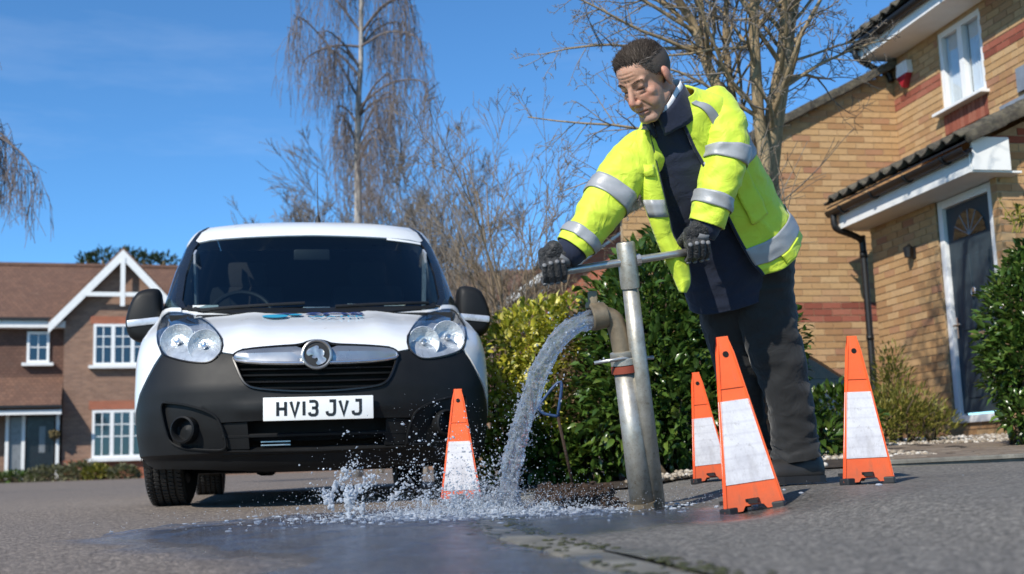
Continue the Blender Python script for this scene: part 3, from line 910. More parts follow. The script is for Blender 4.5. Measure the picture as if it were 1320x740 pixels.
c = k.mix(k.rng(k.noise(vec, 14, 6, .7), .42, .68, 0, .8), c, (.17, .15, .105))
c = k.mix(k.rng(k.noise(vec, 38, 4, .7), .55, .7, 0, .7), c, (.03, .035, .018))
M['roof_tile'] = k.done(k.bsdf(Base_Color=c, Roughness=.92, Normal=k.bump(k.noise(vec, 90, 5, .7), .8, .008)))
M['door_blue'] = simple('dark slate door', (.028, .044, .056), .65, var=.1, bump=.1, bscale=200)
M['pane'] = glass_material('window glass', (.93, .95, .96), 1.8, .02)
M['curtain'] = simple('pale net curtain', (.80, .82, .84), .9, var=.05, vscale=20)
M['alarm_white'] = simple('alarm box white', (.75, .76, .76), .4)
M['alarm_red'] = simple('alarm box red', (.35, .02, .03), .4)
M['lead'] = simple('grey lead flashing', (.26, .29, .33), .5, .3, var=.2)

HR = thing('brick_house', 'buff brick house with dark front door under a tiled lean-to roof', 'house', (4.19, 11.6, 0), 0)
# local frame: X = into the house (b), Y = along the front going away (s)
HR.matrix_world = Matrix(((.981, -.195, 0, 4.19), (.195, .981, 0, 11.6), (0, 0, 1, 0), (0, 0, 0, 1)))
BW, BH, BJ = .215, .065, .010
nbrick = [0]
def brick_mesh(mat, w):
    return MB().box((0, 0, 0), (w, .05, BH), None, .0).mesh('brick', mat)
bm_full = {('b', 1): brick_mesh(M['buff_brick'], BW), ('r', 1): brick_mesh(M['red_brick'], BW), ('b', .5): brick_mesh(M['buff_brick'], .1025), ('r', .5): brick_mesh(M['red_brick'], .1025)}
def brick_wall(name, par, origin, ux, length, z0, z1, nrm, red=(), cut=None, single=False, top=None):
    """mortar sheet + stretcher-bond bricks proud of it. origin: local point at u=0, ux: unit dir, nrm: outward"""
    ux = Vector(ux); nrm = Vector(nrm); O = Vector(origin)
    wall = MB()
    rows = int((z1-z0)/(BH+BJ))
    pts = []
    joined = {'b': MB(), 'r': MB()}
    objs = []
    rot = Matrix((ux, nrm, Vector((0, 0, 1)))).transposed()
    for r in range(rows+1):
        z = z0+(r+.5)*(BH+BJ)
        kind = 'r' if any(a <= z <= b for a, b in red) else 'b'
        u = -(BW+BJ)/2 if r % 2 else 0
        while u < length:
            a, b = max(0, u), min(length, u+BW)
            u += BW+BJ
            if b-a < .03: continue
            segs = [(a, b)]
            if cut:
                for (cu0, cu1, cz0, cz1) in cut:
                    if z+BH/2 > cz0 and z-BH/2 < cz1:
                        ns = []
                        for (p, q) in segs:
                            if q <= cu0 or p >= cu1: ns.append((p, q))
                            else:
                                if p < cu0-.02: ns.append((p, cu0))
                                if q > cu1+.02: ns.append((cu1, q))
                        segs = ns
            for (p, q) in segs:
                if top and z+BH/2 > top((p+q)/2): continue
                c = O+ux*((p+q)/2)+Vector((0, 0, z))+nrm*(.004-.025+random.uniform(-.0015, .0015))
                full = abs(q-p-BW) < .002
                if single and full and nbrick[0] < 290:
                    o = link('brick', bm_full[(kind, 1)], None)
                    objs.append(o); nbrick[0] += 1
                    o.matrix_world = Matrix.Translation(c) @ rot.to_4x4()
                else:
                    joined[kind].box(c, (q-p, .05, BH), rot, 0, random.random())
    # mortar backing with openings left out
    holes = cut or []
    us = sorted(set([0, length]+[x for h in holes for x in h[:2]])); zs = sorted(set([z0, z1]+[min(z1, max(z0, x)) for h in holes for x in h[2:]]))
    wm = MB()
    for u0, u1 in zip(us, us[1:]):
        for a, b in zip(zs, zs[1:]):
            um, zm = (u0+u1)/2, (a+b)/2
            if any(h[0] < um < h[1] and h[2] < zm < h[3] for h in holes): continue
            if top:
                nn = 1
                p = [O+ux*u0+Vector((0, 0, a)), O+ux*u1+Vector((0, 0, a)), O+ux*u1+Vector((0, 0, min(b, top(u1)))), O+ux*u0+Vector((0, 0, min(b, top(u0))))]
            else:
                p = [O+ux*u0+Vector((0, 0, a)), O+ux*u1+Vector((0, 0, a)), O+ux*u1+Vector((0, 0, b)), O+ux*u0+Vector((0, 0, b))]
            q = [v-nrm*.10 for v in p]
            p = [v-nrm*.004 for v in p]
            wm.add(p+q, [(0, 1, 2, 3), (7, 6, 5, 4), (0, 4, 5, 1), (1, 5, 6, 2), (2, 6, 7, 3), (3, 7, 4, 0)])
    w = wm.build(name, M['mortar'], par)
    for o in objs:
        m_ = o.matrix_world.copy(); o.parent = w; o.matrix_local = m_
    for kk, mm in (('b', 'buff_brick'), ('r', 'red_brick')):
        if joined[kk].f:
            o = joined[kk].build('brickwork', M[mm], w, attr=True, fix=False); struct(o, 'stuff')
    return w
# porch front (faces the drive), porch near end, upper front, side gable of the next block
PZ = 2.655
bf = brick_wall('front_wall', HR, (0, -1.03, 0), (0, 1, 0), 2.36, .20, PZ, (-1, 0, 0), cut=[(.08+.0, 1.04, .495, 2.70)], single=True)
be = brick_wall('end_wall', HR, (1.6, -1.03, 0), (-1, 0, 0), 1.6, .20, 3.9, (0, -1, 0), red=((2.98, 3.12),), single=True, top=lambda u: 3.03+.46*(1.6-u)+.0)
bu = brick_wall('upper_wall', HR, (.8, -3.2, 0), (0, 1, 0), 5.24, 3.0, 4.82, (-1, 0, 0), red=((4.22, 4.37),), cut=[(3.38, 4.20, 3.60, 4.78)])
bg = brick_wall('side_gable_wall', HR, (.93, 2.0, 0), (-1, 0, 0), 3.53, .30, 4.9, (0, -1, 0), red=((1.76, 1.92),), top=lambda u: 4.72-.5*(u-.13))
# soldier course panel under the upper window
sm_ = MB().box((0, 0, 0), (.05, .065, .215)).mesh('soldier_brick', M['red_brick'])
for i in range(11):
    o = link('soldier_brick', sm_, bu); o.location = (.8+.025-.006, .205+i*.0752, 3.74)
MB().box((.87, .59, 3.7), (.10, .86, .3)).build('panel_backing', M['mortar'], bu)
def window(par, x, y0, y1, z0, z1, n=2):
    """upvc window in a wall facing local -X"""
    w = MB()
    f = .06
    w.box((x+.05, (y0+y1)/2, z0+f/2), (.07, y1-y0-2*f-.004, f)).box((x+.05, (y0+y1)/2, z1-f/2), (.07, y1-y0-2*f-.004, f))
    w.box((x+.05, y0+f/2, (z0+z1)/2), (.072, f, z1-z0)).box((x+.05, y1-f/2, (z0+z1)/2), (.072, f, z1-z0))
    for i in range(1, n):
        w.box((x+.05, lerp(y0, y1, i/n), (z0+z1)/2), (.076, .085, z1-z0-2*f-.004))
    wf = w.build('window', M['upvc'], par)
    for i in range(n):
        a, b = lerp(y0, y1, i/n)+.05, lerp(y0, y1, (i+1)/n)-.05
        MB().box((x+.06, (a+b)/2, (z0+z1)/2), (.006, b-a, z1-z0-2*f)).build('pane', M['pane'], wf)
        cu = MB()
        rr = [[(x+.095+.012*sin(j*1.7), lerp(a, b, j/24), z) for j in range(25)] for z in (z0+.05, z1-.05)]
        cu.loft(rr, closed=False, cap=False)
        cu.build('curtain', M['curtain'], wf, smooth=True)
    MB().box((x-.03, (y0+y1)/2, z0-.018), (.16, y1-y0+.12, .035), None, .006).build('window_sill', M['upvc'], wf)
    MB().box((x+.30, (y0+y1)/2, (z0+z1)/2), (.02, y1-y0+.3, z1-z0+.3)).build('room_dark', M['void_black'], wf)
window(HR, .8, .18, 1.00, 3.885, 4.78)
# front door
df = MB()
y0, y1, z0, z1 = -.93, .0, .50, 2.65
x = .06
for (c, s_) in (((x, y1-.04, (z0+z1)/2), (.09, .08, z1-z0)), ((x, y0+.04, (z0+z1)/2), (.09, .08, z1-z0)), ((x, (y0+y1)/2, z1-.04), (.088, y1-y0-.16, .08)), ((x-.02, (y0+y1)/2, z0+.025), (.16, y1-y0-.01, .07))):
    df.box(c, s_, None, .008)
door = df.build('front_door', M['upvc'], HR); autosmooth(door, 30)
leaf = MB().box((x+.02, (y0+y1)/2, (z0+z1)/2), (.05, y1-y0-.17, z1-z0-.17), None, .004).build('door_leaf', M['door_blue'], door)
for yy in (-.31, -.62):
    for (za, zb) in ((.72, 1.22), (1.36, 2.06)):
        MB().box((x-.008, yy, (za+zb)/2), (.014, .22, zb-za), None, .006).build('door_panel', M['door_blue'], door)
q = []
for i in range(13):
    t = pi*i/12; q.append((-.465+.27*cos(t), 2.24+.25*sin(t)))
gl = MB().prism([(a, b) for a, b in q], .006, Matrix.Translation((x-.012, 0, 0)) @ Matrix.Rotation(pi/2, 4, 'Z'))
gl.build('fanlight_pane', M['glass_dark'], door)
for i in range(5):
    t = pi*(i+1)/6
    MB().tube([(x-.016, -.465, 2.245), (x-.016, -.465+.27*cos(t), 2.24+.25*sin(t))], .006, 6).build('glazing_lead', M['lead'], door)
MB().tube([(x-.02, -.12, 1.42), (x-.05, -.12, 1.42), (x-.05, -.24, 1.42)], .011, 8).box((x-.012, -.12, 1.40), (.01, .035, .2)).build('door_handle', M['bright_chrome'], door)
MB().box((x-.014, -.465, 1.30), (.012, .25, .045), None, .004).build('letter_plate', M['bright_chrome'], door)
MB().lathe([(.03, 0), (.028, .012), (.02, .016), (0, .017)], 16, Matrix.Translation((x-.014, -.465, 1.72)) @ Matrix.Rotation(-pi/2, 4, 'Y')).tube([(x-.03, -.465+.03*cos(t), 1.70+.035*sin(t)) for t in [2*pi*i/14 for i in range(15)]], .006, 6).build('door_knocker', M['bright_chrome'], door)
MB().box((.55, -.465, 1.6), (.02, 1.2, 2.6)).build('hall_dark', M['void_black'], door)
# soffit, fascia, gutter of the lean-to
sf = MB().box((-.09, .10, 2.668), (.48, 2.60, .018)).box((-.345, .10, 2.755), (.022, 2.60, .19)).box((-.155, -1.215, 2.825), (.37, .022, .30)).box((-.165, -1.13, 2.672), (.33, .15, .022))
sfo = sf.build('lean_to_eaves', M['white_board'], HR)
def gutter(par, xg, y0, y1, zg, r=.055):
    g_ = MB()
    rg = []
    for y in (y0, y1):
        rg.append([(xg+r*cos(t), y, zg+r*sin(t)*1.1) for t in [pi+pi*i/10 for i in range(11)]] + [(xg+(r-.006)*cos(t), y, zg+(r-.006)*sin(t)*1.1) for t in [2*pi-pi*i/10 for i in range(11)]])
    g_.loft(rg)
    for j in range(4):
        y = lerp(y0, y1, (j+.5)/4)
        g_.tube([(xg+(r+.006)*cos(t), y, zg+(r+.006)*sin(t)*1.1) for t in [pi+pi*i/8 for i in range(9)]], .012, 6)
    return g_.build('gutter', M['black_gutter'], par)
gutter(HR, -.415, -1.27, 1.44, 2.865)
pts = spline([(-.415, 1.34, 2.82), (-.415, 1.34, 2.73), (-.38, 1.345, 2.66), (-.2, 1.36, 2.60), (-.10, 1.37, 2.54), (-.08, 1.375, 2.40), (-.08, 1.375, .35)], 5)
MB().tube(pts, .036, 12).tube([(-.08, 1.375, 2.42), (-.08, 1.375, 2.35)], .043, 12).tube([(-.08, 1.375, 1.5), (-.08, 1.375, 1.45)], .043, 12).build('downpipe', M['black_gutter'], HR, smooth=True)
# lean-to tiles, every tile a piece
def tile_mesh(w, l, th=.030):
    mb = MB(); n = 8
    rings = []
    for v, zz in ((0, .0), (l, .0)):
        top = []; bot = []
        for i in range(n+1):
            t = i/n
            h = .048*max(0, sin(pi*2*t))**.8 if t < .5 else -.010*sin(pi*(t-.5)*2)
            top.append((v, -w/2+w*t, h+th)); bot.append((v, -w/2+w*t, h))
        rings.append(top+bot[::-1])
    mb.loft(rings)
    return mb.mesh('roof_tile', M['roof_tile'], True)
tm = tile_mesh(.24, .36)
def tile_roof(par, name, x0, z0, y0, y1, ang, rows, pitch_l=.29):
    rf_ = bpy.data.objects.new(name, None); COL.objects.link(rf_); rf_.parent = par
    L = rows*pitch_l
    n = int((y1-y0)/.235)
    sl = MB(); sl.add([(x0+.02, y0+.02, z0-.012), (x0+.02, y1-.02, z0-.012), (x0+L*cos(ang), y1-.02, z0-.012+L*sin(ang)), (x0+L*cos(ang), y0+.02, z0-.012+L*sin(ang)),
        (x0+.02, y0+.02, z0-.03), (x0+.02, y1-.02, z0-.03), (x0+L*cos(ang), y1-.02, z0-.03+L*sin(ang)), (x0+L*cos(ang), y0+.02, z0-.03+L*sin(ang))], [(0, 1, 2, 3), (7, 6, 5, 4), (0, 4, 5, 1), (1, 5, 6, 2), (2, 6, 7, 3), (3, 7, 4, 0)])
    sl.build('roof_deck', M['dark_plastic'], rf_)
    for r in range(rows):
        for i in range(n+1):
            o = link('roof_tile', tm, rf_)
            d = r*pitch_l
            o.location = (x0+d*cos(ang)+random.uniform(-.006, .006), y0+.12+i*(y1-y0-.24)/n, z0+d*sin(ang)+.016)
            o.rotation_euler = (random.uniform(-.015, .015), -ang+.045+random.uniform(-.012, .012), random.uniform(-.012, .012))
    return rf_
AR = math.atan(.46)
tile_roof(HR, 'lean_to_roof', -.46, 2.93, -1.27, 1.46, AR, 5)
# verge tiles on the near end, flashing
for i in range(4):
    d = .02+i*.36
    o = MB().box((0, 0, 0), (.40, .10, .10), None, .02).build('verge_tile', M['roof_tile'], HR)
    o.location = (-.385+(d+.16)*cos(AR), -1.27, 2.955+(d+.16)*sin(AR)); o.rotation_euler = (0, -AR+.03, 0); autosmooth(o, 40)
MB().box((.785, -.7, 3.585), (.03, 1.3, .10)).build('flashing', M['lead'], HR)
MB().box((.775, -.62, 3.80), (.02, .5, .24)).build('lead_apron', M['lead'], HR)
# main eaves above
MB().box((.60, -.62, 4.83), (.42, 5.26, .018)).box((.40, -.62, 4.91), (.022, 5.26, .18)).build('main_eaves', M['white_board'], HR)
gutter(HR, .33, -3.2, 2.06, 4.99, .055)
MB().tube(spline([(.33, 1.98, 4.95), (.36, 1.98, 4.84), (.62, 1.97, 4.70), (.72, 1.96, 4.66), (.75, 1.95, 4.56)], 5), .036, 10).build('downpipe', M['black_gutter'], HR, smooth=True)
tile_roof(HR, 'main_roof', .30, 5.04, -3.2, 2.08, radians(30), 3)
MB().add([(1.0, -3.2, 5.40), (1.0, 2.08, 5.40), (4.5, 2.08, 7.4), (4.5, -3.2, 7.4)], [(0, 1, 2, 3)])
# verge of the side gable with its own roof slab behind
vg = MB()
ang = math.atan(.5)
for (u0, u1, off, th, yy, wd) in ((-.0, 3.6, .07, .05, 1.97, .16),):
    vg.box(((.86+-2.75)/2, 4.0, 4.78-.5*1.80+.04), (4.05, 4.2, .05), Matrix.Rotation(-ang, 3, 'Y'))
vgo = vg.build('side_roof', M['roof_tile'], HR)
for i in range(11):
    o = MB().box((0, 0, 0), (.36, .12, .10), None, .02).build('verge_tile', M['roof_tile'], HR)
    d = .05+i*.345
    o.location = (.84-d*cos(ang), 1.93, 4.78-d*sin(ang)+.02); o.rotation_euler = (0, -ang-.02, 0); autosmooth(o, 40)
# alarm box, wall lamp
al = MB().prism([(-.11, .13), (.11, .13), (.13, .0), (.0, -.15), (-.13, .0)], .07, Matrix.Translation((.795, 1.66, 4.56)) @ Matrix.Rotation(pi/2, 4, 'Z'))
alo = al.build('alarm_box', M['alarm_white'], HR)
MB().prism([(-.115, .0), (.115, .0), (.0, -.145)], .076, Matrix.Translation((.792, 1.66, 4.535)) @ Matrix.Rotation(pi/2, 4, 'Z')).build('alarm_base', M['alarm_red'], HR)
lm = MB().box((-.012, .46, 2.24), (.02, .07, .12), None, .006).lathe([(.0, -.05), (.035, -.05), (.048, .05), (.02, .07), (0, .075)], 8, Matrix.Translation((-.075, .46, 2.24))).tube([(-.02, .46, 2.29), (-.06, .46, 2.33), (-.075, .46, 2.31)], .008, 6)
lm.build('wall_lantern', M['black_gutter'], HR)
# ---------------------------------------------------------------- house across the road (far left)
def brick_tex(name, c1, c2, mortar, scale=1.0):
    k = N(name)
    vec = k.coord('Object')
    sx = k.n('ShaderNodeSeparateXYZ', Vector=vec)
    cb = k.n('ShaderNodeCombineXYZ'); k.set(cb.inputs[0], k.math('ADD', sx.outputs[0], sx.outputs[1])); k.set(cb.inputs[1], sx.outputs[2])
    bt = k.n('ShaderNodeTexBrick', Vector=cb.outputs[0], Scale=1.0)
    for n_, v in (('Brick Width', .225), ('Row Height', .075), ('Mortar Size', .006), ('Bias', .1)): bt.inputs[n_].default_value = v
    k.set(bt.inputs['Color1'], c1); k.set(bt.inputs['Color2'], c2); k.set(bt.inputs['Mortar'], mortar)
    nz = k.noise(vec, 2.5, 5, .7)
    c = k.mix(k.rng(nz, .35, .7, 0, .4), bt.outputs['Color'], tuple(x*.6 for x in c1))
    return k.done(k.bsdf(Base_Color=c, Roughness=.9, Normal=k.bump(bt.outputs['Fac'], .4, -.01)))
M['brown_brick'] = brick_tex('brown multi brick', (.31, .175, .115), (.20, .11, .075), (.27, .215, .17))
M['orange_brick'] = brick_tex('orange red brick', (.42, .13, .07), (.32, .10, .055), (.25, .17, .12))
def tile_tex(name, a, b, w=.17, h=.11):
    k = N(name)
    vec = k.coord('Object')
    sx = k.n('ShaderNodeSeparateXYZ', Vector=vec)
    cb = k.n('ShaderNodeCombineXYZ'); k.set(cb.inputs[0], sx.outputs[0]); k.set(cb.inputs[1], sx.outputs[2])
    bt = k.n('ShaderNodeTexBrick', Vector=cb.outputs[0], Scale=1.0)
    for n_, v in (('Brick Width', w), ('Row Height', h), ('Mortar Size', .008), ('Bias', .0)): bt.inputs[n_].default_value = v
    k.set(bt.inputs['Color1'], a); k.set(bt.inputs['Color2'], b); k.set(bt.inputs['Mortar'], tuple(x*.35 for x in a))
    c = k.mix(k.rng(k.noise(vec, 1.6, 6, .7), .35, .7, 0, .5), bt.outputs['Color'], tuple(x*.62 for x in b))
    c = k.mix(k.rng(k.noise(vec, 5, 5, .7), .55, .75, 0, .4), c, (.16, .12, .09))
    return k.done(k.bsdf(Base_Color=c, Roughness=.9, Normal=k.bump(bt.outputs['Fac'], .7, -.02)))
M['brown_tile'] = tile_tex('brown clay tile', (.20, .105, .068), (.145, .076, .052))
M['hung_tile'] = tile_tex('dark hung tile', (.175, .092, .064), (.13, .068, .050))
M['black_door'] = simple('black door', (.012, .013, .015), .3)
M['grey_panel'] = simple('grey glazed panel', (.17, .18, .19), .3)
M['blue_pane'] = glass_material('far window glass', (.35, .4, .45), 2.2, .03)
HL = thing('gabled_house', 'brown brick house with white gable timbers across the road', 'house', (-15.826, 42.0, 0), radians(18))
def hpart(mb, name, mat, par=None): return mb.build(name, M[mat], par or HL)
# gable bay: front at y=0, u from -.0 to 4.0
G0, G1, GA, GZ, EZ = .02, 3.98, 1.96, 8.42, 5.9
def gable_prism(x0, x1, z0, ze, zr, y0, y1):
    m_ = MB(); xm = (x0+x1)/2
    P5 = [(x0, z0), (x1, z0), (x1, ze), (xm, zr), (x0, ze)]
    m_.prism(P5, y1-y0, Matrix.Translation((0, y0, 0)))
    return m_
hpart(gable_prism(G0, G1, .2, 5.95, 8.2, 0, 5), 'bay_wall', 'brown_brick')
hpart(MB().box((-4.9, 3.3, 3.0), (9.8, 5.6, 5.7)), 'side_wall', 'hung_tile')
hpart(MB().box((4.0+4, 3.2, 3.0), (8, 5.4, 5.7)), 'side_wall', 'brown_brick')
# main roof, ridge along x
rp = [(.05, 5.86), (.05, 5.98), (3.35, 8.42), (6.7, 5.98), (6.7, 5.86), (3.35, 8.28)]
mr = MB(); a_ = [(-10.5, y, z) for y, z in rp]; b_ = [(12.5, y, z) for y, z in rp]
mr.add(a_+b_, [(0, 1, 2, 5), (5, 2, 3, 4)] + [tuple(reversed((6, 7, 8, 11))), tuple(reversed((11, 8, 9, 10)))] + [(i, (i+1) % 6, (i+1) % 6+6, i+6) for i in range(6)])
hpart(mr, 'main_roof', 'brown_tile')
hpart(MB().tube([(-10.5, 3.35, 8.42), (12.5, 3.35, 8.42)], .11, 8), 'ridge_tiles', 'brown_tile')
# gable roof slopes
for sx in (-1, 1):
    sl = (8.42-5.75)/(2.0+.45)
    m_ = MB()
    x0, x1 = GA, GA+sx*2.45
    z0, z1 = 8.52, 8.52-2.45*sl
    m_.add([(x0, -.32, z0), (x1, -.32, z1), (x1, 5, z1), (x0, 5, z0), (x0, -.32, z0-.13), (x1, -.32, z1-.13), (x1, 5, z1-.13), (x0, 5, z0-.13)], [(0, 1, 2, 3), (7, 6, 5, 4), (0, 4, 5, 1), (1, 5, 6, 2), (2, 6, 7, 3), (3, 7, 4, 0)])
    hpart(m_, 'gable_roof', 'brown_tile')
    bb = MB()
    n = Vector((sl, 0, 1)).normalized()
    P_ = [Vector((x0, -.37, z0-.10)), Vector((x1, -.37, z1-.10)), Vector((x1, -.37, z1-.45)), Vector((x0, -.37, z0-.48))]
    Q_ = [p+Vector((0, .05, 0)) for p in P_]
    bb.add(P_+Q_, [(0, 1, 2, 3), (7, 6, 5, 4), (0, 4, 5, 1), (1, 5, 6, 2), (2, 6, 7, 3), (3, 7, 4, 0)])
    hpart(bb, 'bargeboard', 'white_board')
hpart(MB().box((GA, -.36, 7.25), (.16, .07, 1.75)), 'king_post', 'white_board')
hpart(MB().box((GA, -.35, 6.80), (2.75, .06, .15)), 'collar_beam', 'white_board')
hpart(MB().box((-4.9, .02, 5.78), (9.9, .05, .26)).box((-4.9, .25, 5.66), (9.9, .45, .02)), 'fascia', 'white_board')
hpart(MB().box((-4.9, -.06, 5.94), (9.9, .12, .10)), 'gutter', 'black_gutter')
def far_window(u0, u1, z0, z1, y, n=3, bars=True):
    m_ = MB(); f = .09
    m_.box(((u0+u1)/2, y, z0+f/2), (u1-u0-2*f, .1, f)).box(((u0+u1)/2, y, z1-f/2), (u1-u0-2*f, .1, f))
    m_.box((u0+f/2, y, (z0+z1)/2), (f, .101, z1-z0)).box((u1-f/2, y, (z0+z1)/2), (f, .101, z1-z0))
    for i in range(1, n): m_.box((lerp(u0, u1, i/n), y, (z0+z1)/2), (.13, .103, z1-z0-2*f-.002))
    o = hpart(m_, 'window', 'upvc')
    for i in range(n):
        a, b = lerp(u0, u1, i/n)+.07, lerp(u0, u1, (i+1)/n)-.07
        hpart(MB().box(((a+b)/2, y+.02, (z0+z1)/2), (b-a, .01, z1-z0-2*f)), 'pane', 'blue_pane', o)
        hpart(MB().box(((a+b)/2, y+.12, lerp(z0, z1, .36)), (b-a, .01, (z1-z0)*.55)), 'curtain', 'curtain', o)
        if bars:
            m2 = MB().box(((a+b)/2, y-.01, (z0+z1)/2), (.035, .03, z1-z0-2*f-.01))
            for t in (.70, .45) if n > 1 else (.5,): m2.box(((a+b)/2, y-.012, lerp(z0, z1, t)), (b-a, .026, .035))
            hpart(m2, 'glazing_bar', 'upvc', o)
    hpart(MB().box(((u0+u1)/2, y-.09, z0-.06), (u1-u0+.3, .22, .11)), 'window_sill', 'white_board', o)
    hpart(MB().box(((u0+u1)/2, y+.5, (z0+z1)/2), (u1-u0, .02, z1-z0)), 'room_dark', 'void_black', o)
far_window(1.0, 2.98, 4.30, 5.77, -.04); far_window(1.0, 2.98, 1.05, 2.72, -.04)
for c_, s_ in (((1.99, -.012, 5.92), (2.2, .03, .26)), ((1.99, -.012, 2.90), (2.2, .03, .30)), ((1.99, -.02, .62), (3.98, .04, .76))): hpart(MB().box(c_, s_), 'brick_course', 'orange_brick')
far_window(-1.22, -.48, 4.45, 5.55, .46, 1)
# lean-to porch
m_ = MB(); m_.add([(-6, -.9, 2.86), (-.0, -.9, 2.86), (-.0, .5, 3.95), (-6, .5, 3.95), (-6, -.9, 2.72), (0, -.9, 2.72), (0, .5, 3.8), (-6, .5, 3.8)], [(0, 1, 2, 3), (7, 6, 5, 4), (0, 4, 5, 1), (1, 5, 6, 2), (2, 6, 7, 3), (3, 7, 4, 0)])
hpart(m_, 'porch_roof', 'brown_tile')
hpart(MB().box((-3, -.86, 2.66), (6.05, .06, .18)), 'porch_fascia', 'white_board')
hpart(MB().box((-3, -.96, 2.84), (6.1, .1, .09)), 'porch_gutter', 'black_gutter')
hpart(MB().box((-2.3, .3, 1.4), (4.5, .1, 2.6)), 'porch_back', 'brown_brick')
for u in (-.12, -1.22, -1.74): hpart(MB().box((u, -.1, 1.5), (.11, .12, 2.2)), 'porch_post', 'white_board')
hpart(MB().box((-.68, .0, 1.5), (.9, .06, 2.1)).box((-.42, -.05, 1.5), (.03, .05, .3)), 'door', 'black_door')
hpart(MB().box((-.62, -.04, 1.75), (.2, .02, .9)), 'door_pane', 'grey_panel')
hpart(MB().box((-1.47, -.05, 1.5), (.4, .04, 2.1)), 'side_panel', 'grey_panel')
# hanging basket
hb_ = thing('hanging_basket', 'small hanging flower basket beside the black porch door', 'basket', HL.matrix_basis @ Vector((-.22, -.35, 1.9)))
mb = MB()
for i in range(60):
    d = Vector((random.gauss(0, 1), random.gauss(0, 1), random.gauss(0, 1))).normalized()
    mb.ball(d*.17*random.uniform(.6, 1.1), .05, 1)
M['dry_plant'] = simple('dry basket plant', (.12, .09, .035), .9)
mb.build('foliage', M['dry_plant'], hb_)
MB().lathe([(.0, -.17), (.1, -.14), (.16, -.02), (.165, 0)], 14).tube([(0, 0, 0), (0, 0, .5)], .008, 5).build('basket', M['black_gutter'], hb_)

# ---------------------------------------------------------------- houses in the middle distance
MH = thing('gable_end_house', 'house with white bargeboard and tiled roof behind the yellow shrub', 'house')
D1 = 25.0
A = at(628, 403, D1); Bp = at(850, 236, D1)
ux = Vector((1, .08, 0)).normalized(); 
Lx = (Bp-A).dot(ux); Hz = Bp.z-A.z
MH.location = (A.x, A.y, 0); MH.rotation_euler = (0, 0, atan2(ux.y, ux.x))
sl = Hz/Lx
mm_ = MB().prism([(.25, .2), (2*Lx-.25, .2), (2*Lx-.25, A.z+.0), (Lx, Bp.z-.25), (.25, A.z+.0)], 5, Matrix.Translation((0, .25, 0)))
mm_.build('wall', M['orange_brick'], MH)
for sx in (0, 1):
    xa, xb = (0, Lx) if sx == 0 else (2*Lx, Lx)
    for nm, z_up, z_dn, y0, y1, mt in (('roof', .16, .02, -.1, 5.5, 'brown_tile'), ('bargeboard', .0, -.17, -.12, -.08, 'white_board'), ('soffit_board', -.34, -.40, .20, .24, 'white_board')):
        v = [(xa, y0, A.z+z_up), (xb, y0, Bp.z+z_up), (xb, y1, Bp.z+z_up), (xa, y1, A.z+z_up), (xa, y0, A.z+z_dn), (xb, y0, Bp.z+z_dn), (xb, y1, Bp.z+z_dn), (xa, y1, A.z+z_dn)]
        m_ = MB(); m_.add(v, [(0, 1, 2, 3), (7, 6, 5, 4), (0, 4, 5, 1), (1, 5, 6, 2), (2, 6, 7, 3), (3, 7, 4, 0)])
        m_.build(nm, M[mt], MH)
MB().box((.10, .0, A.z-.32), (.28, .4, .4)).build('bargeboard_foot', M['white_board'], MH)
FH = thing('tiled_house', 'long brown tiled roof of a house seen through bare shrubs behind the van', 'house')
D2 = 34.0
A = at(560, 402, D2); Bp = at(800, 319, D2)
FH.location = (A.x, A.y, 0)
W_ = Bp.x-A.x+8
MB().box((W_/2-1, 3, A.z/2), (W_, 5, A.z)).build('wall', M['brown_brick'], FH)
m_ = MB(); m_.add([(-3, 0, A.z-.1), (W_, 0, A.z-.1), (W_, 3, Bp.z), (-3, 3, Bp.z), (-3, 6, A.z-.1), (W_, 6, A.z-.1)], [(0, 1, 2, 3), (3, 2, 5, 4), (0, 3, 4), (1, 5, 2), (0, 4, 5, 1)])
m_.build('roof', M['brown_tile'], FH)
# ---------------------------------------------------------------- traffic cones (three sided folding type)
k = N('fluorescent orange plastic')
vec = k.coord('Object')
c = k.ramp(k.noise(vec, 7, 5, .6), [(.3, (.80, .105, .02)), (.7, (.93, .15, .035))])
scf = k.noise(k.coord('Object', (1, 1, .25)), 55, 6, .75)
c = k.mix(k.rng(scf, .56, .72, 0, .55), c, (.40, .13, .06))
sz = k.n('ShaderNodeSeparateXYZ', Vector=k.coord('Object')).outputs[2]
c = k.mix(k.math('MULTIPLY', k.rng(sz, .0, .12, .75, 0), k.noise(vec, 30, 5, .7)), c, (.12, .085, .06))
M['cone_orange'] = k.done(k.bsdf(Base_Color=c, Roughness=.5, Normal=k.bump(scf, .25, .003)))
k = N('white reflective sheet')
vec = k.coord('Object')
c = k.ramp(k.noise(vec, 9, 6, .7), [(.3, (.52, .50, .52)), (.55, (.72, .70, .71)), (.8, (.80, .79, .78))])
wv = k.n('ShaderNodeTexWave', Vector=vec, Scale=9.0, Distortion=.4, bands_direction='Z')
c = k.mix(k.rng(wv.outputs['Fac'], .82, 1, 0, .22), c, (.42, .40, .43))
c = k.mix(k.rng(k.noise(vec, 60, 4, .8), .56, .72, 0, .5), c, (.30, .27, .25))
c = k.mix(k.rng(k.noise(k.coord('Object', (1, 1, .3)), 24, 6, .75), .5, .75, 0, .45), c, (.34, .30, .27))
M['cone_white'] = k.done(k.bsdf(Base_Color=c, Roughness=.4, Normal=k.bump(k.noise(vec, 35, 4, .6), .35, .004)))
M['black_rubber'] = simple('black rubber', (.014, .014, .015), .6)
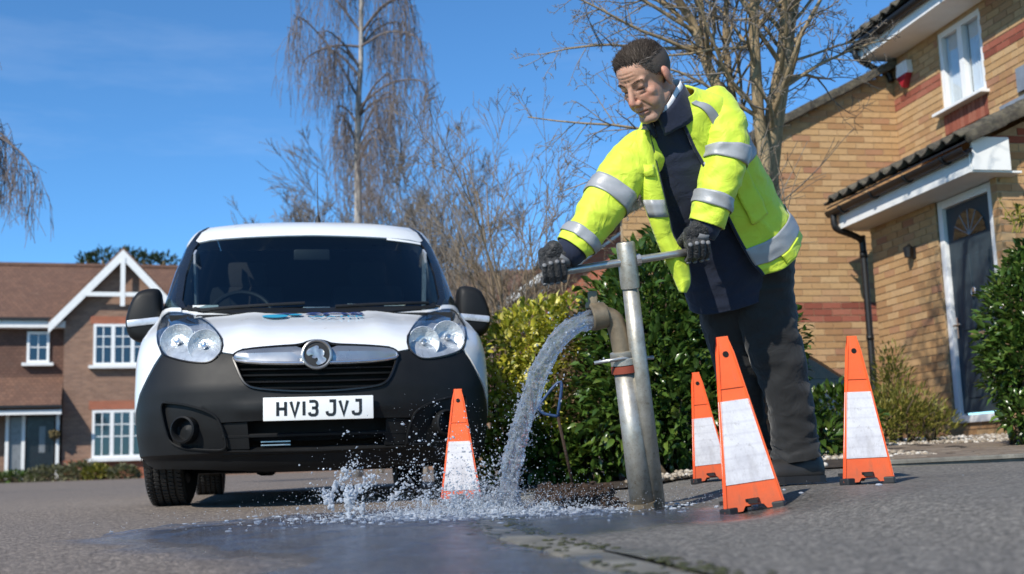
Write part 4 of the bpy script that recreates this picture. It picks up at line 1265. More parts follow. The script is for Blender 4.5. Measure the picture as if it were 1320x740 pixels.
def make_cone(px, py, d, H, yaw, label, panel=(.36, .85), lean=0.0):
    p = at(px, py, d)
    z = ground_z(p.x, p.y)+.012
    t = thing('traffic_cone', label, 'cone', (p.x, p.y, z), 0, 'orange traffic cones round the standpipe')
    gx = (ground_z(p.x+.15, p.y)-ground_z(p.x-.15, p.y))/.3
    t.rotation_euler = (0, -atan2(gx, 1)+lean, yaw)
    rb, rt = .104*H/.52*1.06, .025
    th = .008
    def R(hh): return lerp(rb, rt, hh/H)
    # three leaves, each a trapezoid plate; leaf 0 faces -Y
    for kf in range(3):
        a = -pi/2+kf*2*pi/3
        nrm = Vector((cos(a), sin(a), 0)); tg = Vector((-sin(a), cos(a), 0))
        def pt(u, hh, off): return nrm*(R(hh)*.5*1.0+off)+tg*(u*R(hh)*.866)+Vector((0, 0, hh))
        mb = MB()
        hs = [0, .03, .06, H*.3, H*.6, H*.9, H*.98, H]
        us = [-1, -.4, -.3, .3, .4, 1]
        # plate as grid with small base notch
        for off, flip in ((0, 0), (-th, 1)):
            o = len(mb.v)
            for hh in hs:
                for u in us:
                    uu = u*(1 if hh < H*.97 else .8)
                    h2 = hh
                    if hh == 0 and abs(u) in (.3,): h2 = .014
                    mb.v.append(tuple(pt(uu, h2, off)))
            n = len(us)
            for i in range(len(hs)-1):
                for j in range(n-1):
                    f = (o+i*n+j, o+i*n+j+1, o+i*n+n+j+1, o+i*n+n+j)
                    mb.f.append(f if not flip else f[::-1]); mb.r.append(0); mb.m.append(0)
        leaf = mb.build('cone_leaf', M['cone_orange'], t); autosmooth(leaf, 30)
        pn = MB()
        h0, h1 = H*(1-panel[1]), H*(1-panel[0])
        vs = [pt(-.90, h0, .0025), pt(.90, h0, .0025), pt(.90, h1, .0025), pt(-.90, h1, .0025)]
        pn.add(vs+[v-nrm*.002 for v in vs], [(0, 1, 2, 3), (7, 6, 5, 4), (0, 4, 5, 1), (1, 5, 6, 2), (2, 6, 7, 3), (3, 7, 4, 0)])
        pn.build('reflective_panel', M['cone_white'], leaf)
        # carrying hole, base slot, fold ridge
        mt = Matrix.Translation(pt(0, H*.895, .001)) @ nrm.to_track_quat('Z', 'Y').to_matrix().to_4x4()
        MB().lathe([(.0095, -.006), (.0095, .0012), (.0, .0012)], 16, mt).build('carrying_hole', M['void_black'], leaf)
        MB().box(pt(-.05, .030, .0), (.042, .008, .009), Matrix((tg, nrm, Vector((0, 0, 1)))).transposed(), .002).build('base_slot', M['void_black'], leaf)
        MB().box(pt(0, H*.70, .0015), (R(H*.7)*1.5, .004, .0035), Matrix((tg, nrm, Vector((0, 0, 1)))).transposed()).build('fold_ridge', M['cone_orange'], leaf)
    ft = MB()
    for kf in range(3):
        a = -pi/2+kf*2*pi/3
        c1 = Vector((cos(a+pi/3), sin(a+pi/3), 0))*(rb*.80)
        ft.box(c1+Vector((0, 0, .002)), (.042, .042, .026), Matrix.Rotation(a+pi/3, 3, 'Z'), .005)
    ft.prism([(rb*.78*cos(-pi/2+pi/3+2*pi*i/3), rb*.78*sin(-pi/2+pi/3+2*pi*i/3)) for i in range(3)], .012, Matrix.Translation((0, 0, .020)) @ Matrix.Rotation(pi/2, 4, 'X'))
    ft.build('rubber_foot', M['black_rubber'], t)
    return t
make_cone(966, 664, 3.62, .525, radians(9), 'largest orange and white cone, in front of the black trousers', (.375, .845))
make_cone(1113, 622, 4.32, .525, radians(7), 'orange and white cone farthest right, before the brick porch', (.39, .84))
make_cone(913, 618, 5.85, .525, radians(12), 'small orange cone half hidden behind the largest cone', (.43, .86))
make_cone(594, 655, 5.62, .525, radians(5), 'orange cone in front of the van bumper, base in the splash', (.47, .90))

# ---------------------------------------------------------------- standpipe and turning key
k = N('galvanised steel pipe')
vec = k.coord('Object')
nz = k.noise(vec, 16, 6, .7); n2 = k.noise(vec, 70, 4, .7)
c = k.ramp(nz, [(.25, (.22, .20, .16)), (.5, (.40, .38, .33)), (.75, (.52, .51, .48))])
c = k.mix(k.rng(n2, .55, .72, 0, .6), c, (.16, .12, .07))
M['galv'] = k.done(k.bsdf(Base_Color=c, Metallic=.65, Roughness=k.rng(n2, .3, .7, .35, .6), Normal=k.bump(n2, .25, .002)))
M['bronze'] = simple('dull bronze casting', (.21, .165, .11), .55, .45, var=.3, vscale=18, bump=.4, bscale=120)
M['red_band'] = simple('red sealing band', (.24, .045, .02), .6, var=.2)
M['bar_steel'] = simple('bright bar steel', (.50, .48, .45), .35, .8, var=.15, vscale=20)
D = 4.2
b0 = at(829, 661, D); b0.z = ground_z(b0.x, b0.y)-.03
SP = thing('standpipe', 'galvanised hydrant standpipe with bent bronze outlet pouring water', 'standpipe', (b0.x, b0.y, 0))
OSP = Vector((b0.x, b0.y, 0))
L = lambda p: p-OSP
p0, p1 = L(at(829, 664, D)), L(at(805, 474, D))
MB().tube([p0, p1], [.041, .038], 24).build('standpipe_tube', M['galv'], SP, smooth=True)
ax = (p1-p0).normalized()
MB().tube([p0+ax*.0, p0+ax*.045], [.052, .052], 8).build('foot_lug', M['bronze'], SP)
# outlet bend
c0 = L(at(802, 452, D)); 
bend = spline([p1-ax*.01, p1+ax*.05, L(at(797, 428, D)), L(at(790, 412, D)), L(at(776, 407, D-.01)), L(at(762, 409, D-.02))], 6)
rad = [.034+(.006 if i > len(bend)-6 else 0) for i in range(len(bend))]
MB().tube(bend, rad, 22, cap=False).build('outlet_bend', M['bronze'], SP, smooth=True)
od = (bend[-1]-bend[-2]).normalized()
om = Matrix.Translation(bend[-1]) @ od.to_track_quat('Z', 'Y').to_matrix().to_4x4()
o = MB().lathe([(.034, -.05), (.046, -.05), (.048, -.02), (.048, .0), (.043, .004), (.036, .003), (.034, -.06)], 26, om, cap=False).build('outlet_rim', M['bronze'], SP); autosmooth(o, 40)
lg = L(at(764, 385, D-.01))
o = MB().box(lg, (.032, .03, .05), None, .006).box(L(at(764, 394, D-.01)), (.05, .035, .022), None, .005).build('outlet_lug', M['bronze'], SP); autosmooth(o, 35)
cm = Matrix.Translation(p1) @ ax.to_track_quat('Z', 'Y').to_matrix().to_4x4()
o = MB().lathe([(.039, -.02), (.047, -.018), (.047, .006), (.039, .008)], 24, cm).build('sealing_band', M['red_band'], SP); autosmooth(o, 40)
o = MB().lathe([(.036, .008), (.046, .010), (.046, .030), (.042, .034), (.045, .038), (.045, .055), (.036, .058)], 24, cm).build('collar', M['galv'], SP); autosmooth(o, 40)
MB().tube([L(at(766, 468, D-.05)), L(at(803, 462, D-.045)), L(at(842, 461, D+.02))], .0065, 8).build('clamp_rod', M['bar_steel'], SP, smooth=True)
# turning key: long tube with a cross bar
k0 = at(846, 661, D+.03); k0.z = ground_z(k0.x, k0.y)-.02
KY = thing('tee_key', 'tall steel tube turning key with cross bar handle held by the man', 'tool', (k0.x, k0.y, 0))
OK_ = Vector((k0.x, k0.y, 0))
L2 = lambda p: p-OK_
q0, q1 = L2(at(846, 664, D+.03)), L2(at(806, 312, D-.05))
ka = (q1-q0).normalized()
MB().tube([q0, q0.lerp(q1, .5), q0.lerp(q1, .86)], [.036, .031, .0275], 20).build('key_tube', M['galv'], KY, smooth=True)
hm = Matrix.Translation(q0.lerp(q1, .83)) @ ka.to_track_quat('Z', 'Y').to_matrix().to_4x4()
Lh = (q1-q0.lerp(q1, .83)).length
o = MB().lathe([(.026, 0), (.033, .004), (.034, .02), (.033, Lh-.006), (.029, Lh), (.022, Lh), (.021, Lh-.03), (0, Lh-.03)], 22, hm).build('key_head', M['galv'], KY); autosmooth(o, 40)
BAR0, BAR1 = at(700, 354, 4.10), at(912, 321, 4.20)
MB().tube([L2(BAR0.lerp(BAR1, t)) for t in (0, .25, .5, .75, 1)], .0135, 14).build('cross_bar', M['bar_steel'], KY, smooth=True)
bc = BAR0.lerp(BAR1, .575)
o = MB().lathe([(.014, -.01), (.021, -.01), (.021, .006), (.014, .008)], 8, Matrix.Translation(L2(bc)) @ (BAR1-BAR0).to_track_quat('Z', 'Y').to_matrix().to_4x4()).build('bar_nut', M['bar_steel'], KY); autosmooth(o, 30)

# ---------------------------------------------------------------- hydrant pit, spoil, lifting key
M['iron'] = simple('rusty cast iron', (.040, .023, .014), .85, .2, var=.5, vscale=30, bump=.8, bscale=90, bdist=.006)
M['blue_paint'] = simple('worn blue paint', (.02, .05, .13), .5, var=.3, vscale=30)
pc = at(742, 655, 4.62); gz = ground_z(pc.x, pc.y)
PT = thing('hydrant_cover', 'rusty brown hydrant pit cover lifted on its edge behind the stream', 'cover', (pc.x, pc.y, gz), radians(-4))
o = MB().box((0, .02, .035), (.30, .22, .035), Matrix.Rotation(radians(24), 3, 'X'), .006)
for i in range(420):                                 # rust scale and dirt caked all over it
    x, y = random.uniform(-.15, .15), random.uniform(-.12, .11)
    q = Vector((0, .02, .035))+Matrix.Rotation(radians(24), 3, 'X') @ Vector((x, y, random.uniform(.008, .024)))
    o.ball(q, (random.uniform(.005, .018), random.uniform(.005, .016), random.uniform(.004, .012)), 1)
for i in range(160):
    o.ball((random.uniform(-.16, .16), -.085+random.gauss(0, .012), .0+random.uniform(-.02, .05)), random.uniform(.005, .015), 1)
autosmooth(o.build('cover_plate', M['iron'], PT), 40)
fr = MB()
for (c, s_) in (((0, -.14, .0), (.40, .03, .03)), ((0, .26, .0), (.40, .03, .03)), ((-.19, .06, .001), (.03, .37, .03)), ((.19, .06, .001), (.03, .37, .03))): fr.box(c, s_, None, .004)
fr.build('pit_frame', M['iron'], PT)
sp = MB()
for i in range(420):
    a = random.random()*2*pi; rr = random.random()**.6
    x, y = rr*.26*cos(a), .04+rr*.16*sin(a)
    r = random.uniform(.004, .018)
    sp.ball((pc.x+x, pc.y+y, gz+.008+max(0, .035*(1-rr))*random.random()), (r*1.2, r, r*.8), 1)
struct(sp.build('soil', M['soil'], None, smooth=True), 'stuff', 'wet dark soil and grit heaped round the hydrant pit')
f0 = at(741, 632, 4.75); 
LK = thing('lifting_key', 'thin lifting key with blue triangular handle standing in the pit cover', 'tool', (f0.x, f0.y, gz))
LL = lambda p: p-Vector((f0.x, f0.y, gz))
t0, t1 = LL(at(742, 640, 4.75)), LL(at(719, 537, 4.72))
MB().tube([t0, t1], [.0068, .006], 10).build('key_shaft', M['iron'], LK, smooth=True)
tri = [LL(at(*q, 4.72)) for q in ((719, 537), (723, 492), (697, 520), (699, 532), (719, 537))]
MB().tube(spline(tri, 5), .0062, 8).build('key_handle', M['blue_paint'], LK, smooth=True)

# ---------------------------------------------------------------- water: jet, splash, sheet on the road
def water_mat(name, tint, refl=1.0, white=.0, rough=.02):
    k = N(name)
    fac = k.math('ADD', .03, k.math('MULTIPLY', .97, k.math('POWER', k.n('ShaderNodeLayerWeight', Blend=.5).outputs['Facing'], 4.0)))
    rf = k.n('ShaderNodeBsdfGlass', IOR=1.33, Roughness=rough); k.set(rf.inputs['Color'], tint)
    tr = k.n('ShaderNodeBsdfTransparent'); k.set(tr.inputs['Color'], tint)
    gl = k.n('ShaderNodeBsdfGlossy', Roughness=rough)
    nz = k.noise(k.coord('Object'), 40, 4, .6)
    df = k.n('ShaderNodeBsdfDiffuse'); k.set(df.inputs['Color'], k.ramp(nz, [(.3, (.62, .68, .76)), (.7, (.86, .89, .93))]))
    tl = k.n('ShaderNodeBsdfTranslucent', Color=(.80, .86, .92, 1))
    m0 = k.n('ShaderNodeMixShader'); m0.inputs[0].default_value = .5
    k.t.links.new(df.outputs[0], m0.inputs[1]); k.t.links.new(tl.outputs[0], m0.inputs[2])
    m1 = k.n('ShaderNodeMixShader'); m1.inputs[0].default_value = .5
    k.t.links.new(tr.outputs[0], m1.inputs[1]); k.t.links.new(rf.outputs[0], m1.inputs[2])
    m2 = k.n('ShaderNodeMixShader'); k.set(m2.inputs[0], k.math('MINIMUM', 1.0, k.math('MULTIPLY', fac, refl)))
    k.t.links.new(m1.outputs[0], m2.inputs[1]); k.t.links.new(gl.outputs[0], m2.inputs[2])
    m3 = k.n('ShaderNodeMixShader'); k.set(m3.inputs[0], k.rng(k.noise(k.coord('Object'), 22, 5, .7), .35, .7, white*.4, min(1, white*1.5)) if 0 < white < .9 else white)
    k.t.links.new(m2.outputs[0], m3.inputs[1]); k.t.links.new(m0.outputs[0], m3.inputs[2])
    return k.done(m3)
M['jet'] = water_mat('churning water', (.92, .95, 1.0), 1.8, .26)
M['drop'] = water_mat('water drops', (.95, .97, 1.0), 1.8, .78)  # white diffuse share stands in for the sparkle on clear drops
M['froth'] = water_mat('aerated water', (.95, .97, 1.0), 1.5, .80)
JW = [(764, 410, 21), (742, 419, 19), (716, 442, 19), (696, 478, 20), (681, 520, 21), (668, 562, 21), (659, 602, 20), (655, 640, 20), (655, 658, 22)]
path = spline([tuple(at(x, y, lerp(4.18, 4.30, i/8)))+(r/FPX*4.25*.5*1.30,) for i, (x, y, r) in enumerate(JW)], 26)
rj = random.Random(12)
JT = MB()
frames = []
for i, q in enumerate(path):
    a_, b_ = Vector(path[max(0, i-1)][:3]), Vector(path[min(len(path)-1, i+1)][:3])
    tg = (b_-a_).normalized(); e1 = tg.cross(_F).normalized()
    frames.append((Vector(q[:3]), q[3], e1, tg.cross(e1)))
NP = len(frames)
for s_i in range(30):                                  # ropes of water twisting round each other
    ph, sp_, ro = rj.uniform(0, 2*pi), rj.gauss(0, 1.1), rj.uniform(.15, 1)**.6
    for i, (p, r, e1, e2) in enumerate(frames):
        s_ = i/NP
        th_ = ph+sp_*s_*2+1.5*noise.noise(Vector((s_*5, s_i*3.1, 0)))
        rad = r*.74*ro*(1+.55*s_*noise.noise(Vector((s_*9, s_i*2.3, 5)))+.12*s_)
        thick = r*(.34-.10*s_)*(1+.55*noise.noise(Vector((s_*22, s_i*1.7, 9))))
        if thick > .003: JT.ball(p+e1*cos(th_)*rad+e2*sin(th_)*rad, (thick, thick, thick), 1)
for i in range(900):                                   # lumps torn off the surface
    j = int(rj.random()**.55*(NP-1)); p, r, e1, e2 = frames[j]; s_ = j/NP
    th_ = rj.uniform(0, 2*pi); rad = r*(.85+abs(rj.gauss(0, .22+.30*s_)))
    JT.ball(p+e1*cos(th_)*rad+e2*sin(th_)*rad, rj.uniform(.002, .0065), 1)
jo = JT.build('water_stream', M['jet'], None, smooth=True, fix=False)
md = jo.modifiers.new('re', 'REMESH'); md.mode = 'VOXEL'; md.voxel_size = .0030
md = jo.modifiers.new('sm', 'SMOOTH'); md.factor = .5; md.iterations = 1
modapply(jo); jo.data.materials.clear(); jo.data.materials.append(M['jet']); jo.data.polygons.foreach_set('use_smooth', [True]*len(jo.data.polygons))
struct(jo, 'stuff', 'arc of water pouring from the standpipe outlet to the road')
IMP = at(655, 652, 4.3); IMP.z = ground_z(IMP.x, IMP.y)
# flying drops: thrown outward from where the jet lands, towards the van
dr = MB()
rng_ = random.Random(4)
def drop(p, r, stretch=1.0, d=None, sub=1):
    q = (d.to_track_quat('Z', 'Y').to_matrix() if d is not None else None)
    dr.ball(p, (r, r, r*stretch), sub, q)
for i in range(8000):
    az = rng_.gauss(pi*.97, .75)
    el = rng_.uniform(.15, 1.35)
    v = rng_.uniform(.6, 3.3)*(1-.25*abs(rng_.gauss(0, .5)))
    tt = rng_.random()**.7*2*v*sin(el)/9.8
    vel = Vector((cos(az)*cos(el)*v, sin(az)*cos(el)*v*.65, v*sin(el)-9.8*tt))
    p = IMP+Vector((cos(az)*cos(el)*v*tt, sin(az)*cos(el)*v*tt*.65, v*sin(el)*tt-4.9*tt*tt))
    if p.z < ground_z(p.x, p.y)+.004: continue
    r = .0007+.0042*rng_.random()**7
    drop(p, r, rng_.uniform(1, 1.9), vel.normalized())
for i in range(800):                                   # drops shed along the jet
    q = Vector(path[int(rng_.random()**.6*(len(path)-1))][:3])
    p = q+Vector((rng_.gauss(0, .06), rng_.gauss(0, .05), rng_.gauss(-.01, .06)))
    if p.z > .03: drop(p, .0007+.0026*rng_.random()**5, rng_.uniform(1, 1.8), Vector((-.3, 0, -1)))
for i in range(9000):                                  # fine mist hugging the landing point
    a = rng_.uniform(0, 2*pi); rr = abs(rng_.gauss(0, 1))*.24
    p = IMP+Vector((cos(a)*rr*1.8-.12, sin(a)*rr*1.2, 0)); p.z = ground_z(p.x, p.y)+.006+abs(rng_.gauss(0, .06))*exp(-rr*1.2)
    drop(p, rng_.uniform(.0007, .0019))
struct(dr.build('water_drops', M['drop'], None, smooth=True, fix=False), 'stuff', 'water drops flying from the splash in front of the van')
# crowns and tongues of water thrown up: one liquid surface
fz = MB()
def tongue(p, d, ln, r, seed):
    d = d.normalized()
    n = max(5, int(ln/.006))
    for i in range(n):
        t = i/(n-1)
        w = Vector((noise.noise(Vector((seed, t*3, 0))), noise.noise(Vector((seed, t*3, 7))), noise.noise(Vector((seed, t*3, 13)))))
        q = p+d*ln*t+Vector((0, 0, -.7*ln*ln*t*t))+w*ln*.10*t
        rr = .62*r*(1-.75*t)*(1+.75*noise.noise(Vector((seed*3, t*ln*60, 2))))
        if rr > .0017: fz.ball(q, rr, 1)
        if rng_.random() < .25: fz.ball(q+Vector((rng_.gauss(0, r), rng_.gauss(0, r), rng_.gauss(0, r*.8))), rng_.uniform(.0018, .004), 1)
TT = [((420, 648, 4.6), (472, 590, 4.75), .013), ((450, 668, 4.2), (446, 612, 4.3), .012), ((452, 645, 4.4), (500, 608, 4.5), .011), ((470, 662, 4.2), (432, 626, 4.3), .009), ((500, 652, 4.4), (556, 604, 4.6), .009), ((545, 655, 4.4), (560, 616, 4.4), .008), ((430, 655, 4.3), (402, 630, 4.4), .009), ((620, 660, 4.3), (604, 634, 4.3), .012), ((690, 668, 4.25), (716, 652, 4.25), .010), ((605, 668, 4.2), (566, 636, 4.2), .010), ((585, 665, 4.3), (590, 630, 4.4), .010)]
for i, (a, b, r) in enumerate(TT):
    A_, B_ = at(*a), at(*b)
    A_.z = max(A_.z, ground_z(A_.x, A_.y))
    L_ = (B_-A_).length
    for kx in range(240):
        t = rng_.random()**.8
        q = A_.lerp(B_, t)+Vector((rng_.gauss(0, 1), rng_.gauss(0, 1), rng_.gauss(0, 1)))*(.007+.038*t*t)+Vector((0, 0, .12*L_*sin(pi*t)))
        fz.ball(q, max(.0018, r*.80*(1-.8*t)*rng_.uniform(.3, 1.15)), 1)
for i in range(1700):                                   # churned fringe where the jet lands
    a = rng_.uniform(0, 2*pi); rr = abs(rng_.gauss(0, 1))*.17
    p = IMP+Vector((cos(a)*rr*1.6-.09, sin(a)*rr*1.2-.03, 0)); p.z = ground_z(p.x, p.y)+.004
    tongue(p, Vector((cos(a)*.7, sin(a)*.7, rng_.uniform(.7, 2.2))), rng_.uniform(.02, .10)*exp(-rr*2.2), rng_.uniform(.003, .0075), i*1.7)
for i in range(1500):
    a = rng_.uniform(0, 2*pi); rr = abs(rng_.gauss(0, 1))*.26
    p = IMP+Vector((cos(a)*rr*1.7-.1, sin(a)*rr*1.1, 0)); p.z = ground_z(p.x, p.y)+.005+abs(rng_.gauss(0, .012))*exp(-rr)
    fz.ball(p, (rng_.uniform(.004, .016), rng_.uniform(.004, .014), rng_.uniform(.002, .005)), 1)
fo = fz.build('water_splash', M['froth'], None, smooth=True, fix=False)
md = fo.modifiers.new('re', 'REMESH'); md.mode = 'VOXEL'; md.voxel_size = .0026
md = fo.modifiers.new('sm', 'SMOOTH'); md.factor = .5; md.iterations = 1
modapply(fo); fo.data.materials.clear(); fo.data.materials.append(M['froth']); fo.data.polygons.foreach_set('use_smooth', [True]*len(fo.data.polygons))
struct(fo, 'stuff', 'white churned splash where the stream hits the road')
# running sheet with real ripples
wp = [(x, y) for x, y in rnd_poly(PUD, 2)]
ws = MB()
stp = .022
import_x = [p[0] for p in wp]; import_y = [p[1] for p in wp]
nx_ = int((max(import_x)-min(import_x))/stp)+1; ny_ = int((max(import_y)-min(import_y))/stp)+1
idx = {}
for j in range(ny_):
    for i in range(nx_):
        x, y = min(import_x)+i*stp, min(import_y)+j*stp
        d = poly_dist((x, y), wp)
        n_ = noise.noise(Vector((x*3.1, y*1.6, 0)))*.16+noise.noise(Vector((x*11, y*6, 3)))*.06
        if d-n_ < -.04:
            dist = math.hypot(x-IMP.x, y-IMP.y)
            rip = .0055*exp(-dist*.9)*sin(dist*46-1.2*noise.noise(Vector((x*4, y*4, 1)))*3)+.006*exp(-dist*.55)*noise.noise(Vector((x*14, y*9, 2)))+.003*noise.noise(Vector((x*26, y*17, 5)))*(.25+exp(-dist*.8))+.009*noise.noise(Vector((x*7, y*4, 8)))+.008*noise.noise(Vector((x*15, y*8, 11)))
            fade = smooth((-.04-(d-n_))/.10)
            z = ground_z(x, y)+.0065+.006*fade+rip*(.2+.8*fade)
            idx[(i, j)] = len(ws.v); ws.v.append((x, y, z))
for (i, j) in list(idx):
    if all(q in idx for q in ((i+1, j), (i+1, j+1), (i, j+1))):
        ws.f.append((idx[(i, j)], idx[(i+1, j)], idx[(i+1, j+1)], idx[(i, j+1)])); ws.r.append(0); ws.m.append(0)
k = N('running water sheet')
fr = k.n('ShaderNodeFresnel', IOR=1.33)
bn = k.bump(k.noise(k.coord('World', (1, .55, 1)), 48, 5, .7), .9, .022)
tr = k.n('ShaderNodeBsdfTransparent', Color=(.84, .87, .92, 1))
gl = k.n('ShaderNodeBsdfGlossy', Roughness=.18, Color=(.92, .95, 1, 1)); k.set(gl.inputs['Normal'], bn)
g2_ = k.n('ShaderNodeBsdfGlossy', Roughness=.38, Color=(.92, .95, 1, 1)); k.set(g2_.inputs['Normal'], bn)
mg = k.n('ShaderNodeMixShader'); k.set(mg.inputs[0], k.rng(k.noise(k.coord('World', (1, .5, 1)), 9, 4), .35, .65, .05, .40))
k.t.links.new(gl.outputs[0], mg.inputs[1]); k.t.links.new(g2_.outputs[0], mg.inputs[2])
fac = k.math('ADD', .02, k.math('MULTIPLY', k.rng(k.noise(k.coord('World', (1.6, .5, 1)), 5.0, 6, .7), .35, .65, .14, .52), k.math('POWER', k.n('ShaderNodeLayerWeight', Blend=.5).outputs['Facing'], 5.0)))
mx = k.n('ShaderNodeMixShader'); k.set(mx.inputs[0], fac)
k.t.links.new(tr.outputs[0], mx.inputs[1]); k.t.links.new(mg.outputs[0], mx.inputs[2])
M['sheet'] = k.done(mx)
struct(ws.build('water', M['sheet'], None, smooth=True))

# ---------------------------------------------------------------- dark car parked behind the man, before the gable wall
M['car_paint'] = simple('dark blue car paint', (.006, .007, .010), .35, var=.1, coat=.3)
c0 = at(1137, 500, 11.6)
CG = ground_z(c0.x, c0.y)+.02
CAR = thing('parked_car', 'dark car mostly hidden behind the man and the low shrubs', 'car', (c0.x, c0.y, CG), radians(11))
zb = c0.z-CG
prof = [(-3.5, .25), (.02, .25), (.06, .42), (.0, zb-.04), (-.10, zb+.02), (-.34, zb+.10), (-.62, zb+.30), (-.95, zb+.46), (-1.5, zb+.55), (-2.4, zb+.52), (-3.1, zb+.20), (-3.5, zb+.12), (-3.6, .6)]
cb_ = MB()
pr_ = rnd_poly(prof, 2)
rings = []
for t, sc_ in ((0, .94), (.06, 1.0), (1.54, 1.0), (1.6, .94)):
    rings.append([(-1.75+(x+1.75)*sc_, t, .25+(z-.25)*(1-(1-sc_)*.8)) for x, z in pr_])
cb_.loft(rings)
autosmooth(cb_.build('car_body', M['car_paint'], CAR), 35)
wp_ = [(-.42, zb+.10), (-.68, zb+.27), (-.98, zb+.40), (-1.5, zb+.48), (-2.3, zb+.45), (-2.7, zb+.12)]
MB().prism(wp_, .01, Matrix.Translation((0, -.012, 0))).build('side_window', M['pillar_black'], CAR)
for wx in (-.55, -2.9):
    wo_ = MB().lathe([(.12, -.10), (.26, -.10), (.30, -.07), (.30, .07), (.26, .10), (.12, .10)], 24, Matrix.Translation((wx, .10, .28)) @ Matrix.Rotation(pi/2, 4, 'X'))
    w_ = wo_.build('wheel', M['rubber'], CAR, smooth=True)
    MB().lathe([(.19, .0), (.17, .02), (.0, .03)], 20, Matrix.Translation((wx, -.005, .28)) @ Matrix.Rotation(pi/2, 4, 'X')).build('hub_cap', M['steel_wheel'], w_)
# ---------------------------------------------------------------- vegetation
def leaf_mat(name, stops, rough=.35, trans=.25, spec=.5):
    k = N(name)
    att = k.n('ShaderNodeAttribute', attribute_name='rnd').outputs['Fac']
    rnd = k.math('FRACT', k.math('ADD', att, k.n('ShaderNodeObjectInfo').outputs['Random']))
    c = k.ramp(rnd, stops)
    b = k.bsdf(Base_Color=c, Roughness=rough)
    b.inputs['Specular IOR Level'].default_value = spec
    tl = k.n('ShaderNodeBsdfTranslucent'); k.set(tl.inputs['Color'], k.mix(.5, c, (.20, .26, .03)))
    mx = k.n('ShaderNodeMixShader'); mx.inputs[0].default_value = trans
    k.t.links.new(b.outputs[0], mx.inputs[1]); k.t.links.new(tl.outputs[0], mx.inputs[2])
    return k.done(mx)
M['laurel'] = leaf_mat('glossy laurel leaf', [(0, (.028, .055, .012)), (.5, (.052, .105, .018)), (.85, (.085, .15, .026)), (1, (.14, .19, .035))], .26, .18, .6)
M['variegated'] = leaf_mat('yellow variegated leaf', [(0, (.12, .16, .02)), (.3, (.34, .35, .03)), (.65, (.60, .54, .06)), (1, (.75, .68, .22))], .4, .3)
M['broom'] = leaf_mat('yellow green broom leaf', [(0, (.09, .10, .015)), (.5, (.20, .19, .03)), (1, (.32, .27, .05))], .55, .3)
M['small_leaf'] = leaf_mat('grey green small leaf', [(0, (.07, .075, .045)), (.5, (.14, .14, .08)), (1, (.22, .20, .10))], .6, .2)
M['conifer'] = leaf_mat('dark conifer needles', [(0, (.010, .022, .008)), (1, (.03, .055, .018))], .6, .1)
M['dry_leaf'] = leaf_mat('dry brown leaf', [(0, (.09, .055, .025)), (.5, (.16, .10, .05)), (1, (.24, .17, .09))], .7, .2)
def bark(name, a, b, sc=30):
    k = N(name); vec = k.coord('Object', (1, 1, .35))
    c = k.ramp(k.noise(vec, sc, 6, .7), [(.3, a), (.7, b)])
    return k.done(k.bsdf(Base_Color=c, Roughness=.85, Normal=k.bump(k.noise(vec, sc*2, 5, .7), .7, .01)))
M['bark_tan'] = bark('tan green bark', (.16, .115, .06), (.42, .31, .18))
M['bark_birch'] = bark('pale birch bark', (.16, .14, .125), (.52, .48, .44), 14)
M['twig_red'] = bark('purple brown birch twigs', (.115, .092, .088), (.21, .175, .16), 9)
M['twig_tan'] = bark('tan bare twigs', (.12, .085, .05), (.27, .20, .125), 9)
M['twig_grey'] = bark('grey brown twigs', (.12, .10, .08), (.26, .22, .18), 9)
M['stem_brown'] = bark('hedge stems', (.05, .035, .02), (.12, .085, .05))

def leaf_geo(L, W, fold=.25, curl=.15):
    """small folded leaf along +y, 8 triangles"""
    v = [(0, 0, 0), (0, L*.35, -.0), (0, L*.7, -curl*L*.3), (0, L, -curl*L)]
    v += [(-W*.42, L*.22, W*fold), (-W*.5, L*.55, W*fold*.7), (W*.42, L*.22, W*fold), (W*.5, L*.55, W*fold*.7)]
    f = [(0, 1, 4), (1, 5, 4), (1, 2, 5), (2, 3, 5), (0, 6, 1), (1, 6, 7), (1, 7, 2), (2, 7, 3)]
    return [Vector(p) for p in v], f
def rand_dir(rg):
    while True:
        d = Vector((rg.uniform(-1, 1), rg.uniform(-1, 1), rg.uniform(-1, 1)))
        if .05 < d.length < 1: return d.normalized()
def leaf_rot(d, rg, up=Vector((0, 0, 1))):
    q = d.to_track_quat('Y', 'Z').to_matrix()
    return q @ Matrix.Rotation(rg.uniform(-1.1, 1.1), 3, 'Y')
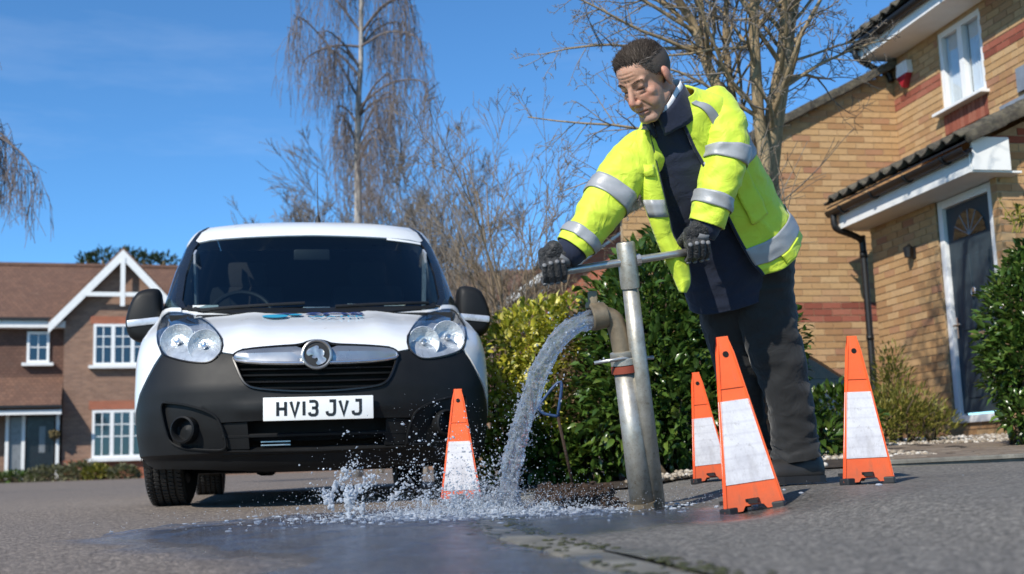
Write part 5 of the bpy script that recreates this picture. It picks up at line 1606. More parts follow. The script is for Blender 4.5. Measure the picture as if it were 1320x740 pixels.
def shrub(t, blobs, n, L, W, mat, seed, name='leaf', singles=300, fold=.25, curl=.2, shell=.35, upb=.4, jitter=.5, stems=True):
    """leafy shrub: blobs = [(centre, (rx, ry, rz))] in world; leaves spread through an uneven shell of them"""
    rg = random.Random(seed)
    O = Vector(t.location)
    lv, lf = leaf_geo(L, W, fold, curl)
    lm = bpy.data.meshes.new(name); lm.from_pydata([tuple(p) for p in lv], [], lf); lm.materials.append(mat)
    lm.polygons.foreach_set('use_smooth', [True]*len(lf))
    cand = []
    vol = [b[1][0]*b[1][1]+b[1][1]*b[1][2]+b[1][0]*b[1][2] for b in blobs]
    tot = sum(vol)
    for (c, r), w in zip(blobs, vol):
        c = Vector(c)
        for _ in range(int(n*w/tot)):
            d = rand_dir(rg)
            rad = 1-shell*rg.random()**1.5
            wob = 1+.22*noise.noise(c+d*2.3)+.12*noise.noise(c*3+d*6)
            p = c+Vector((d.x*r[0], d.y*r[1], d.z*r[2]))*rad*wob
            if p.z < ground_z(p.x, p.y)+.02: continue
            nd = (Vector((d.x/r[0], d.y/r[1], d.z/r[2])).normalized()+Vector((0, 0, upb))+rand_dir(rg)*jitter).normalized()
            cand.append((p, nd, rg.uniform(.5, 1.25)))
    # nearest to the viewer and facing him first
    cand.sort(key=lambda q: (q[0]-_C).length+.6*q[1].dot(_F))
    rest = MB()
    for i, (p, d, s) in enumerate(cand):
        R3 = leaf_rot(d, rg)
        if i < singles:
            o = link(name, lm, t)
            o.matrix_local = Matrix.Translation(p-O) @ R3.to_4x4() @ Matrix.Scale(s, 4)
        else:
            rest.add([p-O+R3 @ (v*s) for v in lv], lf, rg.random())
    o = rest.build('foliage', mat, t, smooth=True, attr=True, fix=False); struct(o, 'stuff')
    if stems:
        st = MB()
        for (c, r) in blobs:
            c = Vector(c)
            base = Vector((c.x, c.y, ground_z(c.x, c.y)))-O
            for k_ in range(max(4, int(7*r[0]/.4))):
                d = rand_dir(rg); d.z = abs(d.z)
                tip = c-O+Vector((d.x*r[0], d.y*r[1], d.z*r[2]))*.85
                b0_ = base+Vector((rg.gauss(0, r[0]*.25), rg.gauss(0, r[1]*.25), -.02))
                mid = b0_.lerp(tip, .5)+Vector((rg.gauss(0, .05), rg.gauss(0, .05), .06))
                st.tube(spline([b0_, mid, tip], 4), [lerp(.014, .003, i/8) for i in range(9)], 5)
        st.build('stem', M['stem_brown'], t, smooth=True)
    return t
# laurel hedge behind the standpipe and the man
def th(name, label, cat, p, group=None): return thing(name, label, cat, (p.x, p.y, ground_z(p.x, p.y)), 0, group)
HD = 7.4
bl = []
for (x, y, d, rx, rz) in ((822, 470, 7.1, .36, .42), (832, 400, 7.3, .38, .36), (860, 430, 7.3, .5, .5), (890, 480, 7.2, .5, .52), (930, 440, 7.5, .5, .5), (955, 480, 7.7, .40, .42), (850, 520, 7.0, .44, .34), (905, 545, 7.0, .45, .28), (800, 540, 7.1, .30, .26), (870, 350, 7.6, .36, .26), (1000, 555, 7.8, .3, .24), (1045, 570, 7.6, .2, .14)):
    bl.append((at(x, y, d), (rx, .38, rz)))
t = th('laurel_hedge', 'large glossy green laurel hedge behind the standpipe and the man', 'hedge', at(870, 600, 7.3))
shrub(t, bl, 15000, .082, .034, M['laurel'], 1, jitter=.8, upb=.25)
# yellow variegated shrub beside the van
bl = [(at(664, 475, 7.5), (.28, .3, .36)), (at(698, 440, 7.6), (.28, .3, .26)), (at(652, 535, 7.4), (.20, .3, .34)), (at(715, 485, 7.5), (.24, .3, .32)), (at(645, 585, 7.3), (.14, .2, .18)), (at(738, 420, 7.6), (.22, .2, .2)), (at(690, 530, 7.3), (.2, .25, .22))]
t = th('variegated_shrub', 'yellow and green variegated shrub between the van and the water stream', 'shrub', at(680, 610, 7.6))
shrub(t, bl, 6500, .055, .027, M['variegated'], 2, jitter=.8)
# dark shrub low behind the stream (shadowed under the hedge)
bl = [(at(715, 560, 7.2), (.26, .22, .26)), (at(745, 590, 7.1), (.24, .2, .16)), (at(700, 595, 7.1), (.2, .2, .14)), (at(740, 500, 7.5), (.2, .2, .26))]
t = th('dark_shrub', 'dark green shrub low behind the blue handled lifting key', 'shrub', at(720, 610, 7.2))
shrub(t, bl, 2600, .075, .034, M['laurel'], 3)
bl = [(at(762, 450, 7.3), (.18, .16, .28)), (at(752, 505, 7.15), (.17, .12, .20))]
t = th('dead_shrub', 'brown dry leaved shrub between yellow shrub and laurel hedge', 'shrub', at(748, 610, 7.3))
shrub(t, bl, 2000, .04, .02, M['dry_leaf'], 9, singles=200)
# laurel bush at the right edge
bl = [(at(1322, 425, 7.9), (.30, .32, .40)), (at(1350, 385, 8.0), (.34, .32, .36)), (at(1312, 475, 7.8), (.22, .3, .26)), (at(1365, 470, 7.8), (.40, .36, .46)), (at(1345, 535, 7.6), (.24, .3, .18)), (at(1335, 350, 8.1), (.18, .2, .22))]
t = th('laurel_bush', 'rounded dark green laurel bush beside the front door, right edge', 'bush', at(1310, 560, 7.9))
shrub(t, bl, 7500, .070, .030, M['laurel'], 4, jitter=.8)
rgs = random.Random(5)
shoots = MB(); O = Vector(t.location)
for i in range(7):
    a = at(1305+rgs.uniform(-6, 14), 300, 8.0); b = at(1300+rgs.uniform(-12, 22), 250+rgs.uniform(-8, 25), 8.0)
    shoots.tube([a-O, a.lerp(b, .5)-O+Vector((.02, 0, 0)), b-O], [.005, .004, .002], 5)
    for j in range(5):
        p = a.lerp(b, .4+.15*j)-O; d = (rand_dir(rgs)+Vector((0, 0, .6))).normalized()
        lv, lf = leaf_geo(.06, .02); R3 = leaf_rot(d, rgs)
        shoots.add([p+R3 @ v for v in lv], lf, rgs.random())
shoots.build('young_shoots', M['broom'], t, attr=True)
# broom by the porch, low plants by the far house
bl = [(at(1160, 530, 9.6), (.34, .3, .22)), (at(1195, 545, 9.6), (.26, .25, .14)), (at(1120, 545, 9.4), (.26, .25, .2)), (at(1150, 490, 9.9), (.16, .16, .3))]
t = th('broom_shrub', 'yellow green wispy shrub growing against the porch wall', 'shrub', at(1160, 565, 9.6))
shrub(t, bl, 3600, .06, .012, M['broom'], 6, jitter=.5, upb=1.2, shell=.8)
bl = [(at(1080, 535, 8.8), (.28, .25, .22)), (at(1070, 560, 8.6), (.25, .2, .14))]
t = th('evergreen_shrub', 'dark green low shrub between the man and the right cone', 'shrub', at(1080, 575, 8.8))
shrub(t, bl, 1800, .07, .03, M['laurel'], 7, singles=150)
for i, (px, py, d, rx, rz, mt, lab) in enumerate(((70, 611, 40.5, .95, .32, 'small_leaf', 'grey green lavender mound by the far black door'), (105, 607, 40.4, .7, .42, 'small_leaf', 'taller grey green shrub left of the far bay window'), (125, 609, 40.3, .45, .32, 'broom', 'yellow green shrub under the far bay window'), (160, 610, 40.3, .5, .28, 'small_leaf', 'small shrub below the far window beside the van tyre'), (20, 614, 40.8, 1.0, .22, 'laurel', 'dark low plants at the far left house corner'))):
    c = at(px, py, d)
    t = thing('garden_shrub', lab, 'shrub', (c.x, c.y, ground_z(c.x, c.y)), 0, 'low shrubs before the far house')
    shrub(t, [((c.x, c.y, ground_z(c.x, c.y)+rz*.5), (rx, .5, rz))], 900, .14, .07, M[mt], 40+i, singles=0)

# ---- bare trees
def branch(mb, p, d, ln, r, lev, rg, P, wander=.18, up=.0):
    """recursive branch; P = per level (children, length ratio, spread)"""
    n = max(3, int(4+ln*3))
    pts, rr = [p.copy()], [r]
    q = p.copy(); dd = d.copy()
    for i in range(n):
        dd = (dd+rand_dir(rg)*wander+Vector((0, 0, up))).normalized()
        q = q+dd*(ln/n); pts.append(q.copy()); rr.append(max(P['rmin'], r*(1-.72*(i+1)/n)))
    mb[lev if lev < len(mb) else -1].tube(pts, rr, P['sides'][min(lev, len(P['sides'])-1)], cap=False)
    if lev >= P['levels']: return
    k_, ratio, spread = P['kids'][lev]
    for i in range(k_):
        t = rg.uniform(P.get('from', .25), 1.0)
        j = min(n-1, int(t*n)); pp = pts[j].lerp(pts[j+1], t*n-j)
        ax_ = (pts[j+1]-pts[j]).normalized()
        sdv = ax_.orthogonal().normalized(); sdv.rotate(Quaternion(ax_, rg.uniform(0, 2*pi)))
        nd = (ax_*cos(spread)+sdv*sin(spread)).normalized()
        branch(mb, pp, nd, ln*ratio*rg.uniform(.6, 1.15)*(1.15-.5*t), max(P['rmin'], rr[j]*.62), lev+1, rg, P, wander*1.1, up)
def tree_out(t, mb, mats, names):
    O = Vector(t.location)
    for g_, m_, nm in zip(mb, mats, names):
        if g_.f:
            g_.v = [(v[0]-O.x, v[1]-O.y, v[2]-O.z) for v in g_.v]
            o = g_.build(nm, m_, t, smooth=True, fix=False)
            if nm == 'twigs': struct(o, 'stuff')
# multi-stemmed tree behind the man
t = th('multi_stem_tree', 'bare multi-stemmed tree with tan stems behind the man', 'tree', at(985, 560, 8.6))
rg = random.Random(17)
mb = [MB(), MB(), MB()]
PP = {'levels': 4, 'kids': [(6, .52, .75), (5, .52, .85), (5, .50, .9), (2, .55, .9)], 'rmin': .0024, 'sides': [9, 6, 4, 3], 'from': .3}
base = Vector(t.location)
def limb(pts, r0, r1):
    sp_ = spline([at(*q) for q in pts], 8)
    n = len(sp_)
    sp_ = [p+Vector((noise.noise(p*2.3), noise.noise(p*2.3+Vector((5, 0, 0))), 0))*.03 for p in sp_]
    mb[0].tube(sp_, [lerp(r0, r1, i/(n-1)) for i in range(n)], 10, cap=False)
    return sp_
LB = [([(990, 580, 8.6), (988, 400, 8.6), (985, 250, 8.6), (996, 150, 8.6), (1010, 60, 8.6), (1016, -60, 8.6), (1020, -220, 8.7)], .085, .03),
      ([(985, 560, 8.55), (975, 380, 8.5), (985, 230, 8.5), (978, 140, 8.5), (972, 40, 8.45), (980, -80, 8.4), (965, -220, 8.4)], .06, .025),
      ([(980, 570, 8.6), (968, 300, 8.6), (950, 180, 8.6), (915, 90, 8.6), (893, 30, 8.6), (868, -20, 8.5), (840, -120, 8.4)], .055, .022),
      ([(995, 560, 8.7), (1002, 300, 8.7), (995, 220, 8.7), (1008, 120, 8.7), (1022, 20, 8.8), (1040, -90, 8.8), (1062, -230, 8.9)], .065, .025),
      ([(978, 560, 8.7), (960, 330, 8.8), (955, 210, 8.8), (945, 120, 8.8), (935, 40, 8.8), (940, -90, 8.8)], .045, .018)]
for pts, r0, r1 in LB:
    sp_ = limb(pts, r0, r1)
    n = len(sp_)
    for i in range(17):
        t_ = rg.uniform(.45, 1.0); j = min(n-2, int(t_*n))
        ax_ = (sp_[j+1]-sp_[j]).normalized()
        sdv = ax_.orthogonal().normalized(); sdv.rotate(Quaternion(ax_, rg.uniform(0, 2*pi)))
        nd = (ax_*.75+sdv*.8+Vector((-.15, 0, .1))).normalized()
        branch(mb, sp_[j], nd, rg.uniform(.5, 1.3), lerp(r0, r1, t_)*.38, 1, rg, PP, .22, .02)
# long boughs reaching over to the left
for a, b, r in (((905, 70, 8.6), (715, 30, 8.3), .016), ((960, 170, 8.5), (705, 165, 8.0), .015), ((895, 40, 8.6), (740, -60, 8.3), .016), ((900, 60, 8.6), (720, 110, 8.2), .014), ((950, 200, 8.5), (745, 220, 8.1), .011), ((1015, 110, 8.7), (1130, 30, 8.9), .015), ((1015, 80, 8.7), (1160, 75, 9.0), .012), ((1020, 30, 8.7), (1120, -50, 9.0), .016), ((968, 60, 8.5), (800, 90, 8.2), .012)):
    A_, B_ = at(*a), at(*b)
    branch(mb, A_, ((B_-A_).normalized()+Vector((0, 0, .12))).normalized(), (B_-A_).length*1.05, r, 1, rg, dict(PP, kids=[(6, .5, .7), (12, .34, .95), (4, .42, .95), (2, .5, .9)]), .13, -.012)
for i in range(28):                                     # basal suckers
    a = at(985+rg.gauss(0, 14), 300+rg.uniform(-40, 60), 8.5); b = at(985+rg.gauss(0, 45), 190+rg.gauss(0, 30), 8.4)
    branch(mb, a, ((b-a).normalized()), rg.uniform(.4, .9), .007, 3, rg, PP, .12)
tree_out(t, [mb[0], mb[1], mb[2]], [M['bark_tan'], M['bark_tan'], M['twig_grey']], ['trunk', 'branches', 'twigs'])

def bare_tree(name, label, px, py, d, htop, seed, mat, n_main=5, spread=.35, levels=3, r0=.05, kids=None, rmin=.004, lean=0, group=None, upn=.02):
    t = th(name, label, 'tree', at(px, py, d), group)
    rg = random.Random(seed)
    base = Vector(t.location)
    H = at(px, htop, d).z-base.z
    mb = [MB(), MB(), MB()]
    PP = {'levels': levels, 'kids': kids or [(7, .5, .55), (7, .5, .6), (6, .5, .7), (4, .5, .7)], 'rmin': rmin, 'sides': [7, 5, 3, 3], 'from': .25}
    for i in range(n_main):
        a = rg.uniform(0, 2*pi); s_ = spread*rg.uniform(.2, 1)
        dv = Vector((cos(a)*s_+lean, sin(a)*s_, 1)).normalized()
        branch(mb, base+Vector((rg.gauss(0, .04), rg.gauss(0, .04), -.05)), dv, H*rg.uniform(.75, 1.02), r0*rg.uniform(.6, 1), 0, rg, PP, .10, upn)
    tree_out(t, mb, [mat, mat, mat], ['trunk', 'branches', 'twigs'])
SHR = 'bare shrubs behind the hedge'; BTR = 'bare trees behind the van'
K3 = [(7, .5, .5), (7, .5, .55), (4, .5, .6)]
bare_tree('bare_shrub', 'bare upright tan shrub behind the stream, left of the man', 695, 560, 9.5, 175, 5, M['twig_tan'], 6, .36, 3, .018, [(7, .5, .5), (6, .5, .55), (3, .5, .6)], .0022, group=SHR)
bare_tree('bare_shrub', 'bare grey shrub just right of the van roof', 610, 560, 11.0, 225, 6, M['twig_grey'], 6, .36, 3, .018, [(7, .5, .5), (6, .5, .55), (3, .5, .6)], .0026, group=SHR)
bare_tree('bare_shrub', 'low dense bare brown thicket beside the van mirror', 628, 560, 12.5, 330, 8, M['twig_tan'], 6, .6, 3, .016, K3, .0032, group=SHR)
bare_tree('bare_shrub', 'bare brown thicket in front of the long tiled roof', 735, 560, 12.5, 310, 12, M['twig_tan'], 5, .55, 3, .016, K3, .0032, group=SHR)
K4 = [(8, .5, .45), (8, .5, .5), (7, .5, .55)]
bare_tree('bare_tree', 'brown twiggy bare tree rising behind the van roof, right of birch', 548, 560, 22, 225, 21, M['twig_grey'], 7, .22, 3, .045, K4, .0055, group=BTR)
bare_tree('bare_tree', 'brown twiggy bare tree rising behind the van roof, left of birch', 440, 560, 23, 240, 22, M['twig_grey'], 7, .13, 3, .045, K4, .0055, group=BTR)
bare_tree('bare_tree', 'bare tree just over the middle of the van roof', 490, 560, 25, 235, 23, M['twig_grey'], 8, .26, 3, .045, K4, .006, group=BTR)

def weeping_birch(label, px, d, limbs, seed, top=-330, trunk_r=.075, ntw=26, lean=((0, 0), (0, 0))):
    t = th('weeping_birch', label, 'tree', at(px, 560, d), 'weeping birches')
    rg = random.Random(seed); O = Vector(t.location)
    tr_, br, tw = MB(), MB(), MB()
    ctr = spline([Vector((O.x, O.y, O.z))]+[at(px+dx, y, d) for dx, y in lean]+[at(px+12, top, d)], 10)
    n = len(ctr)
    tr_.tube([p+Vector((.03*noise.noise(p*1.3), 0, 0)) for p in ctr], [lerp(trunk_r, .02, i/(n-1)) for i in range(n)], 10)
    def hang(p, ln):
        pts = [p.copy()]; dd = Vector((rg.gauss(0, .25), rg.gauss(0, .25), -.25)); q = p.copy()
        m = 8
        for i in range(m):
            dd = (dd*.62+Vector((rg.gauss(0, .06), rg.gauss(0, .06), -.42))).normalized()
            q = q+dd*ln/m; pts.append(q.copy())
        tw.tube(pts, [lerp(.0040, .0022, i/m) for i in range(m+1)], 3, cap=False)
        for k_ in range(3):
            j = rg.randrange(1, m-1); q = pts[j]
            e = q+Vector((rg.gauss(0, .10), rg.gauss(0, .10), -rg.uniform(.15, .45)))
            tw.tube([q, q.lerp(e, .5)+Vector((rg.gauss(0, .02), 0, .02)), e], [.004, .0035, .0025], 3, cap=False)
    for (y0, ex, ey, ez, cnt, hl) in limbs:
        A_ = min(ctr, key=lambda p: abs(p.z-at(px, y0, d).z)); B_ = at(ex, ey, d+ez)
        mid = A_.lerp(B_, .5)+Vector((0, 0, .12*(B_-A_).length))
        pts = spline([A_, mid, B_, B_+(B_-mid)*.25+Vector((0, 0, -.28*(B_-A_).length))], 8)
        br.tube(pts, [lerp(.022, .006, i/(len(pts)-1)) for i in range(len(pts))], 6, cap=False)
        for _ in range(cnt):
            j = int(rg.uniform(.25, 1)*(len(pts)-1)); p = pts[j]+Vector((rg.gauss(0, .07), rg.gauss(0, .10), rg.gauss(0, .05)))
            br.tube([pts[j], p], [.006, .004], 3, cap=False)
            hang(p, hl*rg.uniform(.5, 1.15))
    tree_out(t, [tr_, br, tw], [M['bark_birch'], M['twig_red'], M['twig_red']], ['trunk', 'branches', 'twigs'])
W1 = []
rg = random.Random(3)
W1 += [(130, 386, 22, -.3, 34, 1.35), (95, 415, 62, .4, 26, 1.3), (60, 395, 75, -.2, 0, 1)]
for i in range(34):
    y0 = rg.uniform(-180, 215)
    side = rg.choice((-1, 1))
    reach = rg.uniform(20, 88)*(1 if y0 > 60 or y0 < -20 else .9)
    if side > 0 and 40 < y0 < 130: reach *= 1.05
    ez = rg.uniform(-.9, .9)
    ey = y0-rg.uniform(10, 60)
    if ey < -30 and reach > 60: reach = 60
    W1.append((y0, 462+side*reach, ey, ez, rg.randint(20, 30), rg.uniform(.7, 1.5)))
weeping_birch('tall weeping birch with hanging purple twigs rising behind the van', 462, 18.5, W1, 31, lean=((0, 280), (0, 150), (4, 20)))
W2 = [(150, 8, 178, .1, 30, .75), (150, 30, 200, .0, 22, .62), (120, -15, 150, .2, 40, .9), (200, 0, 215, .2, 18, .6), (100, -50, 120, 0, 30, .9), (60, -60, 20, 0, 30, 1), (20, -30, 10, .2, 14, .7)]
weeping_birch('weeping birch at the left edge, only its twig tips in view', -130, 14.0, W2, 37, top=-300, trunk_r=.08)
# distant dark treetops over the far roof
for i, (px, py, w, h) in enumerate(((133, 333, .7, .62), (163, 332, .8, .68), (186, 335, .9, .50), (114, 335, .55, .45), (212, 336, .8, .5))):
    c = at(px, py, 62)
    t = thing('conifer', ('dark treetop over the far roof, behind the gable peak', 'darkest treetop right of the gable peak', 'low dark treetop beside the van pillar', 'leftmost small dark treetop over the far roof', 'dark treetop partly hidden by the van roof')[i], 'tree', (c.x, c.y, ground_z(c.x, c.y)), 0, 'dark treetops over the far roof')
    cr = MB(); rg = random.Random(60+i); O = Vector(t.location)
    lv, lf = leaf_geo(.28, .12)
    for _ in range(170):
        d_ = rand_dir(rg); wob = 1+.5*noise.noise(d_*2.2+Vector((i*7, 0, 0)))
        p = c-O+Vector((d_.x*w*wob, d_.y*w*wob, d_.z*h*wob))*rg.random()**.35-Vector((0, 0, .15))
        R3 = leaf_rot((d_+Vector((0, 0, .8))).normalized(), rg)
        cr.add([p+R3 @ v for v in lv], lf, rg.random())
    o = cr.build('crown', M['conifer'], t, attr=True, fix=False)
    MB().tube([(0, 0, 0), c-O], [.2, .08], 7).build('trunk', M['bark_tan'], t)
# ---------------------------------------------------------------- the man
k = N('weathered skin')
vc = k.n('ShaderNodeAttribute', attribute_name='tone').outputs['Color']
vec = k.coord('Object')
c = k.mix(k.rng(k.noise(vec, 60, 5, .7), .3, .75, 0, .35), vc, k.mix(1.0, vc, (.80, .62, .56), 'MULTIPLY'))
b = k.bsdf(Base_Color=c, Roughness=.55, Normal=k.bump(k.noise(vec, 190, 4, .7), .25, .002))
b.inputs['Subsurface Weight'].default_value = .12
b.inputs['Subsurface Radius'].default_value = (.012, .005, .003)
M['skin'] = k.done(b)
def cloth(name, col, rough=.85, weave=900, wr=25, wamp=.5, var=.12):
    k = N(name)
    vec = k.coord('Object')
    nz = k.noise(vec, 7, 5, .6)
    c = k.ramp(nz, [(.3, tuple(x*(1-var) for x in col)), (.7, tuple(min(1, x*(1+var)) for x in col))])
    c = k.mix(k.rng(k.noise(vec, 5, 6, .75), .52, .78, 0, .35), c, tuple(x*.45 for x in col))
    n1 = k.bump(k.noise(vec, weave, 2, .5), .15, .001)
    rd = k.noise(vec, wr, 3, .5, .8)
    rd = k.math('SUBTRACT', 1.0, k.math('ABSOLUTE', k.math('SUBTRACT', k.math('MULTIPLY', rd, 2.0), 1.0)))
    n2 = k.bump(rd, wamp, .014, n1)
    b = k.bsdf(Base_Color=c, Roughness=rough, Normal=n2)
    b.inputs['Sheen Weight'].default_value = .15
    return k.done(b)
M['hivis'] = cloth('fluorescent yellow jacket cloth', (.60, .74, .045), .65, 700, 13, .38, .06)
M['tape'] = simple('silver reflective tape', (.33, .335, .345), .45, .1, var=.12, vscale=12, bump=.3, bscale=60)
M['navy'] = cloth('navy fleece', (.008, .014, .036), .9, 500, 14, .25)
M['trouser'] = cloth('black work trousers', (.0115, .0117, .0122), .8, 900, 9, .5)
M['shirt'] = cloth('white shirt', (.72, .73, .76), .8, 900, 20, .3, .03)
M['boot'] = simple('black leather boot', (.030, .028, .026), .5, var=.3, bump=.3, bscale=80)
M['glove'] = cloth('black work glove', (.010, .010, .011), .6, 500, 60, .6)
M['glove_grey'] = simple('grey glove finger pads', (.16, .16, .165), .6)
k = N('short dark hair')
rn = k.n('ShaderNodeAttribute', attribute_name='rnd').outputs['Fac']
c = k.ramp(rn, [(0, (.014, .009, .006)), (.6, (.040, .028, .020)), (.85, (.10, .08, .066)), (1, (.22, .20, .185))])
hb2 = k.bsdf(Base_Color=c, Roughness=.7); hb2.inputs['Specular IOR Level'].default_value = .2
M['hair'] = k.done(hb2)

FOOT = at(1025, 618, 4.66)
MAN = thing('person', 'man in yellow high visibility jacket and black trousers turning the cross bar key', 'person', (FOOT.x, FOOT.y, ground_z(FOOT.x, FOOT.y)))
MO = Vector(MAN.location)
MANL = lambda p: p-MO
CAMF, CAMR, CAMU = _F, _R, _U
def pm(x, y, d): return at(x, y, d)-MO

def ring_loft(rows, ns, e_fn, th0=0.0, th1=2*pi, per=14, fold=.0, ffreq=(8, 18), seed=0, power=2.3):
    """rows: (px, py, depth, a_pixels, b_metres). Returns grid P[v][u] of points; a across the axis in the picture plane, b towards the viewer"""
    ctr = [tuple(pm(x, y, d))+(a/FPX*d, b) for x, y, d, a, b in rows]
    sp_ = spline(ctr, per)
    G = []
    n = len(sp_)
    for i, q in enumerate(sp_):
        c = Vector(q[:3])
        t = (Vector(sp_[min(n-1, i+1)][:3])-Vector(sp_[max(0, i-1)][:3])).normalized()
        e2 = (-CAMF-t*(-CAMF).dot(t)).normalized()
        e1 = e2.cross(t).normalized()
        if e1.dot(CAMR) < 0: e1 = -e1
        row = []
        lo, hi = (th0(i/(n-1)), th1(i/(n-1))) if callable(th0) else (th0, th1)
        m = ns if not callable(th0) and abs(hi-lo-2*pi) < 1e-6 else ns-1
        for j in range(ns):
            th = lo+(hi-lo)*j/m
            cs, sn = cos(th), sin(th)
            rr = (abs(cs)**power+abs(sn)**power)**(-1/power)
            d = e1*(cs*q[3]*rr)+e2*(sn*q[4]*rr)
            p = c+d
            if fold:
                v_ = i/(n-1)
                w = Vector((p.x*ffreq[0]+seed, p.y*ffreq[0], p.z*ffreq[1]))
                f = noise.noise(w)+.5*noise.noise(w*2.1)
                f = 1-abs(f)*1.7
                p = p+d.normalized()*fold*f
            row.append(p)
        G.append(row)
    return G
def grid_mesh(G, closed, cap0=False, cap1=False, mb=None):
    mb = mb or MB()
    n = len(G[0]); o = len(mb.v)
    for r in G: mb.v.extend([tuple(p) for p in r])
    m = n if closed else n-1
    for i in range(len(G)-1):
        for j in range(m):
            a = o+i*n+j; b = o+i*n+(j+1) % n
            mb.f.append((a, b, b+n, a+n)); mb.r.append(0); mb.m.append(0)
    if cap0: mb.f.append(tuple(o+j for j in range(n))); mb.r.append(0); mb.m.append(0)
    if cap1: mb.f.append(tuple(o+(len(G)-1)*n+j for j in range(n))); mb.r.append(0); mb.m.append(0)
    return mb
def offset_rows(G, v0, v1, off, closed, extra=None):
    """strip of a grid between rows v0..v1 pushed outwards"""
    n = len(G)
    i0, i1 = int(round(v0*(n-1))), int(round(v1*(n-1)))
    out = []
    for i in range(i0, i1+1):
        c = sum(G[i], Vector())/len(G[i])
        row = []
        for j, p in enumerate(G[i]):
            m = len(G[i])
            pa, pb = G[i][(j-1) % m if closed else max(0, j-1)], G[i][(j+1) % m if closed else min(m-1, j+1)]
            ta = pb-pa; tb = G[min(n-1, i+1)][j]-G[max(0, i-1)][j]
            nr = ta.cross(tb)
            if nr.length < 1e-9: nr = p-c
            nr.normalize()
            if nr.dot(p-c) < 0: nr = -nr
            row.append(p+nr*off)
        out.append(row)
    return out
def solid(o, t=.004, off=0):
    md = o.modifiers.new('thick', 'SOLIDIFY'); md.thickness = t; md.offset = off
    return modapply(o)
def smoothed(o):
    o.data.polygons.foreach_set('use_smooth', [True]*len(o.data.polygons)); return o

# ---- head and body, one continuous skin
HC = pm(834, 104, 4.14)
yaw, pit, rol = radians(50), radians(38), radians(-4)
fwd = Vector((-sin(yaw)*cos(pit), -cos(yaw)*cos(pit), -sin(pit)))
upv = Vector((-sin(yaw)*sin(pit), -cos(yaw)*sin(pit), cos(pit)))
lft = fwd.cross(upv)*-1                                # his left, picture right
lft = upv.cross(fwd) if upv.cross(fwd).x > 0 else fwd.cross(upv)
Rr = Matrix.Rotation(rol, 3, fwd)
lft, upv = Rr @ lft, Rr @ upv
HM = Matrix((lft, fwd, upv)).transposed()              # local x = his left, y = face, z = up
HS = 1.06
def hp(x, y, z): return HC+HM @ (Vector((x, y, z))*HS)
bd = MB()
def ell(c, r, sub=3, rot=None):
    bd.ball(hp(*c), tuple(q*HS for q in r), sub, HM @ rot if rot is not None else HM)
def cap(a, b, ra, rb, n=8, world=False):
    A_, B_ = (a, b) if world else (hp(*a), hp(*b))
    s_ = 1 if world else HS
    for i in range(n+1):
        t = i/n; bd.ball(A_.lerp(B_, t), lerp(ra, rb, t)*s_, 2)
ell((0, -.012, .040), (.076, .097, .082))
ell((0, .012, .050), (.070, .082, .066))
ell((0, .036, -.025), (.062, .058, .083))
ell((0, .040, -.075), (.051, .044, .042))
cap((-.042, .0, -.060), (-.018, .068, -.100), .022, .019); cap((.042, .0, -.060), (.018, .068, -.100), .022, .019)
ell((0, .080, -.099), (.022, .017, .017))
cap((-.044, .070, .030), (0, .086, .027), .012, .012); cap((.044, .070, .030), (0, .086, .027), .012, .012)
for s_ in (-1, 1):
    ell((s_*.043, .056, -.018), (.021, .020, .020))
    ell((s_*.036, .054, -.046), (.024, .026, .036))
    ell((s_*.031, .072, .004), (.0145, .0125, .0125))
    ell((s_*.032, .078, .014), (.017, .008, .007))
    ell((s_*.012, .100, -.036), (.0085, .010, .0085))
    er = Matrix.Rotation(s_*-.32, 3, 'Z') @ Matrix.Rotation(-.22, 3, 'X')
    ell((s_*.079, -.008, -.004), (.0085, .021, .037), 3, er)
    ell((s_*.083, -.010, .006), (.007, .017, .024), 3, er)
cap((0, .088, .020), (0, .113, -.026), .0095, .0115); ell((0, .112, -.031), (.0115, .012, .0095))
cap((-.024, .080, -.064), (0, .094, -.061), .006, .0075, 6); cap((.024, .080, -.064), (0, .094, -.061), .006, .0075, 6)
cap((-.020, .080, -.074), (0, .092, -.076), .006, .0085, 6); cap((.020, .080, -.074), (0, .092, -.076), .006, .0085, 6)
cap((0, .070, -.045), (0, .084, -.055), .016, .012, 4)
cap((0, -.030, -.05), (0, -.055, -.17), .056, .062, 6)
# torso and limbs, hidden under the clothes
nb = hp(0, -.055, -.15)
sh_l, sh_r = pm(925, 140, 4.36), pm(838, 185, 4.26)
hip = pm(955, 345, 4.60)
cap(nb, pm(890, 190, 4.38), .065, .12, 5, True); cap(pm(890, 190, 4.38), hip, .13, .13, 8, True)
cap(nb, sh_l, .06, .06, 4, True); cap(nb, sh_r, .06, .06, 4, True)
el_l, wr_l = pm(938, 215, 4.24), pm(904, 300, 4.20)
el_r, wr_r = pm(795, 255, 4.20), pm(724, 334, 4.12)
cap(sh_l, el_l, .055, .045, 8, True); cap(el_l, wr_l, .045, .030, 8, True)
cap(sh_r, el_r, .055, .045, 8, True); cap(el_r, wr_r, .045, .030, 8, True)
kn_l, an_l = pm(1005, 470, 4.60), pm(1030, 595, 4.66)
kn_r, an_r = pm(962, 478, 4.72), pm(1003, 595, 4.80)
cap(pm(968, 350, 4.58), kn_l, .085, .06, 10, True); cap(kn_l, an_l, .058, .042, 10, True)
cap(pm(938, 360, 4.66), kn_r, .085, .06, 10, True); cap(kn_r, an_r, .058, .042, 10, True)
body = bd.build('body', M['skin'], MAN, fix=False)
md = body.modifiers.new('re', 'REMESH'); md.mode = 'VOXEL'; md.voxel_size = .0042
md = body.modifiers.new('sm', 'SMOOTH'); md.factor = .5; md.iterations = 6
modapply(body); body.data.materials.clear(); body.data.materials.append(M['skin']); smoothed(body)
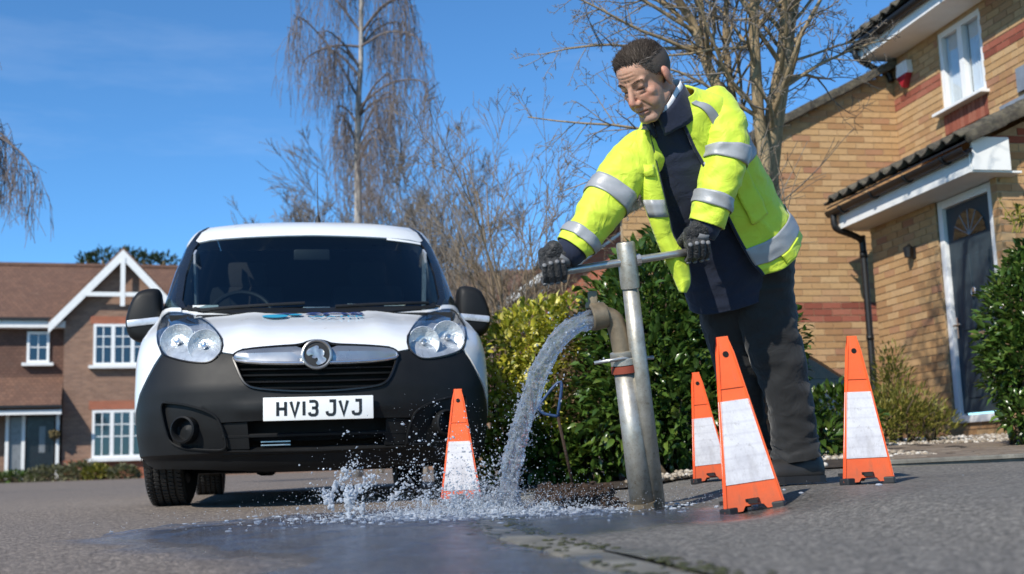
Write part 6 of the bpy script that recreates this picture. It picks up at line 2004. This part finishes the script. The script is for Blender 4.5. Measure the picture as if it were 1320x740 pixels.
# sculpt lines: eye slits, mouth, nasolabial folds, brow furrows (displacement in head space)
HI = HM.inverted()
tones = []
for v in body.data.vertices:
    q = (HI @ (v.co-HC))/HS
    x, y, z = q
    push = 0.0
    col = Vector((.53, .295, .195))
    if y > -.03 and z > -.14 and abs(x) < .1:
        ax_ = abs(x)
        for (fx, fz, gx, gz, w, dp) in ((.030, .0035, .016, 0, .0022, -.0042), (.034, -.012, .014, .003, .003, -.002)):
            push += dp*exp(-((z-fz+.06*(ax_-fx)**2*10)/w)**2)*smooth((gx-abs(ax_-fx))/.006)*(y > .05)
        push += -.0045*exp(-((z+.0685+.10*ax_*ax_/.02*.2)/.0024)**2)*smooth((.027-ax_)/.006)*(y > .06)
        d_ = abs((ax_-.018)-(-.028-z)*.55)
        push += -.0030*exp(-(d_/.0035)**2)*smooth((-.028-z)/.006)*smooth((z+.068)/.01)*(y > .05)
        push += -.0022*exp(-((ax_-.007)/.003)**2)*smooth((z-.018)/.006)*smooth((.046-z)/.01)*(y > .06)
        for fz in (.052, .064): push += -.0014*exp(-((z-fz)/.0022)**2)*smooth((.04-ax_)/.015)*(y > .05)
        # skin tone: flushed cheeks, lips, stubble; darker round the eyes and lid slits
        red = exp(-((ax_-.045)/.02)**2-((z+.02)/.025)**2)*.5+exp(-((ax_)/.014)**2-((z+.03)/.018)**2)*.7
        col = col.lerp(Vector((.50, .20, .145)), min(1, red)*(y > .03))
        lip = exp(-((z+.069)/.009)**2)*smooth((.027-ax_)/.006)*(y > .07)
        col = col.lerp(Vector((.36, .145, .115)), lip*.8)
        beard = smooth((-.045-z)/.02)*smooth((y+.02)/.03)*.45
        col = col.lerp(Vector((.27, .19, .16)), beard*(1-lip))
        eye = exp(-((ax_-.031)/.016)**2-((z-.004)/.008)**2)*(y > .055)
        col = col.lerp(Vector((.30, .14, .10)), eye*.6)
        slit = exp(-((z-.0025)/.0022)**2)*smooth((.013-abs(ax_-.031))/.004)*(y > .06)
        col = col.lerp(Vector((.03, .02, .016)), slit*.9)
    if abs(x) > .068 and abs(z) < .04: col = col.lerp(Vector((.52, .21, .15)), .6)
    v.co += (HM @ Vector((0, 1, 0)))*push*HS*1.6
    tones += [col.x, col.y, col.z, 1]
ca = body.data.color_attributes.new('tone', 'FLOAT_COLOR', 'POINT'); ca.data.foreach_set('color', tones)
# ---- hair: short strands combed back and across, over a scalp cap; eyebrows
hr = MB(); rg = random.Random(7)
def hairline(x, y, z):
    """> 0 where hair grows (head space)"""
    a = atan2(abs(x), y)                                 # 0 = face, pi = nape
    zmin = lin([(0, .084), (.35, .080), (.7, .072), (.95, .040), (1.15, .020), (1.45, .012), (1.75, -.02), (2.2, -.055), (3.2, -.07)], a)
    return z-zmin
def scalp(th, ph):
    d = Vector((cos(ph)*sin(th), cos(ph)*cos(th), sin(ph)))
    best = 0
    for c_, r_ in (((0, -.012, .040), (.076, .097, .082)), ((0, .012, .050), (.070, .082, .066))):
        c_ = Vector(c_); o_ = Vector((0, -.01, .03))-c_
        A = sum((d[i]/r_[i])**2 for i in range(3)); B = 2*sum(o_[i]*d[i]/r_[i]**2 for i in range(3)); Cc = sum((o_[i]/r_[i])**2 for i in range(3))-1
        t = (-B+sqrt(max(0, B*B-4*A*Cc)))/(2*A)
        best = max(best, t)
    return Vector((0, -.01, .03))+d*best, d
capm = MB(); NU, NV = 60, 30; ids = {}
for j in range(NV+1):
    ph = radians(-50+140*j/NV)
    for i in range(NU):
        p, d = scalp(2*pi*i/NU, ph)
        ids[(i, j)] = (len(capm.v), hairline(*p)); capm.v.append(tuple(hp(*(p+d*.0035))))
for j in range(NV):
    for i in range(NU):
        q = [ids[(i, j)], ids[((i+1) % NU, j)], ids[((i+1) % NU, j+1)], ids[(i, j+1)]]
        if min(h for _, h in q) > (.012 if j > NV*.52 else .003): capm.f.append(tuple(a for a, _ in q)); capm.r.append(.78 if j < NV*.60 else .62 if j < NV*.66 else .12); capm.m.append(0)
hair = capm.build('hair', M['hair'], MAN, smooth=True, attr=True)
for i in range(30000):
    th, ph = rg.uniform(0, 2*pi), math.asin(rg.uniform(-.75, 1))
    p, d = scalp(th, ph)
    h_ = hairline(*p)
    if h_ < rg.uniform(0, .010): continue
    if p.z < .06 and rg.random() < .25: continue
    topness = smooth((p.z-.068)/.026)
    side = 1-topness
    ln = lerp(.005, .030, topness)*rg.uniform(.7, 1.2)
    comb = Vector((-.40, lerp(-.85, -.15, smooth((p.y-.02)/.06)), .35))
    comb = comb.lerp(Vector((0, -.85, -.5)), smooth((side-.15)/.6))
    comb = (comb-d*comb.dot(d)).normalized()
    dirv = (d*lerp(.22, .15, topness)+comb+Vector((rg.gauss(0, .12), rg.gauss(0, .12), rg.gauss(0, .12)))).normalized()
    sidev = dirv.cross(d).normalized()*.0006
    a0 = p+d*.0015; a1 = a0+dirv*ln*.5+d*lerp(.0003, .0025, topness); a2 = a1+(dirv*ln*.5+comb*ln*.12-d*ln*.10)
    grey = (.55+.45*rg.random() if side > .5 and rg.random() < .6 else rg.random()*.85)
    o_ = len(hr.v)
    for p_, w in ((a0, 1), (a1, .9), (a2, .3)):
        hr.v.append(tuple(hp(*(p_-sidev*w)))); hr.v.append(tuple(hp(*(p_+sidev*w))))
    for z_ in (0, 2): hr.f.append((o_+z_, o_+z_+1, o_+z_+3, o_+z_+2)); hr.r.append(grey); hr.m.append(0)
struct(hr.build('hair_strands', M['hair'], MAN, attr=True, fix=False), 'stuff')
for s_ in (-1, 1):
    eb = MB()
    for i in range(110):
        t = rg.random(); x = s_*lerp(.012, .050, t)
        z = .0265+.006*sin(pi*t*.8)+rg.gauss(0, .0022); y = .0985-.85*(abs(x)-.01)**1.35*1.0*3.2*.5
        y = .0945-.62*max(0, abs(x)-.012)**1.2*1.35
        p = Vector((x, y, z)); d = Vector((s_*.9, -.1, .25+rg.gauss(0, .2))).normalized()
        sd = Vector((0, 0, .0005)); o_ = len(eb.v)
        for q in (p-sd, p+sd, p+d*.008): eb.v.append(tuple(hp(*q)))
        eb.f.append((o_, o_+1, o_+2)); eb.r.append(.4+rg.random()*.5); eb.m.append(0)
    eb.build('eyebrow', M['hair'], MAN, attr=True, fix=False)

# ---- fleece, shirt
TC = [(856, 140, 4.22, 24, .080), (865, 164, 4.26, 38, .10), (880, 196, 4.32, 52, .125), (895, 232, 4.37, 58, .13), (914, 282, 4.44, 60, .13), (930, 330, 4.50, 58, .13), (936, 365, 4.55, 54, .13), (940, 384, 4.57, 52, .13)]
G = ring_loft(TC, 56, None, fold=.006, ffreq=(9, 16), seed=3)
fl_ = smoothed(grid_mesh(G, True, True, True).build('fleece', M['navy'], MAN))
# stand collar of the fleece, open at the throat
nk = hp(0, -.045, -.125)
def collar(name, mat, r0, r1, zlo, zhi, gap, tilt, th, flare=.0, par=MAN):
    rows = []
    for i in range(7):
        t = i/6
        row = []
        for j in range(41):
            a = gap+(2*pi-2*gap)*j/40
            rr = lerp(r0, r1, t)
            # a = 0 points to the face
            fx, fy = sin(a)*rr, cos(a)*rr*1.12
            zz = lerp(zlo, zhi-tilt*max(0, cos(a)), t)
            w = noise.noise(Vector((a*2, t*3, 4)))*.004
            row.append(nk+HM @ Vector((fx*(1+flare*t), fy*(1+flare*t)+.012, zz+w)))
        rows.append(row)
    o = grid_mesh(rows, False).build(name, mat, par); solid(o, th); return smoothed(o)
collar('fleece_collar', M['navy'], .086, .076, -.055, .052, .22, .036, .010, .03)
collar('shirt_collar', M['shirt'], .074, .071, -.03, .072, .28, .045, .004, .05)
kz = hp(.0, .055, -.150)
# ---- jacket body, open down the front
JC = [(868, 122, 4.235, 25, .085), (872, 135, 4.25, 42, .100), (879, 152, 4.27, 60, .120), (889, 178, 4.31, 66, .14), (902, 206, 4.35, 68, .155), (919, 245, 4.41, 68, .16), (936, 285, 4.46, 72, .165), (950, 318, 4.50, 76, .17), (958, 336, 4.52, 78, .172)]
gapL = [(0, 150), (.1, 150), (.3, 162), (.5, 170), (.7, 176), (1, 182)]
gapR = [(0, 106), (.1, 104), (.3, 98), (.5, 98), (.7, 95), (1, 86)]
JG = ring_loft(JC, 110, None, lambda v: radians(curve(gapL, v)), lambda v: radians(360+curve(gapR, v)), per=14, fold=.009, ffreq=(7, 10), seed=5, power=2.4)
nJ = len(JG)
for i, row in enumerate(JG):                             # hem drops at the back corner and front edge
    v = i/(nJ-1)
    for j, p in enumerate(row):
        u = j/(len(row)-1)
        if v > .55:
            k_ = (v-.55)/.45
            p = row[j]; row[j] = p-CAMU*.035*k_*exp(-((u-.90)/.10)**2)-CAMU*.05*k_*exp(-((u-.0)/.06)**2)+CAMR*.012*k_*exp(-((u-.02)/.05)**2)
jk = grid_mesh(JG, False).build('jacket', M['hivis'], MAN); solid(jk, .009, -1); smoothed(jk)
def jtape(v0, v1, u0=0, u1=1, off=.0045):
    S_ = offset_rows(JG, v0, v1, off, False)
    n = len(S_[0]); a, b = int(u0*(n-1)), int(u1*(n-1))
    S_ = [r[a:b+1] for r in S_]
    o = grid_mesh(S_, False).build('reflective_tape', M['tape'], jk); solid(o, .003, 0); return smoothed(o)
jtape(.80, .905); jtape(.44, .535)
# braces over the shoulders
jtape(.07, .42, .865, .900)
# pocket flap, zip placket edges
S_ = offset_rows(JG, .46, .72, .008, False); n = len(S_[0])
o = grid_mesh([r[int(.855*n):int(.945*n)] for r in S_], False).build('chest_pocket', M['hivis'], jk); solid(o, .006, 0); smoothed(o)
S_ = offset_rows(JG, .90, .985, .008, False)
o = grid_mesh([r[int(.80*n):int(.90*n)] for r in S_], False).build('hip_pocket', M['hivis'], jk); solid(o, .006, 0); smoothed(o)
lineR = [r[-1] for r in JG]; lineL = [r[0] for r in JG]
for ln_ in (lineR,):
    smoothed(MB().tube([p for p in ln_[6:]], .006, 6).build('zip_edge', M['navy'], jk))
# loose left front panel hanging open between sleeve and fleece
PR = [(168, 822, 836, 4.200), (190, 818, 841, 4.185), (220, 820, 848, 4.175), (250, 826, 855, 4.175), (280, 836, 862, 4.185), (305, 845, 868, 4.195), (330, 855, 884, 4.205), (352, 866, 889, 4.215), (366, 872, 889, 4.22), (377, 877, 884, 4.225)]
def panel_rows(rows, off=0.0, n=12, a=0.0, b=1.0):
    sp_ = spline([(y, xa, xb, d) for y, xa, xb, d in rows], 4)
    return [[pm(lerp(q[1], q[2], lerp(a, b, j/n)), q[0], q[3]-off-.022*sin(pi*lerp(a, b, j/n))+.006*noise.noise(Vector((j*.25, q[0]*.03, 3)))) for j in range(n+1)] for q in sp_]
PG = panel_rows(PR)
o = grid_mesh(PG, False).build('jacket_front_panel', M['hivis'], jk); solid(o, .008); smoothed(o)
smoothed(MB().tube([r[-1] for r in PG], .005, 6).build('zip_edge', M['navy'], jk))
nP = len(PG)
PT_ = panel_rows(PR, .007)
i0 = min(range(nP), key=lambda i: abs(spline([(y, xa, xb, d) for y, xa, xb, d in PR], 4)[i][0]-258))
o = grid_mesh(PT_[i0:i0+4], False).build('reflective_tape', M['tape'], jk); solid(o, .003); smoothed(o)
o = grid_mesh([r[4:11] for r in panel_rows(PR, .010)[7:10]], False).build('pocket_flap', M['hivis'], jk); solid(o, .005); smoothed(o)
# ---- sleeves
SL = {'r': [(842, 188, 4.29, 26, .075), (823, 204, 4.25, 30, .080), (802, 228, 4.21, 29, .080), (784, 255, 4.18, 28, .076), (765, 284, 4.15, 25, .070), (749, 306, 4.13, 23, .062), (738, 321, 4.12, 21, .056)],
      'l': [(914, 134, 4.32, 24, .075), (926, 150, 4.28, 28, .085), (934, 174, 4.24, 28, .086), (935, 205, 4.22, 27, .082), (926, 240, 4.20, 24, .074), (917, 268, 4.19, 22, .066), (910, 289, 4.19, 21, .058)]}
TP = {'r': ((.43, .53), (.80, .89)), 'l': ((.44, .53), (.74, .83))}
for s_ in 'rl':
    G = ring_loft(SL[s_], 44, None, per=14, fold=.010, ffreq=(9, 14), seed=9 if s_ == 'r' else 21)
    o = grid_mesh(G, True, True).build('sleeve', M['hivis'], jk); solid(o, .005, -1); smoothed(o)
    for (a, b) in TP[s_]:
        t_ = grid_mesh(offset_rows(G, a, b, .0045, True), True).build('reflective_tape', M['tape'], o); solid(t_, .003, 0); smoothed(t_)
    a, b = Vector(G[-1][0]), None
    ce = sum(G[-1], Vector())/len(G[-1]); cp_ = sum(G[-10], Vector())/len(G[-10])
    dv = (ce-cp_).normalized()
    cu = MB().tube([ce-dv*.05, ce, ce+dv*.02, ce+dv*.045], [.056, .056, .053, .046], 28)
    smoothed(cu.build('cuff', M['navy'], o))
# ---- trousers and boots
LG = {'l': [(976, 318, 4.54, 46, .13), (978, 345, 4.56, 43, .125), (981, 380, 4.57, 40, .112), (993, 430, 4.58, 36, .098), (1008, 480, 4.60, 30, .086), (1020, 530, 4.63, 27, .078), (1024, 565, 4.65, 27, .074), (1027, 586, 4.66, 30, .082)],
      'r': [(945, 330, 4.58, 42, .13), (942, 365, 4.60, 40, .122), (940, 400, 4.64, 37, .110), (947, 440, 4.68, 33, .096), (953, 485, 4.72, 28, .086), (961, 535, 4.76, 25, .078), (970, 568, 4.79, 23, .074), (975, 588, 4.80, 25, .080)]}
tr_mb = MB()
for s_ in 'lr':
    G = ring_loft(LG[s_], 48, None, per=16, fold=.009, ffreq=(8, 13), seed=2 if s_ == 'l' else 31)
    n = len(G)
    for i, row in enumerate(G):                          # cloth stacking above the boot
        v = i/(n-1)
        c = sum(row, Vector())/len(row)
        for j, p in enumerate(row):
            k_ = smooth((v-.78)/.15)*.004*sin(v*60+3.2*noise.noise(p*9)*3)+.005*smooth((v-.25)/.2)*noise.noise(Vector((p.x*14+p.z*12, p.y*9, p.z*14)))
            row[j] = p+(p-c).normalized()*k_
    grid_mesh(G, True, True, False, tr_mb)
tro = tr_mb.build('trousers', M['trouser'], MAN); smoothed(tro)
o = ring_loft([(965, 312, 4.54, 56, .135), (962, 330, 4.555, 58, .14)], 48, None, per=6)
# white shirt tail below the jacket back
tl = []
for i, y in enumerate((300, 312, 324, 331)):
    tl.append([pm(lerp(985, 1016, j/6)+.2*i, y-6*j/6+1.5*sin(j), 4.47+.025*j/6) for j in range(7)])
o = grid_mesh(tl, False).build('shirt_tail', M['shirt'], MAN); solid(o, .004); smoothed(o)
for (px, py, d, ya) in ((1034, 618, 4.64, radians(200)), (990, 612, 4.80, radians(204))):
    c = at(px, py, d); c.z = ground_z(c.x, c.y)+.014; c -= MO
    R_ = Matrix.Rotation(ya, 3, 'Z')                     # local x = toe direction
    def bp(x, y, z): return c+R_ @ Vector((x, y, z))
    rows = []
    for (x, w, h, z0) in ((-.085, .028, .05, .006), (-.08, .036, .10, .0), (-.05, .041, .12, 0), (0, .042, .115, 0), (.05, .045, .085, 0), (.09, .050, .092, 0), (.14, .050, .084, 0), (.178, .040, .066, .003), (.197, .020, .040, .008)):
        rows.append([bp(x, w*cos(t)*(1 if sin(t) > 0 else 1.06), z0+h*.5+h*.5*math.copysign(abs(sin(t))**.7, sin(t))) for t in [2*pi*i/20 for i in range(20)]])
    bt = grid_mesh(rows, True, True, True)
    bo = smoothed(bt.build('boot', M['boot'], MAN))
    so = MB()
    so.loft([[bp(x*1.03, y*1.06, z) for x, y in ((-.085, -.03), (-.085, .03), (-.05, .043), (.05, .047), (.11, .052), (.17, .045), (.2, .02), (.2, -.02), (.17, -.045), (.11, -.052), (.05, -.047), (-.05, -.043))] for z in (-.004, .022)])
    so.build('sole', M['black_rubber'], bo)
    tu = MB().tube([bp(-.03, 0, .08), bp(-.035, 0, .14)], [.042, .044], 16)
    smoothed(tu.build('boot_shaft', M['boot'], bo))
# ---- gloves closed on the bar
BD = (BAR1-BAR0).normalized()
def hand(bp_, wr, thumb_dir, seed):
    """bp_: point on bar axis under the palm; wr: wrist; thumb_dir: +1/-1 along the bar for the thumb side"""
    h = MB(); pads = []
    n0 = (wr-bp_); n0 = (n0-BD*n0.dot(BD)).normalized()
    sd = BD.cross(n0).normalized()
    if sd.dot(-CAMF) < 0: sd = -sd
    def cy(u, ang, r): return bp_+BD*u+n0*(cos(radians(ang))*r)+sd*(sin(radians(ang))*r)
    def chain(pts, rads):
        for (a, ra), (b, rb) in zip(list(zip(pts, rads)), list(zip(pts, rads))[1:]):
            m = max(2, int((b-a).length/.004))
            for i in range(m+1): h.ball(a.lerp(b, i/m), lerp(ra, rb, i/m), 2)
    for f, (u, sc_) in enumerate(((.033, .95), (.011, 1.04), (-.011, 1.0), (-.032, .86))):
        u *= thumb_dir
        pts = [cy(u*.8, 5, .058), cy(u, 42, .052*sc_+.004), cy(u*1.05, 88, .039*sc_+.002), cy(u*1.05, 138, .031), cy(u*1.02, 188, .029), cy(u, 224, .028)]
        chain(pts, [.0125, .0120*sc_+.0005, .0112*sc_, .0105*sc_, .0100*sc_, .0090*sc_])
        pads.append((pts[1], sc_)); pads.append((pts[3], sc_))
    wl = wr-bp_
    # palm slab and heel
    for i in range(9):
        t = i/8
        for kx in (-1, -.5, 0, .5, 1):
            h.ball(bp_+n0*lerp(.034, .075, t)+wl*.0+BD*kx*lerp(.032, .024, t)+sd*lerp(.016, .0, t), lerp(.016, .020, t), 2)
    chain([bp_+n0*.07, bp_+n0*.085+(wl-n0*wl.dot(n0))*.3, wr, wr+(wr-bp_)*.25], [.030, .030, .030, .034])
    chain([bp_+n0*.060+BD*.030*thumb_dir-sd*.010, cy(.046*thumb_dir, -38, .040), cy(.044*thumb_dir, -85, .033), cy(.036*thumb_dir, -132, .030)], [.017, .0145, .0125, .0110])
    gl_ = h.build('glove', M['glove'], MAN, fix=False)
    gl_.data.transform(Matrix.Translation(-MO))
    md = gl_.modifiers.new('re', 'REMESH'); md.mode = 'VOXEL'; md.voxel_size = .0028
    md = gl_.modifiers.new('sm', 'SMOOTH'); md.factor = .5; md.iterations = 2
    modapply(gl_); gl_.data.materials.clear(); gl_.data.materials.append(M['glove']); smoothed(gl_)
    for p, s2 in pads:
        dcen = (p-bp_-BD*(p-bp_).dot(BD)).normalized()
        o = MB().ball(p+dcen*.0085*s2-MO, (.0085, .0085, .0045), 2, dcen.to_track_quat('Z', 'Y').to_matrix()).build('knuckle_pad', M['glove_grey'], gl_, smooth=True)
    # wrist strap
    w0 = wr-MO; dv = (wr-bp_).normalized()
    smoothed(MB().tube([w0-dv*.012, w0+dv*.012], [.0345, .0355], 20).build('wrist_strap', M['glove_grey'], gl_))
hand(BAR0.lerp(BAR1, .055), at(725, 333, 4.10), 1, 1)
hand(BAR0.lerp(BAR1, .925), at(903, 302, 4.17), -1, 2)
